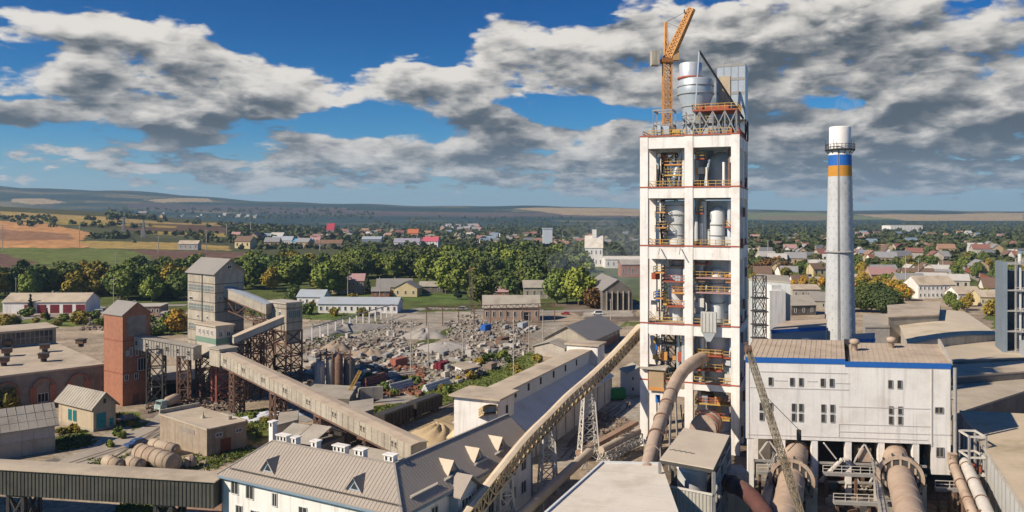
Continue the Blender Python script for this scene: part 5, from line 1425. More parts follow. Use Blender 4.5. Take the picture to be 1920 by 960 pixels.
# ------------------------------------------------------------------ kiln building
KF = Fr(40.7, 140, -7)
def kiln_building():
    W_, zb, zt = 33.7, 9.3, 22.9
    root = thing('kiln_building', 'big white kiln building with blue stripe raised on columns', 'building', KF(W_ / 2, 8, 0))
    dl = Vector((.371, .928, 0)) * 17
    a, b = KF(0, 0), KF(30.6, 0); c, d = KF(30.6, 0), KF(W_, 0)
    def quad(u0, u1, f0=0, f1=1): p, q = KF(u0, 0), KF(u1, 0); return [p + dl * f0, q + dl * f0, q + dl * f1, p + dl * f1]
    m = MB(); m.prism(quad(0, 30.6), zb, zt); part('wall', m, M_white, root)
    m = MB(); m.prism(quad(30.65, W_, .0), 4.2, zt - .1); part('stair_tower', m, M_white, root)
    # blue stripe in two steps
    s = MB()
    s.box(KF, -.06, 16.6, -.09, .0, zt - .35, zt + .55); s.box(KF, 16.6, W_ + .06, -.09, 0, zt - .75, zt + .15)
    part('blue_stripe', s, M_blue, root)
    # roof with dusty sheets
    lo = 16.6
    r = MB(); r.prism(quad(-.3, lo), [zt + .0] * 4, [zt + .6, zt + .6, zt + 1.3, zt + 1.3]); part('roof', r, M_dustpk, root)
    r = MB(); r.prism(quad(lo + .9, W_ + .3), [zt - .1] * 4, [zt + .2, zt + .2, zt + .9, zt + .9]); part('roof', r, M_dustpk, root)
    r = MB(); r.prism(quad(lo + .02, lo + .88, .0), zt, zt + .1); r.prism(quad(lo + .02, lo + .88, .9), zt + .1, zt + 1.6); part('roof_gap', r, M_dark, root)
    sm = MB()
    for k in range(38):
        u = -.2 + k * .9
        if lo < u < lo + .9: continue
        z0, z1 = (zt + .6, zt + 1.3) if u < lo else (zt + .2, zt + .9)
        sm.bar(KF(u, -.05, z0 + .02), KF(u, -.05, z1 + .02) + dl, .09, .07)
    part('roof_seam', sm, M_dustpk, root)
    p = MB(); p.prism([KF(W_ - .1, 0), KF(W_ + .3, 0), KF(W_ + .3, 0) + dl, KF(W_ - .1, 0) + dl], zt + .2, [zt + .5, zt + .5, zt + 1.9, zt + 1.9]); part('parapet', p, M_conclt, root)
    for u, f in ((18.4, .55), (25.0, .75)):
        v = MB(); q = KF(u, 0) + dl * f; v.lathe(q, [(.5, zt + .4), (.5, zt + 1.8), (.85, zt + 1.85), (.85, zt + 2.3), (.75, zt + 2.6), (.2, zt + 2.75)], 12); part('roof_vent', v, M_pipe, root)
    dk = mat('brown_glass', (.05, .05, .048))
    for u in (4.2, 7.8, 9.3, 12.9, 14.4, 24.0, 25.5): win(root, KF(u - .35, 0, 18.6), KF.u, .7, 1.4, gm=dk, mull=0, bar_t=.1, fm=M_steel)
    for u in (2.7, 4.2, 8.1, 9.3, 13.0, 14.5, 24.1, 25.6):
        for z in (12.5, 14.2): win(root, KF(u - .35, 0, z), KF.u, .7, 1.35, gm=dk, mull=0, bar_t=.1, fm=M_steel)
    win(root, KF(31.2, 0, 14.6), KF.u, 1.3, 1.0, gm=dk, mull=1, fm=M_steel); win(root, KF(31.4, 0, 7.2), KF.u, 1.2, 1.6, gm=dk, mull=1, fm=M_steel)
    # string courses and patches left by old cladding
    t = MB()
    for u0, u1, z in ((.6, 17, 20.9), (.6, 17.2, 18.1), (15.6, 30.5, 15.2), (15.6, 30.5, 12.2), (15.6, 33.6, 10.9), (.4, 30, 9.9), (4.8, 7, 19.4), (10.3, 12, 19.4), (15, 17.4, 19.2)): t.box(KF, u0, u1, -.05, 0, z, z + .14)
    t.box(KF, .5, .62, -.05, 0, 9.4, 22); t.box(KF, 30.55, 30.75, -.12, 0, 9.0, zt - .8); t.box(KF, 15.5, 15.62, -.05, 0, 10, 12.2)
    part('ledge', t, mat('grey_ledge', (.52, .49, .46), .1), root)
    # columns, braces and the dark plant behind them
    for u in (.9, 6.2, 11.6, 17.2, 22.6, 28.2):
        for f in (0.0, .5):
            c = MB(); p = KF(u, .1) + dl * f; f2 = Fr(p.x, p.y, -7); c.box(f2, -.5, .5, 0, 1.0, 0, zb - .02); part('column', c, M_whiteconc, root)
    for u0, u1, z0, z1 in ((17.7, 22.1, 0.6, 8.9), (17.7, 22.1, -.2, 0.6), (2.4, 5.5, 4.5, 9)):
        b = MB()
        if z1 > 3: zm = (z0 + z1) / 2; um = (u0 + u1) / 2; b.bar(KF(um, .5, z1), KF(u0, .5, zm), .24); b.bar(KF(um, .5, z1), KF(u1, .5, zm), .24); b.bar(KF(u0, .5, zm), KF(um, .5, z0), .24); b.bar(KF(u1, .5, zm), KF(um, .5, z0), .24)
        else: b.bar(KF(u0, .5, 1), KF(u1, .5, 1), .2)
        part('cross_brace', b, M_paleframe, root)
    b = MB()
    for z in (2.0, 5.2): b.box(KF, 1.2, 30, .2, .6, z, z + .35)
    part('tie_beam', b, M_steel, root)
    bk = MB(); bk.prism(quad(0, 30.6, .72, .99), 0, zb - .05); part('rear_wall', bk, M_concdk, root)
    st = MB(); st.bar(KF(12.4, -.4, 2.5), KF(16, -.4, 6.4), .9, .3); st.bar(KF(16.2, -.4, 6.4), KF(17, -.4, 6.4), .9, .25); st.bar(KF(13.0, -.4, 9.0), KF(15.0, -.4, 6.4), .7, .2); part('stair', st, M_paleframe, root)
    rr = random.Random(5)
    for k in range(26):
        u = rr.uniform(1, 29.5); s = rr.uniform(.4, 1.2); p = KF(u, 0) + dl * rr.uniform(.08, .5); f2 = Fr(p.x, p.y, -7); z = rr.choice([0, 0, 2.4, 5.6])
        q = MB(); q.box(f2, -s, s, -s, s, z, z + rr.uniform(.8, 2.6)); part('equipment_box', q, rr.choice([M_conc, M_rust, M_dark, M_pipe, M_steel, M_rred]), root)
kiln_building()

def kiln(label, a, b, r, ring_f):
    a, b = Vector(a), Vector(b)
    root = thing('rotary_kiln', label, 'rotary kiln', ((a.x + b.x) / 2, (a.y + b.y) / 2, 0), 'rotary kilns under the white building')
    d = (b - a).normalized()
    m = MB(); m.tube([a, b], r, 28); part('shell', m, mat('kiln_shell', (.42, .32, .24), .12, .6, dirt=(.3, .2, .14), amt=.5), root)
    for f in [.06 + .14 * k for k in range(7)]:
        c = a.lerp(b, f); m = MB(); m.tube([c - d * .12, c + d * .12], r + .05, 28); part('weld_band', m, M_pipe, root)
    c = a.lerp(b, ring_f)
    m = MB(); m.tube([c - d * .5, c + d * .5], r + .55, 32); part('riding_tyre', m, mat('tyre_dust', (.34, .27, .21), .2), root)
    c2 = c + d * 1.3
    x = d.cross(Vector((0, 0, 1))).normalized(); y = x.cross(d)
    g = MB(); n = 30
    for i in range(n):
        a0, a1 = 2 * math.pi * i / n, 2 * math.pi * (i + 1) / n
        g.bar(c2 + (x * math.cos(a0) + y * math.sin(a0)) * (r + 1.2), c2 + (x * math.cos(a1) + y * math.sin(a1)) * (r + 1.2), .8, .55)
    gr = part('girth_gear', g, M_pipe, root)
    g = MB(); g.tube([c2 - d * .2, c2 + d * .2], r + .85, 40); part('gear_gap_shade', g, M_dark, gr)  # dark disc added for the shade in the hollow ring
    for i in range(0, n, 2): t = MB(); an = 2 * math.pi * i / n; p = c2 + (x * math.cos(an) + y * math.sin(an)) * (r + 1.62); t.bar(p - d * .3, p + d * .3, .3, .3); part('gear_tooth', t, M_dark, gr)
    for i in range(12): q = MB(); an = 2 * math.pi * i / 12; p = c2 + d * .2 + (x * math.cos(an) + y * math.sin(an)) * (r + .45); q.bar(p, p + d * .12, .3, .95); part('spring_plate', q, M_pipe, gr)
    for s in (-1, 1):
        p = c + x * s * (r + .4); m = MB(); m.prism([(p.x - .9, p.y - 1.4), (p.x + .9, p.y - 1.4), (p.x + .9, p.y + 1.4), (p.x - .9, p.y + 1.4)], 0, a.z - r * .6); part('pier', m, M_conclt, root)
        m = MB(); m.tube([c + x * s * r * .75 - y * (r + .9) - d * .5, c + x * s * r * .75 - y * (r + .9) + d * .5], .7, 14); part('roller', m, M_rust, root)
    # walkway beside the shell
    m = MB(); w0, w1 = a + x * (r + 1.2) - Vector((0, 0, 1)), a.lerp(b, .95) + x * (r + 1.2) - Vector((0, 0, 1)); m.bar(w0, w1, 1.1, .15); m.rail([w0 + x * .5, w1 + x * .5], 1.1, .09, 2); part('walkway', m, M_steel, root)
kiln('dusty rotary kiln at left under the white building, behind the lattice jib', KF(9.2, 3, 6.6), KF(9.2, 3, 6.6) + Vector((-.371, -.928, 0)) * 38, 2.0, .42)
kiln('dusty rotary kiln at right under the white building, clear of the jib', KF(25.6, 3, 6.8), KF(25.6, 3, 6.8) + Vector((-.371, -.928, 0)) * 38, 2.0, .34)
# girders and clutter between the kilns
def deck(label, u0, u1, v, z):
    root = thing('steel_gantry', label, 'gantry', KF(u0, v, 0))
    m = MB(); m.bar(KF(u0, v, z), KF(u1, v, z), .9, .5); part('girder', m, M_steel, root)
    for u in (u0 + .5, (u0 + u1) / 2, u1 - .5): m = MB(); m.bar(KF(u, v, 0), KF(u, v, z), .4); part('post', m, M_rust, root)
    m = MB(); m.rail([KF(u0, v, z + .25), KF(u1, v, z + .25)], 1.1, .09, 1.5); part('railing', m, M_paleframe, root)
deck('steel gantry with railing between the two rotary kilns, farther one', 12.2, 22.8, -3, 4.6)
deck('steel gantry with railing between the two rotary kilns, nearer one', 11, 21.5, -14, 3.6)
deck('short steel gantry left of the left rotary kiln', 1.0, 6.6, -5, 5)
deck('short steel gantry between the right rotary kiln and the twin pipes', 28.6, 33.0, -7, 4)
rr = random.Random(9)
for k in range(7):
    p = KF(13 + k * 1.4, -5 - (k * 5) % 11, 0); m = MB(); f2 = Fr(p.x, p.y, 20 * k); s = .7 + .25 * (k % 3); m.box(f2, -s, s, -s, s, 0, 1 + .4 * (k % 4)); m.box(f2, -s * .5, s * .5, -s * .5, s * .5, 1 + .4 * (k % 4), 1.6 + .4 * (k % 4))
    single('machine_base', m, [M_conc, M_rust, M_pipe, M_dark][k % 4], 'dusty machine base on the ground between the rotary kilns', 'machine base', p, 'machine bases between the kilns')

# lattice boom of a mobile crane rising past the white building
def mobile_crane():
    tip, foot = P(1403, 655, 116), P(1499, 955, 104)
    tail = foot + (foot - tip) * .18
    base = Vector((tail.x + .6, tail.y - 1.2, 0))
    root = thing('mobile_crane', 'mobile crane with long pale lattice boom leaning across the white building', 'crane', base)
    m = MB(); m.lattice(tail, foot.lerp(tip, .12), .4, 4, .1, .75); m.lattice(foot.lerp(tip, .12), tip.lerp(foot, .1), .75, 22, .09, .7); m.lattice(tip.lerp(foot, .1), tip, .7, 3, .09, .4); part('boom', m, mat('boom_paint', (.19, .155, .105), .25), root)
    m = MB(); m.tube([tip - Vector((.4, 0, 0)), tip + Vector((.4, 0, 0))], .6, 12); m.bar(tip, tip + Vector((-.4, 0, 1.0)), .3); part('boom_head', m, M_rust, root)
    mid = P(1438, 720, 125); hk = P(1498, 806, 113)
    m = MB(); m.bar(P(1428, 735, 113.5), hk, .09); part('hoist_rope', m, M_dark, root)
    m = MB(); m.bar(hk, hk - Vector((0, 0, 1.4)), .5); m.bar(hk - Vector((0, 0, 1.4)), hk + Vector((-1.6, 0, -3.0)), .1); m.bar(hk - Vector((0, 0, 1.4)), hk + Vector((1.4, 0, -3.0)), .1); part('hook_block', m, M_dark, root)
    f2 = Fr(base.x, base.y, 60)
    m = MB(); m.box(f2, -3.4, 2.2, -1.5, 1.5, 1.3, 3.4); part('machinery_house', m, M_ryellow, root)
    m = MB(); m.box(f2, -3.6, 3.2, -1.7, -1.0, 0, 1.1); part('track', m, M_dark, root); m = MB(); m.box(f2, -3.6, 3.2, 1.0, 1.7, 0, 1.1); part('track', m, M_dark, root)
mobile_crane()

# ------------------------------------------------------------------ long building at right edge, twin pipes
def right_hall():
    fr = Fr(87.4, 156.5, -111.8)       # u comes towards the camera along the eave, v to the right
    root = thing('long_workshop', 'long pale workshop with dirty mossy roof at the right edge', 'workshop', fr(28, 0, 0))
    m = MB(); m.prism([fr(0, .4), fr(75, .4), fr(75, 42), fr(0, 42)], 0, 9.6); part('wall', m, mat('pale_sheet', (.50, .51, .50), .08, .3, dirt=(.36, .33, .29), amt=.5, streak=.35), root)
    m = MB(); m.prism([fr(-.6, 0), fr(76, 0), fr(76, 43), fr(-.6, 43)], 9.62, [10, 10, 11.5, 11.5]); part('roof', m, M_moss, root)
    m = MB()
    for k in range(25): m.box(fr, k * 3 - .06, k * 3 + .06, .3, .4, 0, 9.5)
    part('wall_joint', m, M_steel, root)
    m = MB(); m.bar(fr(-.6, -.05, 9.8), fr(76, -.05, 9.8), .2, .5); part('eaves_board', m, M_conclt, root)
    for u in (14, 30, 44): door(root, fr(u + 3, .4, 0), -fr.u, 3, 4, M_steel, False)
right_hall()
root = thing('twin_pipe', 'pair of long dusty pipes running down beside the pale workshop wall', 'pipe', P(1810, 900, 125))
for dx, r, m_ in ((0, .75, M_pipe), (2.1, .95, M_paleframe)):
    a = P(1786, 868, 135) + Vector((dx, 0, 0)); b = a + Vector((-.371, -.928, -.06)) * 45
    m = MB(); m.tube([a + Vector((0, 0, 1.6)), a, b] if dx == 0 else [a, b], r, 14); part('pipe_run', m, m_, root)
    for k in range(6): c = a.lerp(b, .05 + k * .16); d = (b - a).normalized(); m = MB(); m.tube([c - d * .1, c + d * .1], r + .12, 14); part('flange', m, M_rust, root)
for k in range(5):
    c = P(1786, 868, 135) + Vector((-.371, -.928, 0)) * (3 + 9 * k); m = MB(); m.bar((c.x, c.y, 0), (c.x, c.y, c.z - .6), .4); m.bar((c.x - .8, c.y, c.z - .9), (c.x + 3, c.y, c.z - .9), .3); part('support', m, M_rust, root)
root = thing('pipe_rack', 'rusty pipe rack with red valves in the gap right of the white building', 'pipe rack', KF(36.5, -2, 0))
for u in (35.0, 37.6):
    for v in (0, -4): m = MB(); m.bar(KF(u, v, 0), KF(u, v, 12), .3); part('post', m, M_steel, root)
for z in (5.5, 8.4, 11.8):
    m = MB()
    for a, b in (((35, 0), (37.6, 0)), ((35, -4), (37.6, -4)), ((35, 0), (35, -4)), ((37.6, 0), (37.6, -4))): m.bar(KF(*a, z), KF(*b, z), .28)
    part('rack_frame', m, M_paleframe, root)
for k in range(3): m = MB(); m.lathe(KF(35.8 + k * .7, -1.5 - k * .6, 0), [(.35, 5.7), (.35, 6.8)], 8); part('valve', m, M_rred, root)
root = thing('wall_pipe', 'pale vertical pipe on the right corner of the white building', 'pipe', KF(34.4, 0, 0))
m = MB(); m.tube([KF(34.3, -.3, 0), KF(34.3, -.3, 22.4)], .3, 8); part('pipe_run', m, M_steel, root)
for z in (5, 11, 17): m = MB(); m.bar(KF(33.7, -.15, z), KF(34.5, -.3, z), .15); part('clamp', m, M_dark, root)

# ------------------------------------------------------------------ chimney
def chimney():
    Y = 232; x = Xp(1575, Y); c = Vector((x, Y, 0))
    root = thing('factory_chimney', 'tall pale chimney with white top and blue and yellow bands', 'chimney', c)
    R_ = lambda z: 4.45 - (4.45 - 2.95) * z / 73.9
    def seg(name, z0, z1, m, n=2): b = MB(); b.lathe(c, [(R_(z0 + (z1 - z0) * i / n), z0 + (z1 - z0) * i / n) for i in range(n + 1)], 40); return part(name, b, m, root)
    z = lambda py: Zp(py, Y)
    shaft = mat('chimney_block', (.47, .49, .50), .09, .5, dirt=(.30, .31, .32), amt=.5, dsc=.25, streak=.15)
    seg('shaft', 0, z(331), shaft, 8); seg('yellow_band', z(331), z(311), M_yellow); seg('blue_band', z(311), z(291), M_blue); seg('neck', z(291), z(281), M_white)
    b = MB(); b.lathe(c, [(2.95, z(281)), (2.95, z(240)), (2.8, z(238)), (2.4, z(238)), (2.2, z(246))], 40); part('white_top', b, mat('white_chimney_top', (.78, .77, .75), .06, .6, dirt=(.5, .45, .4), amt=.4), root)
    d = MB()
    for i in range(34):
        zz = 4 + i * 1.62
        for k in range(14):
            an = (k + .5 * (i % 2)) * 2 * math.pi / 14; r = R_(zz); p = c + Vector((math.cos(an) * r, math.sin(an) * r, zz)); d.bar(p, p + Vector((0, 0, .28)), .16, .16)
    part('block_stud', d, mat('stud', (.38, .39, .39), .1), root)['kind'] = 'stuff'
    g = MB(); g.lathe(c, [(2.9, z(283)), (4.1, z(282)), (4.1, z(280)), (2.9, z(279))], 32); part('gallery_floor', g, M_dark, root)
    g = MB()
    for k in range(24):
        a0, a1 = 2 * math.pi * k / 24, 2 * math.pi * (k + 1) / 24
        p, q = [c + Vector((math.cos(a) * 4.0, math.sin(a) * 4.0, 0)) for a in (a0, a1)]
        for h in (z(276), z(271)): g.bar((p.x, p.y, h), (q.x, q.y, h), .12)
        g.bar((p.x, p.y, z(281)), (p.x, p.y, z(271)), .12)
        if k % 2 == 0: r = c + Vector((math.cos(a0) * 2.9, math.sin(a0) * 2.9, 0)); g.bar((p.x, p.y, z(282)), (r.x, r.y, z(290)), .16)
    for k in range(5): a = k * 1.3; g.bar(c + Vector((math.cos(a) * 4.0, math.sin(a) * 4.0, z(281))), c + Vector((math.cos(a) * 4.0, math.sin(a) * 4.0, z(262))), .1)
    part('gallery_railing', g, M_dark, root)
    g = MB(); g.lathe(c, [(R_(40), z(474)), (R_(40) + .55, z(473)), (R_(40) + .55, z(471)), (R_(40), z(470))], 32); part('ring_walkway', g, M_steel, root)
    l = MB(); l.bar(c + Vector((-2.4, -4.2, 2)), c + Vector((-1.7, -2.7, z(283))), .12); l.bar(c + Vector((-2.0, -4.3, 2)), c + Vector((-1.35, -2.8, z(283))), .12); part('ladder', l, M_steel, root)
chimney()

# ------------------------------------------------------------------ roofs and halls at right behind the kiln building
def barrel():
    A, B, Cc, D = Vector((118.7, 240, 0)), Vector((156.6, 259, 0)), Vector((180.6, 321.7, 0)), Vector((152.8, 321.7, 0))
    root = thing('barrel_roofed_hall', 'large hall with pale low arched roof behind the chimney', 'hall', ((A + Cc) / 2))
    m = MB(); m.prism([A, B, Cc, D], 0, 9.8); part('wall', m, M_conclt, root)
    m = MB(); n = 12; vs = []
    for a, b in ((A, B), (D, Cc)):
        a, b = a + (a - b).normalized() * .6, b + (b - a).normalized() * .6
        for i in range(n + 1): f = i / n; p = a.lerp(b, f); vs.append((p.x, p.y, 9.8 + 0.9 * math.sin(math.pi * f)))
    k = n + 1; m.add(vs + [(x, y, z - .3) for x, y, z in vs], [(i, i + 1, k + i + 1, k + i) for i in range(n)] + [(2 * k + i, 2 * k + i + 1, i + 1, i) for i in range(n)], smooth=False)
    part('roof', m, mat('pale_mossy_roof', (.56, .48, .36), .1, .2, dirt=(.28, .24, .13), amt=.5, dsc=.07), root)
    m = MB()
    q0 = [A.lerp(B, i / n) for i in range(n + 1)]; m.add([(p.x, p.y - .3, 0) for p in q0] + [(p.x, p.y - .3, 9.6 + 0.9 * math.sin(math.pi * i / n)) for i, p in enumerate(q0)], [(i, i + 1, n + 2 + i, n + 1 + i) for i in range(n)]); part('gable_wall', m, M_conclt, root)
    win(root, A + Vector((.2, -.32, 5)), (B - A), 2, 3, gm=M_black)
barrel()
def flat(name, label, q, z, wm, rm, cat='building', th=.4, par=0):
    q = [Vector((a, b, 0)) for a, b in q]; c = sum(q, Vector()) / len(q)
    root = thing(name, label, cat, c)
    m = MB(); m.prism(q, 0, z); part('wall', m, wm, root)
    m = MB(); m.prism([c + (p - c) * 1.015 for p in q], z, z + th); part('roof', m, rm, root)
    if par:
        m = MB()
        for i in range(len(q)): m.bar(q[i] + Vector((0, 0, z + th + par / 2)), q[(i + 1) % len(q)] + Vector((0, 0, z + th + par / 2)), .3, par)
        part('parapet', m, wm, root)
    return root
gp = lambda z, *pts: [tuple(G(a, b, z)[:2]) for a, b in pts]
flat('flat_roofed_hall', 'low hall with dark stained flat roof beyond the white building', gp(8, (1782, 676), (1990, 668), (1990, 632), (1772, 646)), 7.6, M_conc, mat('dark_stained_roof', (.50, .42, .31), .2, .2, dirt=(.36, .31, .24), amt=.6, dsc=.05))
flat('flat_roofed_hall', 'low hall with long pale strip roof beyond the white building', gp(9, (1784, 706), (2000, 690), (2000, 672), (1784, 684)), 8.6, M_concdk, M_dust)
flat('flat_roofed_hall', 'low hall with shade toned flat roof touching the mossy workshop', gp(7, (1786, 778), (1812, 768), (1960, 720), (1960, 708), (1784, 716)), 6.6, M_concdk, mat('shade_toned_roof', (.42, .36, .275), .2, .2, dirt=(.28, .24, .18), amt=.5))  # roof colour set darker for the shadow lying across it
flat('grey_block', 'grey flat roofed block left behind the arched hall', gp(13, (1666, 594), (1760, 590), (1764, 565), (1664, 572)), 12.6, M_slate, M_dust)
flat('grey_block', 'small windowless grey block between the chimney and the arched hall', gp(10, (1622, 612), (1668, 612), (1664, 588), (1618, 590)), 9.6, M_steel, M_slate)
r_ = flat('blue_trimmed_building', 'grey building with blue eaves left of the chimney foot', gp(20, (1446, 618), (1548, 612), (1550, 598), (1470, 602)), 19.6, M_bluegrey, M_dustpk)
m = MB(); a, b = G(1446, 618, 20), G(1548, 612, 20); m.bar(a + Vector((0, -.2, -.5)), b + Vector((0, -.2, -.5)), .3, .9); part('blue_eaves', m, M_blue, r_)
for k in range(2): p = a.lerp(b, .06 + .5 * k); door(r_, (p.x, p.y - .1, 14), b - a, 3, 3.4, M_bluegrey, False, 'shutter')
r_ = flat('blue_trimmed_building', 'small grey building with blue eaves right of the chimney foot', gp(18, (1598, 636), (1640, 634), (1640, 624), (1598, 626)), 17.6, M_bluegrey, M_steel)
m = MB(); a, b = G(1598, 636, 18), G(1640, 634, 18); m.bar(a + Vector((0, -.2, -.4)), b + Vector((0, -.2, -.4)), .3, .8); part('blue_eaves', m, M_blue, r_)
flat('white_block', 'tall pale block just right of the white tower', [tuple(P(1404, 600, 238)[:2]), tuple(P(1482, 600, 226)[:2]), tuple(P(1478, 600, 250)[:2]), tuple(P(1420, 600, 258)[:2])], Zp(528, 232), mat('pale_grey_wall', (.42, .45, .46), .08, .2, streak=.3, dirt=(.3, .31, .31), amt=.4), M_slate)
fr = Fr(Xp(1443, 222), 222, 6); m = MB(); m.box(fr, 0, 4.6, 0, 5, 0, Zp(545, 222)); m.box(fr, .8, 3.6, .5, 4, Zp(545, 222), Zp(535, 222))
single('white_annex', m, M_white, 'narrow white annex in front of the pale block', 'annex', fr(0, 0, 0))
root = thing('dark_steel_tower', 'dark open lattice stair tower right of the white tower', 'stair tower', P(1424, 620, 215).xy.to_3d())
p = P(1424, 620, 215); m = MB(); m.lattice((p.x, p.y, 0), (p.x, p.y, Zp(517, 215)), 2.8, 7, .2, side=(1, 0, 0)); part('lattice_frame', m, M_dark, root)
for k in range(6): z = 8 + k * 3.6; m = MB(); m.prism([(p.x - 1.9, p.y - 1.9), (p.x + 1.9, p.y - 1.9), (p.x + 1.9, p.y + 1.9), (p.x - 1.9, p.y + 1.9)], z, z + .25); part('landing', m, M_dark, root)
def right_steel():
    Y = 236; x0 = Xp(1880, Y); fr = Fr(x0, Y, -22); zt = Zp(492, Y)
    root = thing('clad_plant', 'blue grey clad plant block with open pipework at the right edge', 'plant block', fr(0, 0, 0))
    m = MB(); m.box(fr, 0, 1.2, 0, 12, 0, zt); m.box(fr, 1.2, 16, 9, 14, 0, zt - 3); part('cladding', m, mat('dark_bluegrey', (.17, .21, .25), .15, .3), root)
    for z in (8, 14, 20, 26, zt - .6): m = MB(); m.box(fr, 1.2, 16, 0, 9, z, z + .4); part('floor_slab', m, M_steel, root)
    for u in (3.4, 7, 11, 15): m = MB(); m.bar(fr(u, .3, 0), fr(u, .3, zt), .45); part('column', m, M_steel, root)
    for u, r in ((4.6, .5), (6.0, .35), (8.4, .6)): m = MB(); m.tube([fr(u, 1.4, 4), fr(u, 1.4, zt + 2.5)], r, 10); part('riser_pipe', m, M_cycw, root)
    m = MB()
    for z in (8, 14, 20, 26, zt): m.rail([fr(3.2, 0, z), fr(16, 0, z)], 1.1, .1, 1.6)
    part('railing', m, M_paleframe, root)
    m = MB(); m.box(fr, 4, 9, -6, -1, 0, 12); part('lower_block', m, M_bluegrey, root); m = MB(); m.box(fr, 4.5, 6, -6.05, -6, 2, 8); part('opening', m, M_black, root)
right_steel()
# ------------------------------------------------------------------ trees
def crown_mesh(name, seed, hgt, wid, base, m, lobes=11, leaves=1500, size=.46, cone=False, squeeze=1.0):
    """crown of leaf-clump faces spread through uneven lobes"""
    g = np.random.RandomState(seed)
    cs, rs = [], []
    for i in range(lobes):
        t = (i + .5) / lobes
        z = base + (hgt - base) * (0.10 + .80 * t)
        if cone: rad = wid * .5 * (1 - t) * .75 + .1
        else: rad = wid * .5 * math.sin(math.pi * min(.97, .16 + .80 * t)) ** .8
        a = i * 2.4 + g.rand() * .9; k = rad * (.30 + .5 * g.rand()) * squeeze
        cs.append((k * math.cos(a), k * math.sin(a), z)); rs.append(max(.35, rad * (.45 + .3 * g.rand())))
    cs, rs = np.array(cs), np.array(rs)
    w = rs ** 2 / (rs ** 2).sum(); idx = g.choice(lobes, leaves, p=w)
    d = g.normal(size=(leaves, 3)); d /= np.linalg.norm(d, axis=1)[:, None]
    rad = rs[idx] * (.5 + .62 * g.rand(leaves))
    p = cs[idx] + d * rad[:, None] * np.array((1, 1, .85 if not cone else .6))
    n = d + g.normal(size=(leaves, 3)) * .55; n[:, 2] += .25; n /= np.linalg.norm(n, axis=1)[:, None]
    return leaf_faces(name, p, n, size * (.6 + .8 * g.rand(leaves)), g, m)

def leaf_faces(name, p, n, s, g, m):
    L = len(p)
    r = g.normal(size=(L, 3)); x = np.cross(n, r); x /= np.linalg.norm(x, axis=1)[:, None]; y = np.cross(n, x)
    s = s[:, None]
    v = np.stack([p - x * s - y * s * .7, p + x * s * .9 - y * s, p + x * s + y * s * .8, p - x * s * .8 + y * s], 1).reshape(-1, 3)
    me = bpy.data.meshes.new(name)
    me.vertices.add(L * 4); me.vertices.foreach_set('co', v.ravel())
    me.loops.add(L * 4); me.loops.foreach_set('vertex_index', np.arange(L * 4))
    me.polygons.add(L); me.polygons.foreach_set('loop_start', np.arange(0, L * 4, 4))
    me.update(calc_edges=True)
    me.materials.append(m)
    return me

def trunk_mesh(seed, hgt, base, wid):
    g = random.Random(seed); b = MB(); r = hgt * .022
    b.tube([(0, 0, -.4), (.05, 0, base * .6), (g.uniform(-.3, .3), g.uniform(-.3, .3), base + (hgt - base) * .3), (g.uniform(-.4, .4), g.uniform(-.4, .4), hgt * .82)], [r * 1.5, r, r * .7, r * .2], 7)
    for k in range(5):
        a = k * 1.3 + g.random(); z = base * .8 + (hgt - base) * .1 * k; q = wid * .3
        b.tube([(0, 0, z), (math.cos(a) * q * .5, math.sin(a) * q * .5, z + hgt * .09), (math.cos(a) * q, math.sin(a) * q, z + hgt * .22)], [r * .5, r * .35, r * .12], 5)
    return b.mesh('trunk', M_bark)

KINDS = {}
def kind(key, nm, hgt, wid, base, m, **k):
    KINDS[key] = [(nm, hgt, crown_mesh('crown', i * 17 + len(KINDS) * 5, hgt, wid, base, m, **k), trunk_mesh(i + len(KINDS) * 7, hgt, base, wid)) for i in range(3)]
kind('dark', 'leafy_tree', 16, 12.5, 2.0, L_dark, leaves=2300)
kind('mid', 'leafy_tree', 16, 12, 1.8, L_mid, leaves=2300)
kind('light', 'leafy_tree', 16, 11, 1.6, L_light, leaves=2300)
kind('olive', 'leafy_tree', 15, 11, 1.6, L_olive, leaves=2000)
kind('gold', 'autumn_tree', 13, 9, 1.4, L_gold, leaves=1200)
kind('brown', 'bare_bush', 8, 9, .3, L_brown, leaves=900, size=.4)
kind('fir', 'fir_tree', 13, 6, .8, L_fir, leaves=1000, cone=True, lobes=14, size=.42)
kind('poplar', 'poplar_tree', 19, 5, 1.5, L_mid, leaves=1100, squeeze=.6)
kind('bush', 'bush', 4.5, 5.5, .1, L_olive, leaves=700, size=.32, lobes=7)
kind('gbush', 'bush', 4, 5, .1, L_mid, leaves=600, size=.32, lobes=7)
ADJ = {'dark': 'dark green leafy tree', 'mid': 'green leafy tree', 'light': 'bright green leafy tree', 'olive': 'yellowing leafy tree', 'gold': 'golden autumn tree', 'brown': 'brown bare bush', 'fir': 'dark fir tree', 'poplar': 'slim poplar', 'bush': 'yellow green bush', 'gbush': 'green bush'}
PROTO = {}
NT_ = [0]
def tree(px, by, hpx, key, label, group=None, at=None, hm=None):
    p = at if at is not None else hit(px, by)
    i = NT_[0] % 3; NT_[0] += 1
    nm, h0, cr, tr = KINDS[key][i]
    hm = hm or hpx / F * p.y
    if (key, i) in PROTO: o = dup(PROTO[(key, i)], p, R.uniform(0, 6.28))
    else:
        o = thing(nm, label, 'tree' if 'bush' not in nm else 'bush', p)
        part('crown', cr, None, o); part('trunk', tr, None, o); PROTO[(key, i)] = o
    s = hm / h0; w = R.uniform(.8, 1.2)
    o.scale = (s * w, s * w, s); o['label'] = label
    if group: o['group'] = group
    elif 'group' in o: del o['group']
    return o

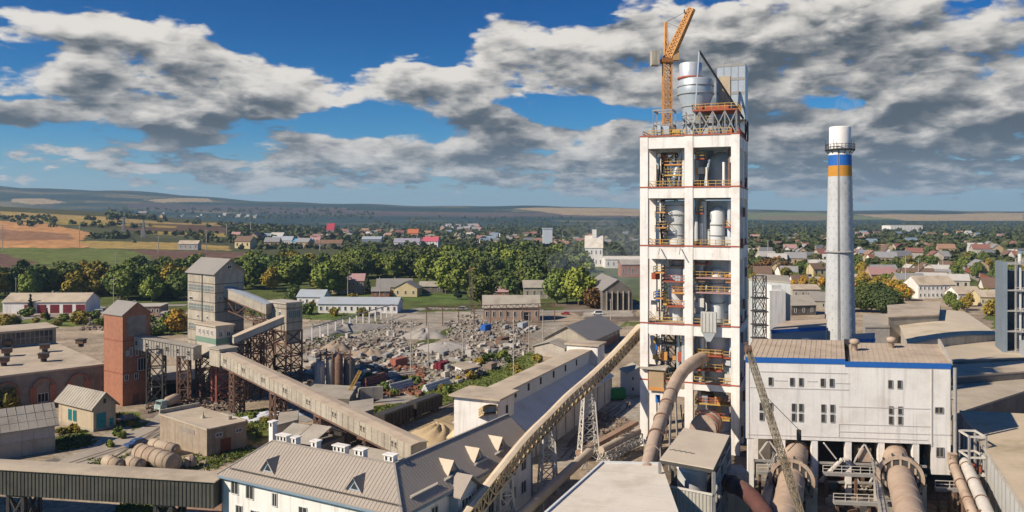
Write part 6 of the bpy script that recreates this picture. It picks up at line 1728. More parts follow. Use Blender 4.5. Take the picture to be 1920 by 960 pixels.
# trees one can pick out
for t in [
    (285, 566, 52, 'light', 'bright green tree standing out before the dark belt left of the concrete tower'), (606, 549, 44, 'gold', 'golden autumn tree left of the pink roofed house'), (690, 551, 34, 'fir', 'dark dense tree between the pink roofed house and the cream house'),
    (333, 626, 52, 'gold', 'yellow tree at the foot of the concrete tower'), (318, 622, 30, 'gbush', 'green bush beside the yellow tree at the concrete tower'), (57, 588, 40, 'fir', 'dark fir in front of the garages with red doors'), (88, 603, 28, 'fir', 'small fir right of the tall fir by the garages'),
    (148, 600, 20, 'bush', 'yellow bush behind the factory hall roof'), (12, 610, 22, 'bush', 'yellow bush at the left edge behind the factory hall'), (14, 770, 56, 'bush', 'large yellow green bush before the factory hall wall at the left edge'),
    (768, 520, 28, 'light', 'small round bright tree between the cream house and the dark belt'), (836, 551, 78, 'light', 'tall bright green tree right of the cream house'), (860, 552, 62, 'mid', 'green tree touching the tall bright tree right of the cream house'), (902, 574, 66, 'dark', 'tall dark tree beside the yellow mast'), (858, 562, 36, 'fir', 'dark fir standing on the lawn below the tall bright tree'),
    (1085, 572, 78, 'light', 'large bright green tree left of the dark open shed'), (1063, 568, 58, 'mid', 'green tree between the large bright tree and the small dark fir'), (1110, 578, 40, 'brown', 'brown bare bush left of the dark open shed'), (1044, 570, 64, 'light', 'bright green tree right of the small grey shed'), (972, 562, 34, 'fir', 'small dark fir behind the yard shed'),
    (575, 590, 22, 'gbush', 'bush on the lawn before the long white building, leftmost'), (632, 586, 22, 'fir', 'small fir before the long white building, middle'), (656, 586, 20, 'fir', 'small fir before the long white building, right'),
    (550, 566, 34, 'mid', 'green tree between the transfer house and the long white building'), (1618, 540, 34, 'gold', 'golden tree right of the chimney'), (1670, 545, 26, 'gold', 'golden tree left of the white two storey block'),
    (1092, 700, 14, 'gbush', 'bush by the rail track below the grey roofed workshop'), (1862, 592, 24, 'bush', 'bush at the grass strip near the clad plant'),
]: tree(*t)
# belts of trees
def belt_of(n, x0, x1, y0, y1, keys, h, label, group, slope=0):
    for i in range(n):
        f = (i + R.uniform(.1, .9)) / n
        px = x0 + (x1 - x0) * f; by = R.uniform(y0, y1) + slope * f
        k = R.choice(keys); p = hit(px, by)
        tree(px, by, 0, k, ADJ[k] + ' ' + label, group, p, R.uniform(*h))
belt_of(24, -40, 215, 546, 562, ['olive', 'olive', 'mid', 'dark', 'light'], (16, 22), 'in the belt behind the garages', 'trees behind the garages')
belt_of(20, 215, 352, 546, 564, ['dark', 'mid', 'olive', 'mid'], (15, 22), 'in the belt left of the concrete tower', 'trees left of the concrete tower')
belt_of(14, 240, 480, 518, 535, ['dark', 'dark', 'mid'], (15, 21), 'in the rear belt behind the concrete tower', 'trees behind the concrete tower')
belt_of(30, 440, 640, 508, 556, ['dark', 'mid', 'mid', 'olive', 'light'], (16, 23), 'in the belt behind the transfer house', 'trees behind the transfer house')
belt_of(30, 630, 800, 500, 525, ['dark', 'mid', 'mid', 'light'], (17, 24), 'in the belt behind the pink and cream houses', 'trees behind the houses')
belt_of(30, 790, 960, 498, 535, ['mid', 'dark', 'light'], (17, 26), 'in the middle belt left of the yellow mast', 'trees in the middle belt')
belt_of(30, 930, 1095, 496, 530, ['mid', 'light', 'mid', 'dark'], (17, 27), 'in the middle belt beyond the yard shed', 'trees beyond the yard shed')
belt_of(9, 930, 1060, 538, 566, ['mid', 'dark', 'mid'], (13, 19), 'before the middle belt near the yard shed', 'trees near the yard shed')
belt_of(20, 1408, 1555, 494, 520, ['olive', 'mid', 'brown', 'dark'], (8, 14), 'left of the chimney above the pale block', 'trees left of the chimney')
belt_of(20, 1598, 1720, 540, 566, ['olive', 'gold', 'olive', 'mid', 'bush'], (8, 13), 'right of the chimney among the houses', 'trees right of the chimney')
belt_of(16, 1590, 1680, 566, 592, ['dark', 'mid', 'dark'], (9, 13), 'below the golden trees right of the chimney', 'dark trees right of the chimney')
belt_of(16, 1600, 1760, 500, 520, ['mid', 'olive', 'dark'], (9, 14), 'beyond the golden trees right of the chimney', 'trees beyond the golden trees')
belt_of(16, 1790, 1930, 488, 530, ['mid', 'light', 'mid', 'olive'], (10, 15), 'beside the freight train at the right edge', 'trees beside the train')
belt_of(24, 1640, 1800, 505, 545, ['gold', 'olive', 'olive', 'mid', 'brown'], (7, 11), 'between the houses right of the chimney', 'autumn trees between the houses')
belt_of(12, 1405, 1550, 520, 560, ['olive', 'mid', 'gold'], (7, 10), 'between the pale block and the chimney', 'trees between the block and the chimney')
belt_of(8, 1770, 1880, 560, 590, ['mid', 'bush', 'olive'], (6, 9), 'around the houses by the clad plant', 'trees by the clad plant')
belt_of(10, 470, 720, 562, 600, ['gbush', 'bush', 'gbush'], (3, 5), 'on the lawns around the long white building', 'bushes on the lawns')
belt_of(14, 0, 200, 592, 612, ['gbush', 'bush', 'bush'], (2, 4.5), 'on the grass behind the factory hall', 'bushes behind the hall')
belt_of(10, 245, 350, 596, 632, ['gbush', 'bush', 'gbush', 'olive'], (3, 6), 'around the foot of the concrete tower', 'bushes by the concrete tower')
belt_of(9, 105, 260, 782, 840, ['gbush', 'bush'], (1, 2.2), 'on the grass by the teal doored house', 'bushes by the teal doored house')
belt_of(10, 440, 540, 780, 830, ['gbush', 'bush'], (1, 2.4), 'behind the block hut', 'bushes behind the hut')
belt_of(12, 640, 900, 700, 745, ['gbush', 'gbush', 'bush'], (1.5, 2.8), 'on the verge of the stone yard', 'bushes by the stone yard')
belt_of(10, 880, 1010, 672, 715, ['gbush', 'gbush', 'bush'], (2, 3.4), 'along the grass strip beside the storage hall', 'bushes by the storage hall')

# far woods and garden trees past counting: one mass of leaf clumps
def woodland():
    g = np.random.RandomState(4); pts = []
    def area(n, x0, x1, y0, y1, s0, s1, cut=.35, sc=150):
        for _ in range(n):
            px, py = g.uniform(x0, x1), g.uniform(y0, y1)
            p = hit(px, py)
            if vnoise(np.array([p.x]), np.array([p.y]), sc, 21)[0] < cut: continue
            pts.append((p.x, p.y, p.z, g.uniform(s0, s1)))
    area(1800, 430, 1410, 424, 456, 6, 11, .22); area(600, 600, 1400, 446, 476, 5, 9, .28, 90); area(520, 900, 1410, 452, 490, 6, 10, .15)
    area(1500, 1395, 1930, 420, 474, 6, 11, .22); area(600, 1395, 1930, 455, 505, 4, 8, .30, 80); area(250, 1395, 1930, 417, 436, 7, 12, .05)
    area(160, 0, 600, 398, 428, 5, 9, .5); area(40, 170, 240, 440, 448, 4, 7, 0); area(110, 250, 480, 438, 456, 4, 7, .25); area(260, 200, 700, 392, 412, 8, 14, .35, 300)
    area(240, 440, 620, 446, 468, 4, 7, .3, 80); area(300, 700, 1200, 408, 426, 7, 12, .4, 250); area(60, 0, 110, 402, 412, 3, 6, .3)
    pts_ = np.array(pts); L = 22
    N_ = len(pts_)
    d = g.normal(size=(N_, L, 3)); d /= np.linalg.norm(d, axis=2)[..., None]; d[..., 2] = np.abs(d[..., 2])
    s = pts_[:, 3][:, None, None]
    c = pts_[:, None, :3] + d * s * np.array((.75, .75, 1.0)) * (.6 + .5 * g.rand(N_, L, 1)) + np.array((0, 0, .4))
    n = (d + g.normal(size=d.shape) * .4).reshape(-1, 3); n /= np.linalg.norm(n, axis=1)[:, None]
    me = leaf_faces('woodland', c.reshape(-1, 3), n, np.repeat(pts_[:, 3], L) * .3 * (.6 + .8 * g.rand(N_ * L)), g, leafmat('leaf_far', (.045, .068, .034), .5))
    structure('woodland', me, None, 'stuff')
woodland()
# tufts and weeds on the verges
def weeds():
    g = np.random.RandomState(8); P_, S_ = [], []
    for n, poly in ((900, [(770, 735), (870, 715), (1000, 660), (1015, 675), (900, 745), (800, 765)]), (350, [(690, 765), (760, 757), (790, 768), (720, 798)]), (300, [(440, 775), (520, 765), (530, 805), (440, 808)]),
                    (160, [(215, 775), (255, 778), (262, 790), (215, 805)]), (160, [(105, 818), (165, 815), (185, 830), (105, 848)]), (160, [(230, 945), (300, 935), (320, 965), (200, 970)]),
                    (120, [(285, 872), (390, 850), (395, 885), (290, 892)]), (200, [(170, 862), (290, 850), (290, 895), (170, 895)]), (500, [(570, 560), (730, 585), (700, 615), (580, 640)]), (200, [(380, 860), (470, 835), (480, 850), (400, 880)])):
        pts = [G(a, b)[:2] for a, b in poly]; xs = [p[0] for p in pts]; yl = [p[1] for p in pts]
        x = g.uniform(min(xs), max(xs), n * 2); y = g.uniform(min(yl), max(yl), n * 2); ok = inpoly(x, y, pts)
        for a, b in zip(x[ok][:n], y[ok][:n]):
            for k in range(5): P_.append((a + g.normal() * .3, b + g.normal() * .3, .15 + .2 * g.rand())); S_.append(.10 + .12 * g.rand())
    n = g.normal(size=(len(P_), 3)); n[:, 2] *= .4; n /= np.linalg.norm(n, axis=1)[:, None]
    structure('weeds', leaf_faces('weeds', np.array(P_), n, np.array(S_), g, leafmat('weed_leaf', (.12, .165, .045))), None, 'stuff')
weeds()
# ------------------------------------------------------------------ buildings beyond the plant
def house(name, label, cat, lpx, rpx, by, eave, ridge, depth, wm, rm, deg=0, nwin=0, storeys=1, doors=(), group=None, along='u', chim=0, wm2=None):
    """gabled building: front wall from column lpx to rpx, standing at row by (left corner)"""
    p = hit(lpx, by); fr = Fr(p.x, p.y, deg); k = (rpx - 960) / F
    w = (k * p.y - p.x) / (fr.u.x - k * fr.u.y)
    root = thing(name, label, cat, p, group)
    a, b = gable(fr, 0, w, 0, depth, p.z - .5, p.z + eave, p.z + ridge, along, .5, .2)
    part('wall', a, wm, root); ro = part('roof', b, rm, root)
    sh = eave / storeys
    for s in range(storeys):
        for i in range(nwin):
            u = w * (i + .5) / nwin
            if any(abs(u - d) < 1.6 for d, *_ in doors) and s == 0: continue
            win(root, fr(u - .5, 0, p.z + sh * s + sh * .3), fr.u, 1.0, sh * .42, mull=0, bar_t=.16)
    for d, dw, dh, dm in doors: door(root, fr(d - dw / 2, 0, p.z), fr.u, dw, dh, dm)
    for c in range(chim):
        q = MB(); u = w * (c + .5) / chim; q.box(fr, u - .4, u + .4, depth * .5, depth * .5 + .8, p.z + ridge - .8, p.z + ridge + 1.1); part('chimney', q, M_brickdk, ro)
    return root, fr, w
house('garage_row', 'white garage row with maroon doors and pale gabled roof', 'garage', 5, 160, 588, 5.6, 9.2, 16, M_white, M_dust, 3, 0, 1, [(12.5 + i * 6.2, 4.4, 4.2, M_maroon) for i in range(5)], chim=1)
house('ruined_wall_building', 'roofless pinkish brick shell with window holes left of the concrete tower', 'ruin', 234, 300, 592, 4.2, 4.3, 14, mat('pink_brick', (.42, .27, .19), .2), M_conclt, 8, 7)
house('low_shed', 'low flat grey shed beside the pinkish brick shell', 'shed', 302, 336, 600, 3.0, 3.4, 9, M_conc, M_slate, 10)
house('long_building', 'long low white building with blue grey roof on the lawn', 'building', 596, 745, 587, 4.6, 7.2, 14, M_white, M_bluegrey, -3, 13)
house('long_building', 'white annex with blue grey roof behind the left end of the long building', 'building', 557, 606, 573, 4.8, 8.0, 12, M_white, M_bluegrey, -6, 4)
house('pink_roofed_house', 'two storey tan house with pink roof beside the golden tree', 'house', 622, 682, 551, 8.0, 11.8, 14, M_tan, M_pinkroof, 4, 8, 2, chim=1)
house('cream_house', 'cream house with grey roof left of the tall bright green tree', 'house', 706, 772, 554, 5.2, 9.4, 16, M_cream, M_metal, 6, 5, chim=1)
house('cream_house', 'small cream gabled wing facing the lawn beside the cream house', 'house', 738, 782, 556, 5.0, 8.8, 12, M_cream, M_metal, -8, 3, along='v')
house('brick_annex', 'low red brick annex in front of the cream house', 'annex', 697, 730, 557, 3.4, 5.4, 9, M_brick, M_metal, 6, 2)
house('grey_shed', 'pale roofed shed behind the tall bright green tree', 'shed', 786, 830, 549, 4, 6.5, 12, M_concdk, M_slate, 0, 3)
house('yard_shed', 'grey roofed brick shed at the far edge of the stone yard', 'shed', 906, 1012, 602, 6.2, 11.0, 14, mat('pale_brick', (.36, .26, .2), .2), M_slate, 2, 8, doors=[(20, 3, 4, M_black)])
house('yard_shed', 'small red roofed cabin behind the yard shed', 'cabin', 921, 952, 560, 4, 6.5, 9, M_brick, M_pinkroof, 0, 2)
house('grey_shed', 'grey roofed shed left of the bright green trees in the middle', 'shed', 982, 1034, 560, 6.5, 10.0, 14, M_conc, M_slate, 2, 4)
r_, fr, w = house('open_shed', 'large dark open fronted shed left of the white tower', 'shed', 1130, 1186, 582, 10, 15.5, 45, M_concdk, M_metal, 4, 0, along='v')
m = MB(); m.box(fr, 2, w - 2, -.06, 0, .2, 8.6); part('opening', m, M_black, r_)
for k in range(5): m = MB(); m.bar(fr(2 + (w - 4) * k / 4, -.2, 0), fr(2 + (w - 4) * k / 4, -.2, 9.8), .6); part('post', m, M_conc, r_)
house('brick_hall', 'reddish brick hall behind the dark open shed', 'hall', 1165, 1215, 520, 10, 13, 20, M_brick, M_slate, 0, 6)
house('white_hall', 'long white roofed hall beside the white elevator building', 'hall', 1135, 1230, 503, 8, 10.5, 24, M_white, M_roofwhite, 0, 9)
r_, fr, w = house('elevator_building', 'white elevator building with steep roof above the trees left of the white tower', 'elevator', 1097, 1130, 500, 18, 29, 26, M_white, M_roofwhite, -6, 4, 2)
m = MB(); m.box(fr, w * .4, w * .65, 10, 16, 27, 35); part('lantern', m, M_whiteconc, r_)
p = hit(1018, 466); m = MB(); fr = Fr(p.x, p.y, 0); m.box(fr, 0, 14, 0, 14, 0, 29); m.box(fr, -.6, 14.6, -.6, 14.6, 29, 30)
single('block_tower', m, mat('pale_block', (.55, .6, .64), .06), 'pale square block tower standing above the far village roofs', 'tower', p)
# grey roofed workshop with brick base, end of the storage hall
p = Vector((27, 278, 0)); fr = Fr(p.x, p.y, 66)
root = thing('grey_workshop', 'workshop with big plain grey roof and brick base above the storage hall', 'workshop', fr(15, 7, 0))
a, b = gable(fr, 0, 36, 0, 17, 0, 4.8, 9.4, 'u', .8, .25); part('wall', a, M_conc, root); part('roof', b, M_metal, root)
m = MB(); m.box(fr, -.1, 36.1, -.1, 17.1, 0, 2.6); part('brick_base', m, M_brick, root)
for k in range(6): win(root, fr(4 + k * 5.6, 0, 3.0), -fr.u, 1.4, 1.4)
fr2 = Fr(fr(-9, 6).x, fr(-9, 6).y, 66); a, b = gable(fr2, 0, 9, 0, 11, 0, 3.4, 5.0, 'u', .5, .2)
root = thing('low_shed', 'low pale shed in front of the grey workshop beside the storage hall', 'shed', fr2(4, 5, 0)); part('wall', a, M_conclt, root); part('roof', b, M_slate, root)
# right hand district
for a in [
    ('white_block_house', 'white two storey block with many windows right of the golden trees', 'house', 1722, 1792, 560, 8.0, 12.5, 16, M_white, M_dust, 4, 9, 2),
    ('white_house_row', 'low white house right of the two storey white block', 'house', 1796, 1842, 566, 4.6, 8, 12, M_white, M_dust, 4, 4),
    ('white_house_row', 'cream house with beige roof below the freight train', 'house', 1838, 1878, 574, 5.0, 8, 12, M_cream, M_dust, -4, 4),
    ('tiled_house', 'dark gabled house left of the chimney behind the blue eaves', 'house', 1484, 1530, 592, 5.0, 9, 14, M_concdk, M_slate, 12, 3),
    ('tiled_house', 'pale shed roof behind the dark gabled house left of the chimney', 'shed', 1486, 1538, 560, 5.4, 7.6, 14, M_conclt, M_dust, 0, 4),
    ('tiled_house', 'grey gabled house touching the chimney on its left side', 'house', 1520, 1552, 580, 4.6, 8.4, 12, M_conc, M_metal, -14, 2),
    ('low_workshop', 'pale low workshop right of the chimney beneath the golden tree', 'workshop', 1602, 1634, 536, 5, 7.4, 16, M_white, M_dust, 0, 4),
    ('low_workshop', 'ochre walled workshop beside the track right of the chimney', 'workshop', 1640, 1672, 528, 6, 8.5, 18, M_tan, M_pinkroof, 8, 5),
    ('low_workshop', 'long tan wall shed leading to the freight train', 'workshop', 1740, 1800, 536, 5, 6.8, 10, M_tan, M_dust, -22, 6),
    ('low_workshop', 'grey flat shed between the pale block and the chimney', 'workshop', 1490, 1545, 536, 4.4, 5.4, 20, M_conc, M_slate, 0, 5),
    ('far_factory', 'long white factory on the edge of the far wood at right', 'factory', 1670, 1730, 434, 18, 19, 60, M_white, M_roofwhite, 0, 10),
    ('field_barn', 'lone pale barn standing in the dry field', 'barn', 334, 371, 468, 7, 11, 12, M_white2, M_dust, 2, 4),
    ('roadside_hall', 'long hall with bright blue roof at the near edge of the village', 'hall', 548, 584, 462, 7, 11, 20, M_white, mat('sky_blue_roof', (.10, .33, .50), .1), 0, 6),
    ('roadside_hall', 'white gabled hall left of the bright blue roofed hall', 'hall', 508, 547, 460, 7, 13, 20, M_white, M_bluegrey, 0, 5),
    ('roadside_hall', 'long slate grey hall in the village left of the white and pink house', 'hall', 678, 714, 462, 11, 15, 24, mat('blue_wall', (.22, .27, .34), .1), M_bluegrey, 0, 7, 2),
    ('roadside_hall', 'white house with bright pink roof at the near edge of the village', 'house', 792, 821, 463, 9, 15, 14, M_white, mat('bright_pink_roof', (.5, .10, .14), .1), -6, 5, 2),
    ('roadside_hall', 'hall with lilac grey roof left of the white and pink house', 'hall', 738, 786, 463, 7, 13, 20, M_white, mat('lilac_roof', (.30, .28, .34), .1), 0, 6),
    ('roadside_hall', 'brown gabled hall below the bright blue roofed hall', 'hall', 590, 640, 466, 7, 12, 18, M_brickdk, mat('brown_roof', (.2, .12, .08), .15), 0, 5),
    ('roadside_hall', 'orange gabled house standing over the village gardens', 'house', 764, 784, 446, 10, 19, 16, mat('orange_wall', (.5, .25, .15), .1), mat('orange_roof', (.48, .15, .06), .15), 0, 3, 2),
    ('roadside_hall', 'crimson roofed tall house at the left end of the village', 'house', 612, 626, 440, 12, 26, 18, mat('rose_wall', (.5, .28, .3), .1), mat('crimson_roof', (.42, .05, .08), .1), 0, 3, 2),
]: house(*a)

# village houses far off: prototypes copied
ROOFS = [('red', (.24, .11, .085)), ('orange', (.30, .18, .12)), ('grey', (.25, .25, .255)), ('slate', (.15, .155, .17)), ('brown', (.16, .105, .075)), ('pale', (.44, .42, .39)), ('pink', (.36, .21, .2)), ('blue', (.17, .23, .30))]
WALLS = [('white', M_white), ('cream', M_cream), ('grey', M_conclt), ('tan', M_tan)]
HP = []
for i, (rn, rc) in enumerate(ROOFS):
    for j in range(2):
        wn, wm_ = WALLS[(i + j * (1 + i % 2)) % 4 if i not in (0, 5) else j * 2]
        fr = Fr(0, 0, 0); w_, d_ = (11, 9) if j == 0 else (15, 10)
        e, rg = (4.2, 8.4) if j == 0 else (6.2, 10.2)
        o = thing('village_house', '', 'house', (0, 0, 0))
        a, b = gable(fr, -w_ / 2, w_ / 2, -d_ / 2, d_ / 2, -.6, e, rg, 'u', .5, .25)
        part('wall', a, wm_, o); part('roof', b, mat('roof_' + rn, rc, .12), o)
        g_ = MB()
        for k in range(3): u = -w_ / 2 + w_ * (k + .5) / 3; g_.add([(u - .7, -d_ / 2 - .05, e * .35), (u + .7, -d_ / 2 - .05, e * .35), (u + .7, -d_ / 2 - .05, e * .75), (u - .7, -d_ / 2 - .05, e * .75)], [(0, 1, 2, 3)])
        part('window_row', g_, M_glass, o)
        HP.append([o, wn, rn, False])
def village(n, x0, x1, y0, y1, where, group, scale=(1, 1.5), pick=None):
    for _ in range(n):
        p = hit(R.uniform(x0, x1), R.uniform(y0, y1)); h = R.choice(HP if pick is None else [q for q in HP if q[2] in pick])
        lb = '%s walled house with %s roof %s' % (h[1], h[2], where)
        s = R.uniform(*scale)
        if not h[3]: o = h[0]; h[3] = True; o.location = p; o.rotation_euler = (0, 0, R.choice([0, .2, -.3, 1.5, 1.3])); o.scale = (s, s, s)
        else: o = dup(h[0], p, R.choice([0, .2, -.3, 1.5, 1.3, 2.9]), s)
        o['label'] = lb; o['group'] = group
village(34, 600, 760, 434, 447, 'on the left slope of the far village', 'houses of the village left', (.9, 1.3), ('red', 'white', 'pale', 'orange', 'pink', 'grey'))
village(46, 760, 930, 438, 458, 'in the middle of the far village', 'houses in the middle of the village', (.8, 1.2))
village(40, 920, 1190, 442, 462, 'at the right of the far village', 'houses at the right of the village', (.8, 1.2))
village(14, 820, 900, 424, 434, 'on the ridge above the far village', 'houses above the village', (1.2, 1.7), ('white', 'pale', 'pink', 'grey'))
village(20, 260, 560, 402, 410, 'in the hamlet at the foot of the far hills', 'houses below the hills', (.9, 1.4), ('pale', 'grey', 'white'))
village(16, 430, 600, 446, 466, 'along the road left of the village', 'houses along the road', (1.1, 1.6))
village(36, 1400, 1560, 446, 500, 'in the town left of the chimney', 'houses left of the chimney', (.9, 1.3))
village(34, 1600, 1760, 440, 500, 'in the town right of the chimney', 'houses right of the chimney', (.9, 1.3))
village(30, 1740, 1930, 440, 490, 'in the town at the right edge', 'houses at the right edge', (.9, 1.3))
village(16, 1640, 1890, 506, 556, 'among the autumn trees right of the chimney', 'houses among autumn trees', (.9, 1.3), ('pale', 'white', 'brown', 'grey', 'pink'))
village(10, 1412, 1550, 506, 540, 'between the pale block and the chimney', 'houses between the block and the chimney', (.9, 1.2), ('pale', 'grey', 'brown'))
for h in HP:
    if not h[3]: bpy.data.objects.remove(h[0])

# ------------------------------------------------------------------ stone yard
def block_mesh(seed, dims, m):
    g = random.Random(seed); b = MB(); x, y, z = dims
    fr = Fr(0, 0, 0)
    b.prism([(-x + g.uniform(-.2, .2), -y), (x, -y + g.uniform(-.2, .2)), (x + g.uniform(-.2, .2), y), (-x, y + g.uniform(-.2, .2))], 0, [z * g.uniform(.85, 1.1) for _ in range(4)])
    return b.mesh('stone_block', m)
M_stone = mat('pale_stone', (.45, .42, .375), .28, .5, rnd=.38, dirt=(.24, .22, .2), amt=.4)
M_stone2 = mat('brown_stone', (.24, .19, .155), .25, .5, rnd=.3)
BL = [block_mesh(i, (R.uniform(.8, 3.0), R.uniform(.5, 1.2), R.uniform(.6, 2.3)), M_stone if i % 4 else M_stone2) for i in range(12)]
YARD = [(575, 635), (700, 600), (900, 592), (1025, 605), (1000, 655), (900, 705), (800, 728), (690, 735), (575, 720)]
yp = [G(a, b)[:2] for a, b in YARD]
cnt = 0; taken = []
rr = random.Random(21)
while cnt < 270:
    px, py = rr.uniform(575, 1025), rr.uniform(598, 735); q = G(px, py)
    if not inpoly(np.array([q.x]), np.array([q.y]), yp)[0]: continue
    # laid out in loose rows along the yard axis
    a = math.radians(66); u = q.x * math.cos(a) + q.y * math.sin(a); v = -q.x * math.sin(a) + q.y * math.cos(a)
    v = round(v / 5.2) * 5.2 + rr.uniform(-.9, .9); p = Vector((u * math.cos(a) - v * math.sin(a), u * math.sin(a) + v * math.cos(a), 0))
    if vnoise(np.array([p.x]), np.array([p.y]), 17, 33)[0] < .38: continue
    me = rr.choice(BL); o = bpy.data.objects.new('stone_block', me); C.objects.link(o); o.location = p; o.rotation_euler = (0, 0, a + rr.choice([0, 0, 0, 1.57, .6]) + rr.uniform(-.3, .3))
    s = rr.uniform(.5, 1.0); o.scale = (s, s, s * rr.uniform(.7, 1.2))
    br = me.materials[0] is M_stone2
    zone = 'left half' if px < 760 else 'middle' if px < 880 else 'right part'
    o['label'] = ('brown stone block in the %s of the stone yard' if br else 'pale sawn stone block in the %s of the stone yard') % zone
    o['category'] = 'stone block'; o['group'] = 'stone blocks in the yard'; cnt += 1
# loose rubble between them
def rubble(name, n, poly, s0, s1, m, seed):
    g = random.Random(seed); pts = [G(a, b)[:2] for a, b in poly]; xs = [p[0] for p in pts]; yl = [p[1] for p in pts]; b = MB()
    x = np.array([g.uniform(min(xs), max(xs)) for _ in range(n * 3)]); y = np.array([g.uniform(min(yl), max(yl)) for _ in range(n * 3)]); ok = inpoly(x, y, pts)
    keep = vnoise(x, y, 17, 33) > .36
    ok = ok & keep if n > 1000 else ok
    for a, c in list(zip(x[ok], y[ok]))[:n]:
        s = g.uniform(s0, s1); fr = Fr(a, c, g.uniform(0, 360)); b.prism([fr(-s, -s * .6), fr(s * .9, -s * .7), fr(s, s * .6), fr(-s * .8, s * .7)], -.1, [s * g.uniform(.4, 1.3) for _ in range(4)])
    structure(name, b, m, 'stuff')
rubble('rubble', 2800, YARD, .25, .8, mat('rubble_stone', (.31, .28, .235), .5, .4, fine=1.2, dirt=(.15, .12, .1), amt=.6), 3)
rubble('debris', 500, [(560, 640), (690, 640), (700, 740), (560, 760)], .2, .8, mat('brown_debris', (.2, .155, .12), .4), 4)
rubble('scrap', 500, [(690, 690), (800, 690), (790, 742), (690, 745)], .25, .9, mat('rusty_scrap', (.22, .10, .06), .5, .5), 5)
rubble('debris', 420, [(150, 590), (340, 585), (345, 625), (150, 620)], .2, .8, mat('brown_debris', (.2, .155, .12)), 6)
rubble('debris', 500, [(280, 735), (420, 735), (440, 770), (270, 775)], .15, .6, mat('brown_debris', (.2, .155, .12)), 7)
rubble('debris', 350, [(1100, 770), (1190, 790), (1180, 850), (1090, 870)], .15, .6, mat('brown_debris', (.2, .155, .12)), 8)
def pile(name, label, px, py, r, h, m, seed, sx=1.0, deg=0):
    c = G(px, py); g = random.Random(seed); n, k = 40, 12; vs = [(c.x, c.y, h)]; fs = []
    ph = [g.uniform(0, 6.28) for _ in range(4)]
    for j in range(1, k + 1):
        for i in range(n):
            a = 2 * math.pi * i / n; q = j / k
            rad = r * q * (1 + .22 * math.sin(2 * a + ph[0]) + .12 * math.sin(5 * a + ph[1]) + .05 * math.sin(9 * a + q * 6 + ph[2]))
            z = h * (1 - q ** 1.5) * (1 + .12 * math.sin(7 * a + q * 9 + ph[3])) + g.uniform(-.06, .06) * h * .5 - .02
            x, y = rad * math.cos(a) * sx, rad * math.sin(a); d = math.radians(deg)
            vs.append((c.x + x * math.cos(d) - y * math.sin(d), c.y + x * math.sin(d) + y * math.cos(d), max(z, -.1) if j < k else -.1))
    for i in range(n): fs.append((0, 1 + i, 1 + (i + 1) % n))
    for j in range(k - 1):
        for i in range(n): a = 1 + j * n + i; b = 1 + j * n + (i + 1) % n; fs.append((a, a + n, b + n, b))
    m_ = MB(); m_.add(vs, fs, 0, True); return single(name, m_, m, label, 'pile', c)
pile('sand_pile', 'large tan sand pile behind the white house roof', 822, 832, 7.5, 4.2, M_sand, 1, 1.3, 30)
pile('sand_pile', 'low flat sand pile right of the large sand pile', 868, 806, 6, 2.0, M_sand, 2, 1.5, 50)
pile('gravel_pile', 'pale grey gravel pile in the middle of the stone yard', 795, 632, 8, 3.4, M_gravel, 3)
pile('gravel_pile', 'long grey gravel heap at the left end of the stone yard', 640, 622, 8, 3, M_gravel, 4, 2.6, 40)
pile('gravel_pile', 'brownish gravel pile at the left of the stone yard', 630, 655, 6, 3.0, mat('brown_gravel', (.29, .23, .17), .25, 1, bump=.4), 5)
pile('gravel_pile', 'whitish gravel heap at the front of the stone yard', 830, 652, 7, 1.9, mat('pale_gravel', (.38, .355, .32), .2, 1, bump=.4), 6, 1.8, 20)
pile('gravel_pile', 'brownish gravel heap beside the silo cluster', 690, 668, 5, 2.6, MATS['brown_gravel'], 7, 1.5, 10)
pile('sheet_heap', 'heap of whitish plastic sheets on the grass behind the block hut', 505, 784, 4.0, 1.6, mat('white_sheet', (.55, .57, .6), .2, .8, bump=.5), 8, 1.7, 20)
# long sheds, crates, pipe stacks of the yard
def stack(label, px, py, L, n, r, m, deg):
    c = G(px, py); fr = Fr(c.x, c.y, deg); root = thing('pipe_stack', label, 'pipe stack', c)
    for k in range(n):
        for j in range(n - k): q = MB(); v = (j + k * .5) * 2 * r; q.tube([fr(0, v, r + k * r * 1.73), fr(L, v, r + k * r * 1.73)], r, 8); part('pipe', q, m, root)
stack('stack of blue grey pipes at the front of the stone yard', 735, 738, 9, 4, .35, M_bluegrey, 55); stack('stack of rusty pipes at the front of the stone yard', 690, 728, 9, 4, .4, M_rustred, 60); stack('stack of pale long pipes beside the rail wagons', 800, 735, 12, 3, .35, M_cycw, 62)
stack('low stack of pale poles left of the rusty pipes', 720, 712, 10, 3, .3, M_conclt, 30)
def crate(label, px, py, dims, m, deg=60):
    c = G(px, py); fr = Fr(c.x, c.y, deg); root = thing('cargo_container', label, 'container', c); x, y, z = dims
    b = MB(); b.box(fr, 0, x, 0, y, .15, z); part('body', b, m, root)
    b = MB()
    for k in range(int(x / .6)): b.box(fr, k * .6 + .1, k * .6 + .3, -.07, 0, .3, z - .1)
    part('ribs', b, m, root); b = MB(); b.box(fr, -.06, 0, .2, y - .2, .3, z - .15); part('door', b, m, root)
crate('bright blue container in the right part of the stone yard', 910, 622, (5, 2.4, 2.6), M_blue); crate('rust red container near the silo cluster', 742, 690, (6, 2.4, 2.6), M_rustred); crate('maroon container in the middle of the stone yard', 826, 696, (5, 2.4, 2.4), M_maroon); crate('brown container at the right of the stone yard', 940, 648, (6, 2.4, 2.6), M_rust)
crate('pale container at the front of the stone yard', 865, 700, (6, 2.4, 2.6), M_white, 55); crate('grey container by the yard fence', 980, 618, (6, 2.5, 2.6), M_bluegrey, 66)
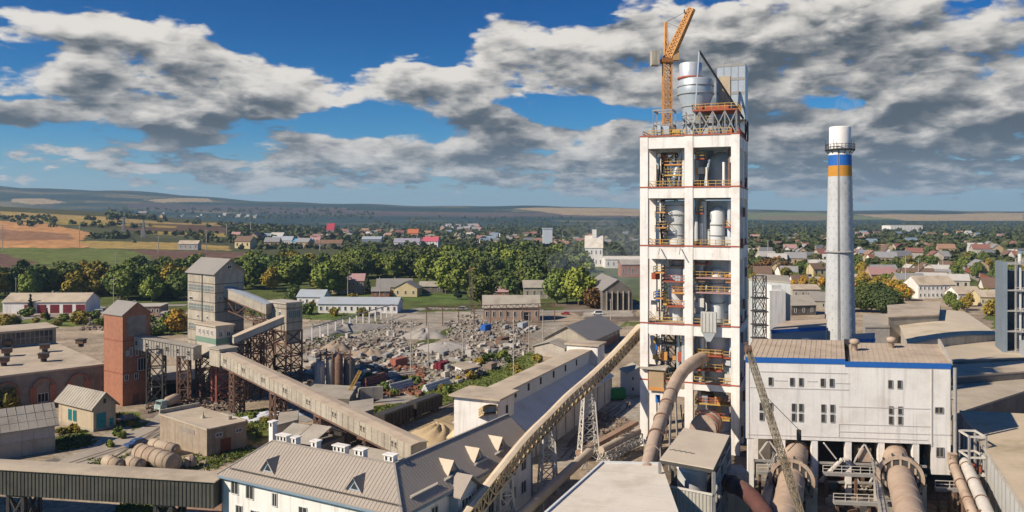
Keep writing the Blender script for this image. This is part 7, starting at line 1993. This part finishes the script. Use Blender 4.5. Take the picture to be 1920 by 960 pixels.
fr = Fr(G(872, 712).x, G(872, 712).y, 50); root = thing('awning', 'low dusty awning roof at the front corner of the stone yard', 'awning', fr(0, 0, 0))
b = MB(); b.prism([fr(0, 0), fr(7, 0), fr(7, 6), fr(0, 6)], [2.8, 2.8, 3.6, 3.6], [3, 3, 3.8, 3.8]); part('roof', b, M_dust, root)
for u, v in ((.3, .3), (6.7, .3), (6.7, 5.7), (.3, 5.7)): b = MB(); b.bar(fr(u, v, 0), fr(u, v, 3), .2); part('post', b, M_rust, root)

# silo cluster, loader and small buildings between yard and long gallery
def silo_cluster():
    c = Vector((Xp(622, 216), 216, 0)); root = thing('silo_cluster', 'cluster of pale rusty concrete silos beside the long gallery', 'silos', c)
    for k, (dx, dy, r, h, m) in enumerate(((-3.2, 0, 1.4, 8.2, M_white2), (-.6, .9, 1.2, 9.2, M_conc), (1.9, 0, 1.1, 9.8, M_rust), (4.4, 1.6, 1.5, 9.0, M_concdk), (.8, 3.2, 1.5, 9.9, M_conc))):
        b = MB(); b.lathe((c.x + dx, c.y + dy), [(r, 0), (r, h), (r * .9, h + .2), (r * .3, h + .9)], 16); part('silo', b, m, root)
    b = MB()
    for k in range(6): b.bar((c.x - 3 + k * 1.6, c.y, 9), (c.x - 3 + k * 1.6, c.y, 11.4 + (k % 2)), .35)
    b.bar((c.x - 3.6, c.y + .2, 10.6), (c.x + 5.4, c.y + 1, 10.6), .5, .4)
    part('head_frame', b, M_rust, root)
silo_cluster()
flat('low_workshop', 'low grey shed between the silo cluster and the yellow loader', gp(3.5, (560, 745), (655, 748), (668, 726), (590, 722)), 3.4, M_concdk, M_slate)
flat('low_workshop', 'grey box building behind the foot of the long gallery', gp(4, (660, 782), (700, 770), (700, 750), (655, 756)), 4, M_conc, M_slate)
flat('low_workshop', 'small concrete kiosk under the long gallery near the white heap', gp(4, (520, 800), (558, 790), (560, 770), (524, 776)), 4, M_conclt, M_slate)
fr = Fr(G(675, 752).x, G(675, 752).y, 20); root = thing('panel_stack', 'stack of pale wall panels next to the yellow loader', 'panel stack', fr(0, 0, 0))
for k in range(4): b = MB(); b.box(fr, 0, 6 - k * .4, k * .9, k * .9 + .6, 0, 3.4 - .3 * k); part('panel', b, M_conclt, root)
p = G(648, 760); q = Vector((p.x + 3.6, p.y + .5, 8.6)); root = thing('boom_loader', 'small loader with raised yellow lattice boom behind the long gallery', 'loader', p)
b = MB(); b.lattice((p.x, p.y, 1.8), q, .7, 7, .14); part('boom', b, M_ryellow, root)
fr = Fr(p.x, p.y, 20); b = MB(); b.box(fr, -2, 1.5, -1, 1, .8, 2.6); part('body', b, M_ryellow, root)
for u in (-1.5, 1): b = MB(); b.tube([fr(u, -1.2, .6), fr(u, 1.2, .6)], .6, 12); part('wheel', b, M_dark, root)

# ------------------------------------------------------------------ railway: track and dark hopper wagons
def wagon(label, c, d, L, m, h=2.9, w=2.9, grp=None):
    fr = Fr(c.x, c.y, math.degrees(math.atan2(d.y, d.x))); root = thing('freight_wagon', label, 'wagon', c, grp)
    b = MB(); b.prism([fr(-L / 2, -w / 2), fr(L / 2, -w / 2), fr(L / 2, w / 2), fr(-L / 2, w / 2)], c.z + 1.2, c.z + 1.2 + h); part('body', b, m, root)
    b = MB(); k = int(L / 1.4)
    for i in range(k + 1):
        for s in (-1, 1): b.bar(fr(-L / 2 + L * i / k, s * (w / 2 + .06), c.z + 1.2), fr(-L / 2 + L * i / k, s * (w / 2 + .06), c.z + 1.2 + h), .16)
    part('side_ribs', b, m, root)
    b = MB(); b.box(fr, -L / 2 + .3, L / 2 - .3, -w / 2 + .3, w / 2 - .3, c.z + 1.2 + h, c.z + 1.35 + h); part('load', b, M_dark, root)
    for u in (-L * .34, L * .34):
        b = MB()
        for x in (-.9, .9):
            for s in (-.75, .75): b.tube([fr(u + x, s - .08, c.z + .47), fr(u + x, s + .08, c.z + .47)], .47, 12)
        b.box(fr, u - 1.3, u + 1.3, -.95, .95, c.z + .5, c.z + 1.1); part('bogie', b, M_dark, root)
    return root
M_wag = mat('sooty_wagon', (.045, .038, .034), .3, .6)
A, B = G(712, 812), G(822, 768); d = (B - A).normalized()
for k, lb in enumerate(('dark hopper wagon on the siding, nearest the white house', 'dark hopper wagon on the siding, farther from the white house')): wagon(lb, A.lerp(B, .22 + .52 * k), d, 11.2, M_wag)
wagon('dark wagon half hidden behind the foot of the long gallery', A - d * 9.5, d, 11, M_wag)
def track(a, b, n):
    root = thing('rail_track', 'rail siding under the dark hopper wagons' if n == 0 else 'rail track running past the storage hall' , 'rail track', (a + b) / 2)
    d = (b - a).normalized(); q = Vector((-d.y, d.x, 0)) * .76; m = MB(); m.bar(a + q + Vector((0, 0, .22)), b + q + Vector((0, 0, .22)), .09, .16); part('rail', m, M_rust, root)
    m = MB(); m.bar(a - q + Vector((0, 0, .22)), b - q + Vector((0, 0, .22)), .09, .16); part('rail', m, M_rust, root)
    k = int((b - a).length / .8); m = MB()
    for i in range(k): p = a + d * (i * .8); m.bar(p + q * 1.7 + Vector((0, 0, .06)), p - q * 1.7 + Vector((0, 0, .06)), .24, .14)
    o = part('sleepers', m, M_concdk, root); o['kind'] = 'stuff'
track(A - d * 16, B + d * 130, 0); track(G(850, 780), G(1010, 690) + (G(1010, 690) - G(850, 780)).normalized() * 60, 1)
# long freight train at right
A, B = hit(1862, 532), hit(1744, 482); d = (B - A).normalized(); L = (B - A).length; n = int(L / 14.5)
for k in range(n):
    p = A.lerp(B, (k + .5) / n)
    lb = ('red brown freight wagon at the near end of the long train' if k == 0 else 'grey freight wagon in the long train at right' if k % 5 == 3 else 'red brown freight wagon in the long train at right')
    wagon(lb, p, d, 13.4, M_steel if k % 5 == 3 else mat('wagon_red', (.27, .10, .06), .2), 3.2, 3.0, 'wagons of the long freight train')
def strip(name, pts, w, m, z=.06):
    b = MB()
    for a, c in zip(pts, pts[1:]):
        d = (c - a); d.z = 0; d.normalize(); q = Vector((-d.y, d.x, 0)) * w / 2; up = Vector((0, 0, z)); n_ = max(1, int((c - a).length / 25))
        for i in range(n_):
            p, r = a.lerp(c, i / n_), a.lerp(c, (i + 1) / n_); p.z = tz(p.x, p.y); r.z = tz(r.x, r.y)
            b.face(p - q + up, r - q + up, r + q + up, p + q + up)
    structure(name, b, m)
M_road = mat('dusty_road', (.30, .275, .245), .15, .3, dirt=(.2, .18, .16), amt=.5)
strip('road', [hit(1890, 545), hit(1800, 505), hit(1735, 478)], 12, M_road)
strip('road', [hit(560, 625), hit(700, 592), hit(800, 578), hit(1000, 585), hit(1190, 580)], 8, M_road)
strip('road', [hit(560, 790), hit(700, 748), hit(830, 765)], 5, M_road)
strip('road', [hit(110, 880), hit(300, 800), hit(330, 770)], 7, mat('concrete_road', (.36, .315, .26), .15, .3, dirt=(.24, .2, .17), amt=.6), .05)
strip('road', [hit(-60, 612), hit(200, 575), hit(350, 572)], 8, M_road)

# ------------------------------------------------------------------ poles, pylons, fence, mast
def pole(px, by, hpx, label, t=.3, m=None, arm=True, group=None):
    p = hit(px, by); h = hpx / F * p.y; root = thing('utility_pole', label, 'pole', p, group); t = max(t, p.y * .0009)
    b = MB(); b.tube([(p.x, p.y, p.z - .3), (p.x, p.y, p.z + h)], [t * .6, t * .4], 6); part('shaft', b, m or M_conclt, root)
    if arm: b = MB(); b.bar((p.x - h * .09, p.y, p.z + h * .93), (p.x + h * .09, p.y, p.z + h * .93), t * .5); part('crossarm', b, M_steel, root)
for q in [(5, 470, 50, 'pole at the left edge beside the ploughed orange field'), (149, 464, 42, 'pole in the orange field right of its middle'), (218, 502, 30, 'pole before the green field'), (297, 476, 34, 'pole in the dry field left of the lone barn'), (387, 470, 40, 'pole in the dry field right of the lone barn'),
          (425, 445, 26, 'pole on the dry strip beyond the barn'), (470, 440, 24, 'pole on the far dry strip'), (30, 560, 40, 'pale pole before the belt behind the garages'), (213, 580, 60, 'pole between garages and concrete tower'),
          (963, 715, 130, 'tall thin mast on the verge beside the storage hall'), (770, 700, 92, 'tall pole inside the stone yard, left one'), (803, 690, 86, 'tall pole inside the stone yard, right one'), (868, 668, 52, 'pole behind the pale gravel'), (992, 660, 74, 'twin pole at the right of the stone yard'), (1018, 640, 60, 'slim pole near the yard shed'), (735, 640, 48, 'pole at the far side of the stone yard'),
          (1440, 480, 30, 'pole in the town left of the chimney'), (1515, 530, 46, 'lamp pole behind the low grey shed'), (1698, 552, 72, 'tall pale mast near the tan workshops'), (1722, 540, 56, 'second pale mast near the tan workshops'), (1768, 520, 34, 'pole by the freight train'),
          (1178, 640, 34, 'pole just left of the white tower'), (1145, 600, 40, 'pole at the dark open shed'), (600, 470, 30, 'pole at the village road'), (652, 560, 42, 'pole behind the long white building'), (712, 560, 40, 'pole left of the cream house')]: pole(*q)
p = G(886, 588); root = thing('yellow_mast', 'rusty brown lattice mast with ochre head beside the tall dark tree', 'mast', p); b = MB(); b.lattice(p, p + Vector((-1.2, 0, 22)), 1.3, 10, .18); part('mast', b, M_wood, root); b = MB(); b.bar(p + Vector((-2.6, 0, 21)), p + Vector((.8, 0, 22.5)), .35); part('mast_head', b, M_ryellow, root)
def pylon(px, by, hpx, label):
    p = hit(px, by); h = hpx / F * p.y; root = thing('power_pylon', label, 'pylon', p); t = p.y * .0004
    b = MB(); b.lattice(p, p + Vector((0, 0, h)), h * .2, 6, t, h * .03, side=(1, 0, 0)); part('mast', b, M_steel, root)
    for f, w in ((.68, .3), (.82, .24), (.94, .16)): b = MB(); b.bar(p + Vector((-h * w, 0, h * f)), p + Vector((h * w, 0, h * f)), t * 1.3); part('crossarm', b, M_steel, root)
pylon(232, 442, 36, 'broad power pylon left of the other, on the dry hillside'); pylon(269, 446, 34, 'slim power pylon right of the other, on the dry hillside')
# concrete post fence along the lawn
p0, p1 = G(585, 640), G(735, 592)
for k in range(13):
    p = p0.lerp(p1, k / 12)
    if k == 0:
        root = thing('fence_post', 'white post of the row along the lawn by the stone yard', 'post', p, 'white posts along the lawn'); b = MB(); b.prism([(p.x - .25, p.y - .25), (p.x + .25, p.y - .25), (p.x + .25, p.y + .25), (p.x - .25, p.y + .25)], 0, 5.2); part('shaft', b, M_white, root)
        b = MB(); b.bar((p.x - .1, p.y, 5.1), (p.x + .9, p.y + .3, 5.6), .2); part('bracket', b, M_steel, root); fp = root
    else: dup(fp, p)
root = thing('pipe_bridge', 'thin pipes carried along the top of the white posts by the lawn', 'pipe', (p0 + p1) / 2); b = MB(); b.tube([p0 + Vector((0, 0, 5.4)), p1 + Vector((0, 0, 5.4))], .25, 6); part('pipe_run', b, M_steel, root)
# substation gantry before the yard shed
root = thing('substation_gantry', 'rusty gantry frame standing before the yard shed', 'gantry', G(960, 612))
for k in range(9):
    p = G(800 + k * 30, 612 - k); b = MB(); b.bar(p, p + Vector((0, 0, 8.5)), .4); part('post', b, M_rust, root)
b = MB(); a, c = G(800, 612), G(1040, 604)
for z in (8.5, 6.9): b.bar(a + Vector((0, 0, z)), c + Vector((0, 0, z)), .3)
for k in range(40): b.bar(a.lerp(c, k / 40) + Vector((0, 0, 6.9 if k % 2 else 8.5)), a.lerp(c, (k + 1) / 40) + Vector((0, 0, 8.5 if k % 2 else 6.9)), .18)
part('lattice_girder', b, M_rust, root)

# ------------------------------------------------------------------ trucks, bins, people
def truck():
    p = G(318, 768); fr = Fr(p.x, p.y, 62); root = thing('tanker_truck', 'old truck with pale teal cab and rusty drum parked behind the block hut', 'truck', p)
    b = MB(); b.box(fr, -3.4, 3.2, -1.0, 1.0, .7, 1.0); part('chassis', b, M_dark, root)
    b = MB(); b.box(fr, -3.6, -1.6, -1.15, 1.15, .8, 1.9); b.prism([fr(-3.2, -1.05), fr(-1.6, -1.05), fr(-1.6, 1.05), fr(-3.2, 1.05)], 1.9, 2.8); cab = part('cab', b, mat('pale_teal', (.30, .40, .38), .15, dirt=(.3, .25, .2), amt=.4), root)
    b = MB(); b.box(fr, -3.25, -3.2, -.9, .9, 1.95, 2.65); part('windscreen', b, M_glass, cab)
    for v in (-.8, .8): b = MB(); b.box(fr, -3.66, -3.6, v - .18, v + .18, 1.0, 1.3); part('headlight', b, M_whiteconc, root)
    b = MB(); b.tube([fr(-1.3, 0, 2.0), fr(-.6, 0, 2.1), fr(1.8, 0, 2.4), fr(3.0, 0, 2.7)], [.8, 1.2, 1.25, .6], 16); part('drum', b, M_pipe, root)
    for u in (-2.6, 1.2, 2.5):
        for v in (-1, 1): b = MB(); b.tube([fr(u, v - .18, .55), fr(u, v + .18, .55)], .55, 14); w = part('wheel', b, M_dark, root); b = MB(); b.tube([fr(u, v - .2, .55), fr(u, v + .2, .55)], .26, 10); part('rim', b, M_steel, w)
truck()
def green_truck():
    p = G(1142, 752); fr = Fr(p.x, p.y, 8); root = thing('green_skip', 'bright green skip container parked beyond the storage hall', 'skip', p)
    b = MB(); b.box(fr, 0, 4.4, 0, 2.4, .4, 2.9); part('body', b, M_green, root)
    b = MB()
    for k in range(6): b.box(fr, .1 + k * .82, .25 + k * .82, -.1, 0, .4, 2.9)
    b.box(fr, -.08, 4.48, -.12, 2.5, 2.8, 3.0); part('ribs', b, M_green, root)
    for u in (.7, 3.6): b = MB(); b.tube([fr(u, -.05, .4), fr(u, 2.4, .4)], .4, 12); part('wheel', b, M_dark, root)
green_truck()
p = G(1176, 742); fr = Fr(p.x, p.y, 10); root = thing('site_cabin', 'grey blue cabin with two small windows at the foot of the white tower', 'cabin', p)
a, b = gable(fr, 0, 7, 0, 6, 0, 6.0, 7.6, 'v', .3, .15); part('wall', a, M_bluegrey, root); part('roof', b, M_slate, root); wrow(root, fr, 'u', 0, (1.6,), 4, .6, 1.1, mull=0, gm=M_black); wrow(root, fr, 'u', 0, (1.6,), 1.2, .6, 1.1, mull=0, gm=M_black)

def person(px, py, label, top, deg):
    p = G(px, py); a = math.radians(deg); c, s = math.cos(a), math.sin(a)
    root = thing('person', label, 'person', p)
    j = [(0, 0, .93), (0, 0, 1.18), (0, 0, 1.42), (0, 0, 1.52), (0, -.01, 1.66), (.19, 0, 1.40), (.25, .03, 1.14), (.24, -.10, .90), (-.19, 0, 1.40), (-.25, .02, 1.14), (-.26, -.06, .88), (.1, 0, .88), (.11, -.05, .48), (.11, .03, .08), (.11, -.1, .04), (-.1, 0, .88), (-.11, .06, .49), (-.12, .15, .08), (-.12, .03, .04)]
    r = [.15, .14, .15, .06, .11, .07, .05, .04, .07, .05, .04, .095, .07, .05, .05, .095, .07, .05, .05]
    e = [(0, 1), (1, 2), (2, 3), (3, 4), (2, 5), (5, 6), (6, 7), (2, 8), (8, 9), (9, 10), (0, 11), (11, 12), (12, 13), (13, 14), (0, 15), (15, 16), (16, 17), (17, 18)]
    def body(name, keep, mt, grow=0):
        me = bpy.data.meshes.new(name); ids = sorted({i for q in keep for i in q}); mp = {i: k for k, i in enumerate(ids)}
        me.from_pydata([(j[i][0] * c - j[i][1] * s, j[i][0] * s + j[i][1] * c, j[i][2]) for i in ids], [(mp[x], mp[y]) for x, y in keep], [])
        o = part(name, me, None, root); me.materials.append(mt)
        sk = o.modifiers.new('skin', 'SKIN'); lay = me.skin_vertices[0] if me.skin_vertices else None
        if lay:
            for i in ids: q = r[i] + (grow if i != 4 else 0); lay.data[mp[i]].radius = (q, q * .85)
            lay.data[0].use_root = True
        o.modifiers.new('sub', 'SUBSURF').levels = 1
        return o
    body('body', e, mat('skin_tone', (.42, .24, .17), .05))
    body('jacket', [(0, 1), (1, 2), (2, 5), (5, 6), (2, 8), (8, 9)], mat('jacket_' + top, {'dark': (.03, .035, .05), 'grey': (.10, .10, .11)}[top], .1), .022)
    body('trousers', [(0, 11), (11, 12), (12, 13), (0, 15), (15, 16), (16, 17)], mat('work_trousers', (.03, .03, .04), .1), .02)
    b = MB(); h = Vector((p.x, p.y, 0)); b.lathe(h, [(.125, 1.69), (.13, 1.74), (.1, 1.80), (.03, 1.83)], 10); part('hair', b, M_dark, root)
person(1176, 765, 'person in dark work clothes on the bare ground left of the white tower', 'dark', 20)
person(1181, 766, 'person in grey jacket beside the one in dark clothes', 'grey', -15)

# parked cars and vans
def car(loc, rz, m, label, van=False):
    fr = Fr(0, 0, 0); root = thing('parked_van' if van else 'parked_car', label, 'van' if van else 'car', (0, 0, 0), 'vehicles parked in the yards')
    L, w = (5.2, 1.0) if van else (4.3, .87); b = MB()
    b.add([fr(-L / 2, -w, .35), fr(L / 2, -w, .35), fr(L / 2, w, .35), fr(-L / 2, w, .35), fr(-L / 2, -w, .85), fr(L / 2, -w, .95), fr(L / 2, w, .95), fr(-L / 2, w, .85)], [(0, 1, 5, 4), (1, 2, 6, 5), (2, 3, 7, 6), (3, 0, 4, 7), (4, 5, 6, 7), (3, 2, 1, 0)])
    a, c, h = (-L / 2 + .9, L / 2 - .05, 2.1) if van else (-L / 2 + 1.0, L / 2 - .3, 1.42)
    b.add([fr(a, -w, .85), fr(c, -w, .92), fr(c, w, .92), fr(a, w, .85), fr(a + .7, -w * .82, h), fr(c - .35, -w * .82, h), fr(c - .35, w * .82, h), fr(a + .7, w * .82, h)], [(0, 1, 5, 4), (1, 2, 6, 5), (2, 3, 7, 6), (3, 0, 4, 7), (4, 5, 6, 7)])
    part('body', b, m, root)
    for s in (-1, 1):
        b = MB(); q = .02 * s; b.add([fr(a + .35, s * w * .97 + q, 1.0), fr(c - .2, s * w * .97 + q, 1.0), fr(c - .45, s * w * .85 + q, h - .12), fr(a + .75, s * w * .85 + q, h - .12)], [(0, 1, 2, 3)]); part('side_window', b, M_glass, root)
        for u in (-L * .3, L * .3): b = MB(); b.tube([fr(u, s * w - .1 * s, .33), fr(u, s * w + .03 * s, .33)], .33, 12); part('wheel', b, M_dark, root)
    b = MB(); b.add([fr(a + .12, -w * .9, .98), fr(a + .12, w * .9, .98), fr(a + .62, w * .78, h - .1), fr(a + .62, -w * .78, h - .1)], [(0, 1, 2, 3)]); part('windscreen', b, M_glass, root)
    root.location = loc; root.rotation_euler = (0, 0, rz)
CP = {'white': mat('car_white', (.7, .7, .68), .03, rough=.3, spec=.5), 'red': mat('car_red', (.35, .03, .03), .05, rough=.3, spec=.5), 'blue': mat('car_blue', (.04, .09, .22), .05, rough=.3, spec=.5), 'grey': mat('car_grey', (.2, .2, .21), .05, rough=.3, spec=.5)}
for px, py, rz, cl, lb, vn in ((183, 588, .2, 'white', 'white van parked right of the garages with maroon doors', True), (205, 592, 1.2, 'grey', 'grey car parked right of the white van by the garages', False), (222, 590, 1.3, 'red', 'red car parked between the garages and the brick shell', False), (30, 598, .1, 'blue', 'dark blue car in front of the left end of the garages', False),
    (520, 592, .6, 'white', 'white van on the road right of the concrete tower', True), (705, 590, .1, 'grey', 'grey car on the road beyond the white posts', False), (865, 582, .1, 'white', 'white van on the road before the lawn', True), (1060, 590, 0, 'red', 'red car on the road left of the dark open shed', False), (1120, 590, .1, 'white', 'white van parked before the dark open shed', True),
    (255, 836, 1.0, 'blue', 'dark blue car parked on the pale road by the block hut', False), (236, 790, .9, 'grey', 'grey car parked near the teal doored house', False)):
    car(G(px, py), rz, CP[cl], lb, vn)

# smoke: thin drifting air above the yard beyond, and a faint plume at the chimney mouth
def smoke(lobes, dens, colr):
    b = MB()
    for (c, r) in lobes:
        c = Vector(c); n, k = 20, 12; vs = []
        for j in range(k + 1):
            t = math.pi * j / k
            for i in range(n): a = 2 * math.pi * i / n; q = 1 + .12 * math.sin(3 * a + j) + .1 * math.sin(5 * t + i); vs.append(c + Vector((math.sin(t) * math.cos(a) * r[0], math.sin(t) * math.sin(a) * r[1], math.cos(t) * r[2])) * q)
        b.add(vs, [(j * n + i, (j + 1) * n + i, (j + 1) * n + (i + 1) % n, j * n + (i + 1) % n) for j in range(k) for i in range(n)], 0, True)
    M = bpy.data.materials.new('smoke_air'); M.use_nodes = True; t = M.node_tree; t.nodes.clear()
    v = t.nodes.new('ShaderNodeVolumePrincipled'); o = t.nodes.new('ShaderNodeOutputMaterial')
    v.inputs['Color'].default_value = colr; v.inputs['Density'].default_value = dens; t.links.new(v.outputs[0], o.inputs['Volume'])
    structure('smoke', b, M, 'stuff')
smoke([(P(1110, 500, 520), (30, 22, 15)), (P(1150, 470, 540), (34, 24, 20)), (P(1080, 520, 500), (16, 14, 9)), (P(1165, 535, 480), (22, 16, 12))], .0045, (.72, .82, .95, 1))
smoke([(P(1577, 226, 232), (2.4, 2.4, 3.2)), (P(1583, 210, 234), (3.2, 3, 3.4)), (P(1592, 196, 236), (4, 3.4, 3))], .03, (.92, .93, .95, 1))

M_trk = mat('wheel_track', (.17, .14, .11), .3, .6)
for pts in ([(120, 874), (240, 835), (300, 806), (335, 780)], [(215, 862), (290, 815), (330, 790)], [(1080, 870), (1130, 800), (1170, 765)], [(1060, 860), (1120, 788), (1160, 760)], [(150, 600), (260, 584), (345, 578)]):
    for o in (-.9, .9):
        q = [G(*p) + Vector((o, o * .3, 0)) for p in pts]; strip('wheel_track', q, .45, M_trk, .09)
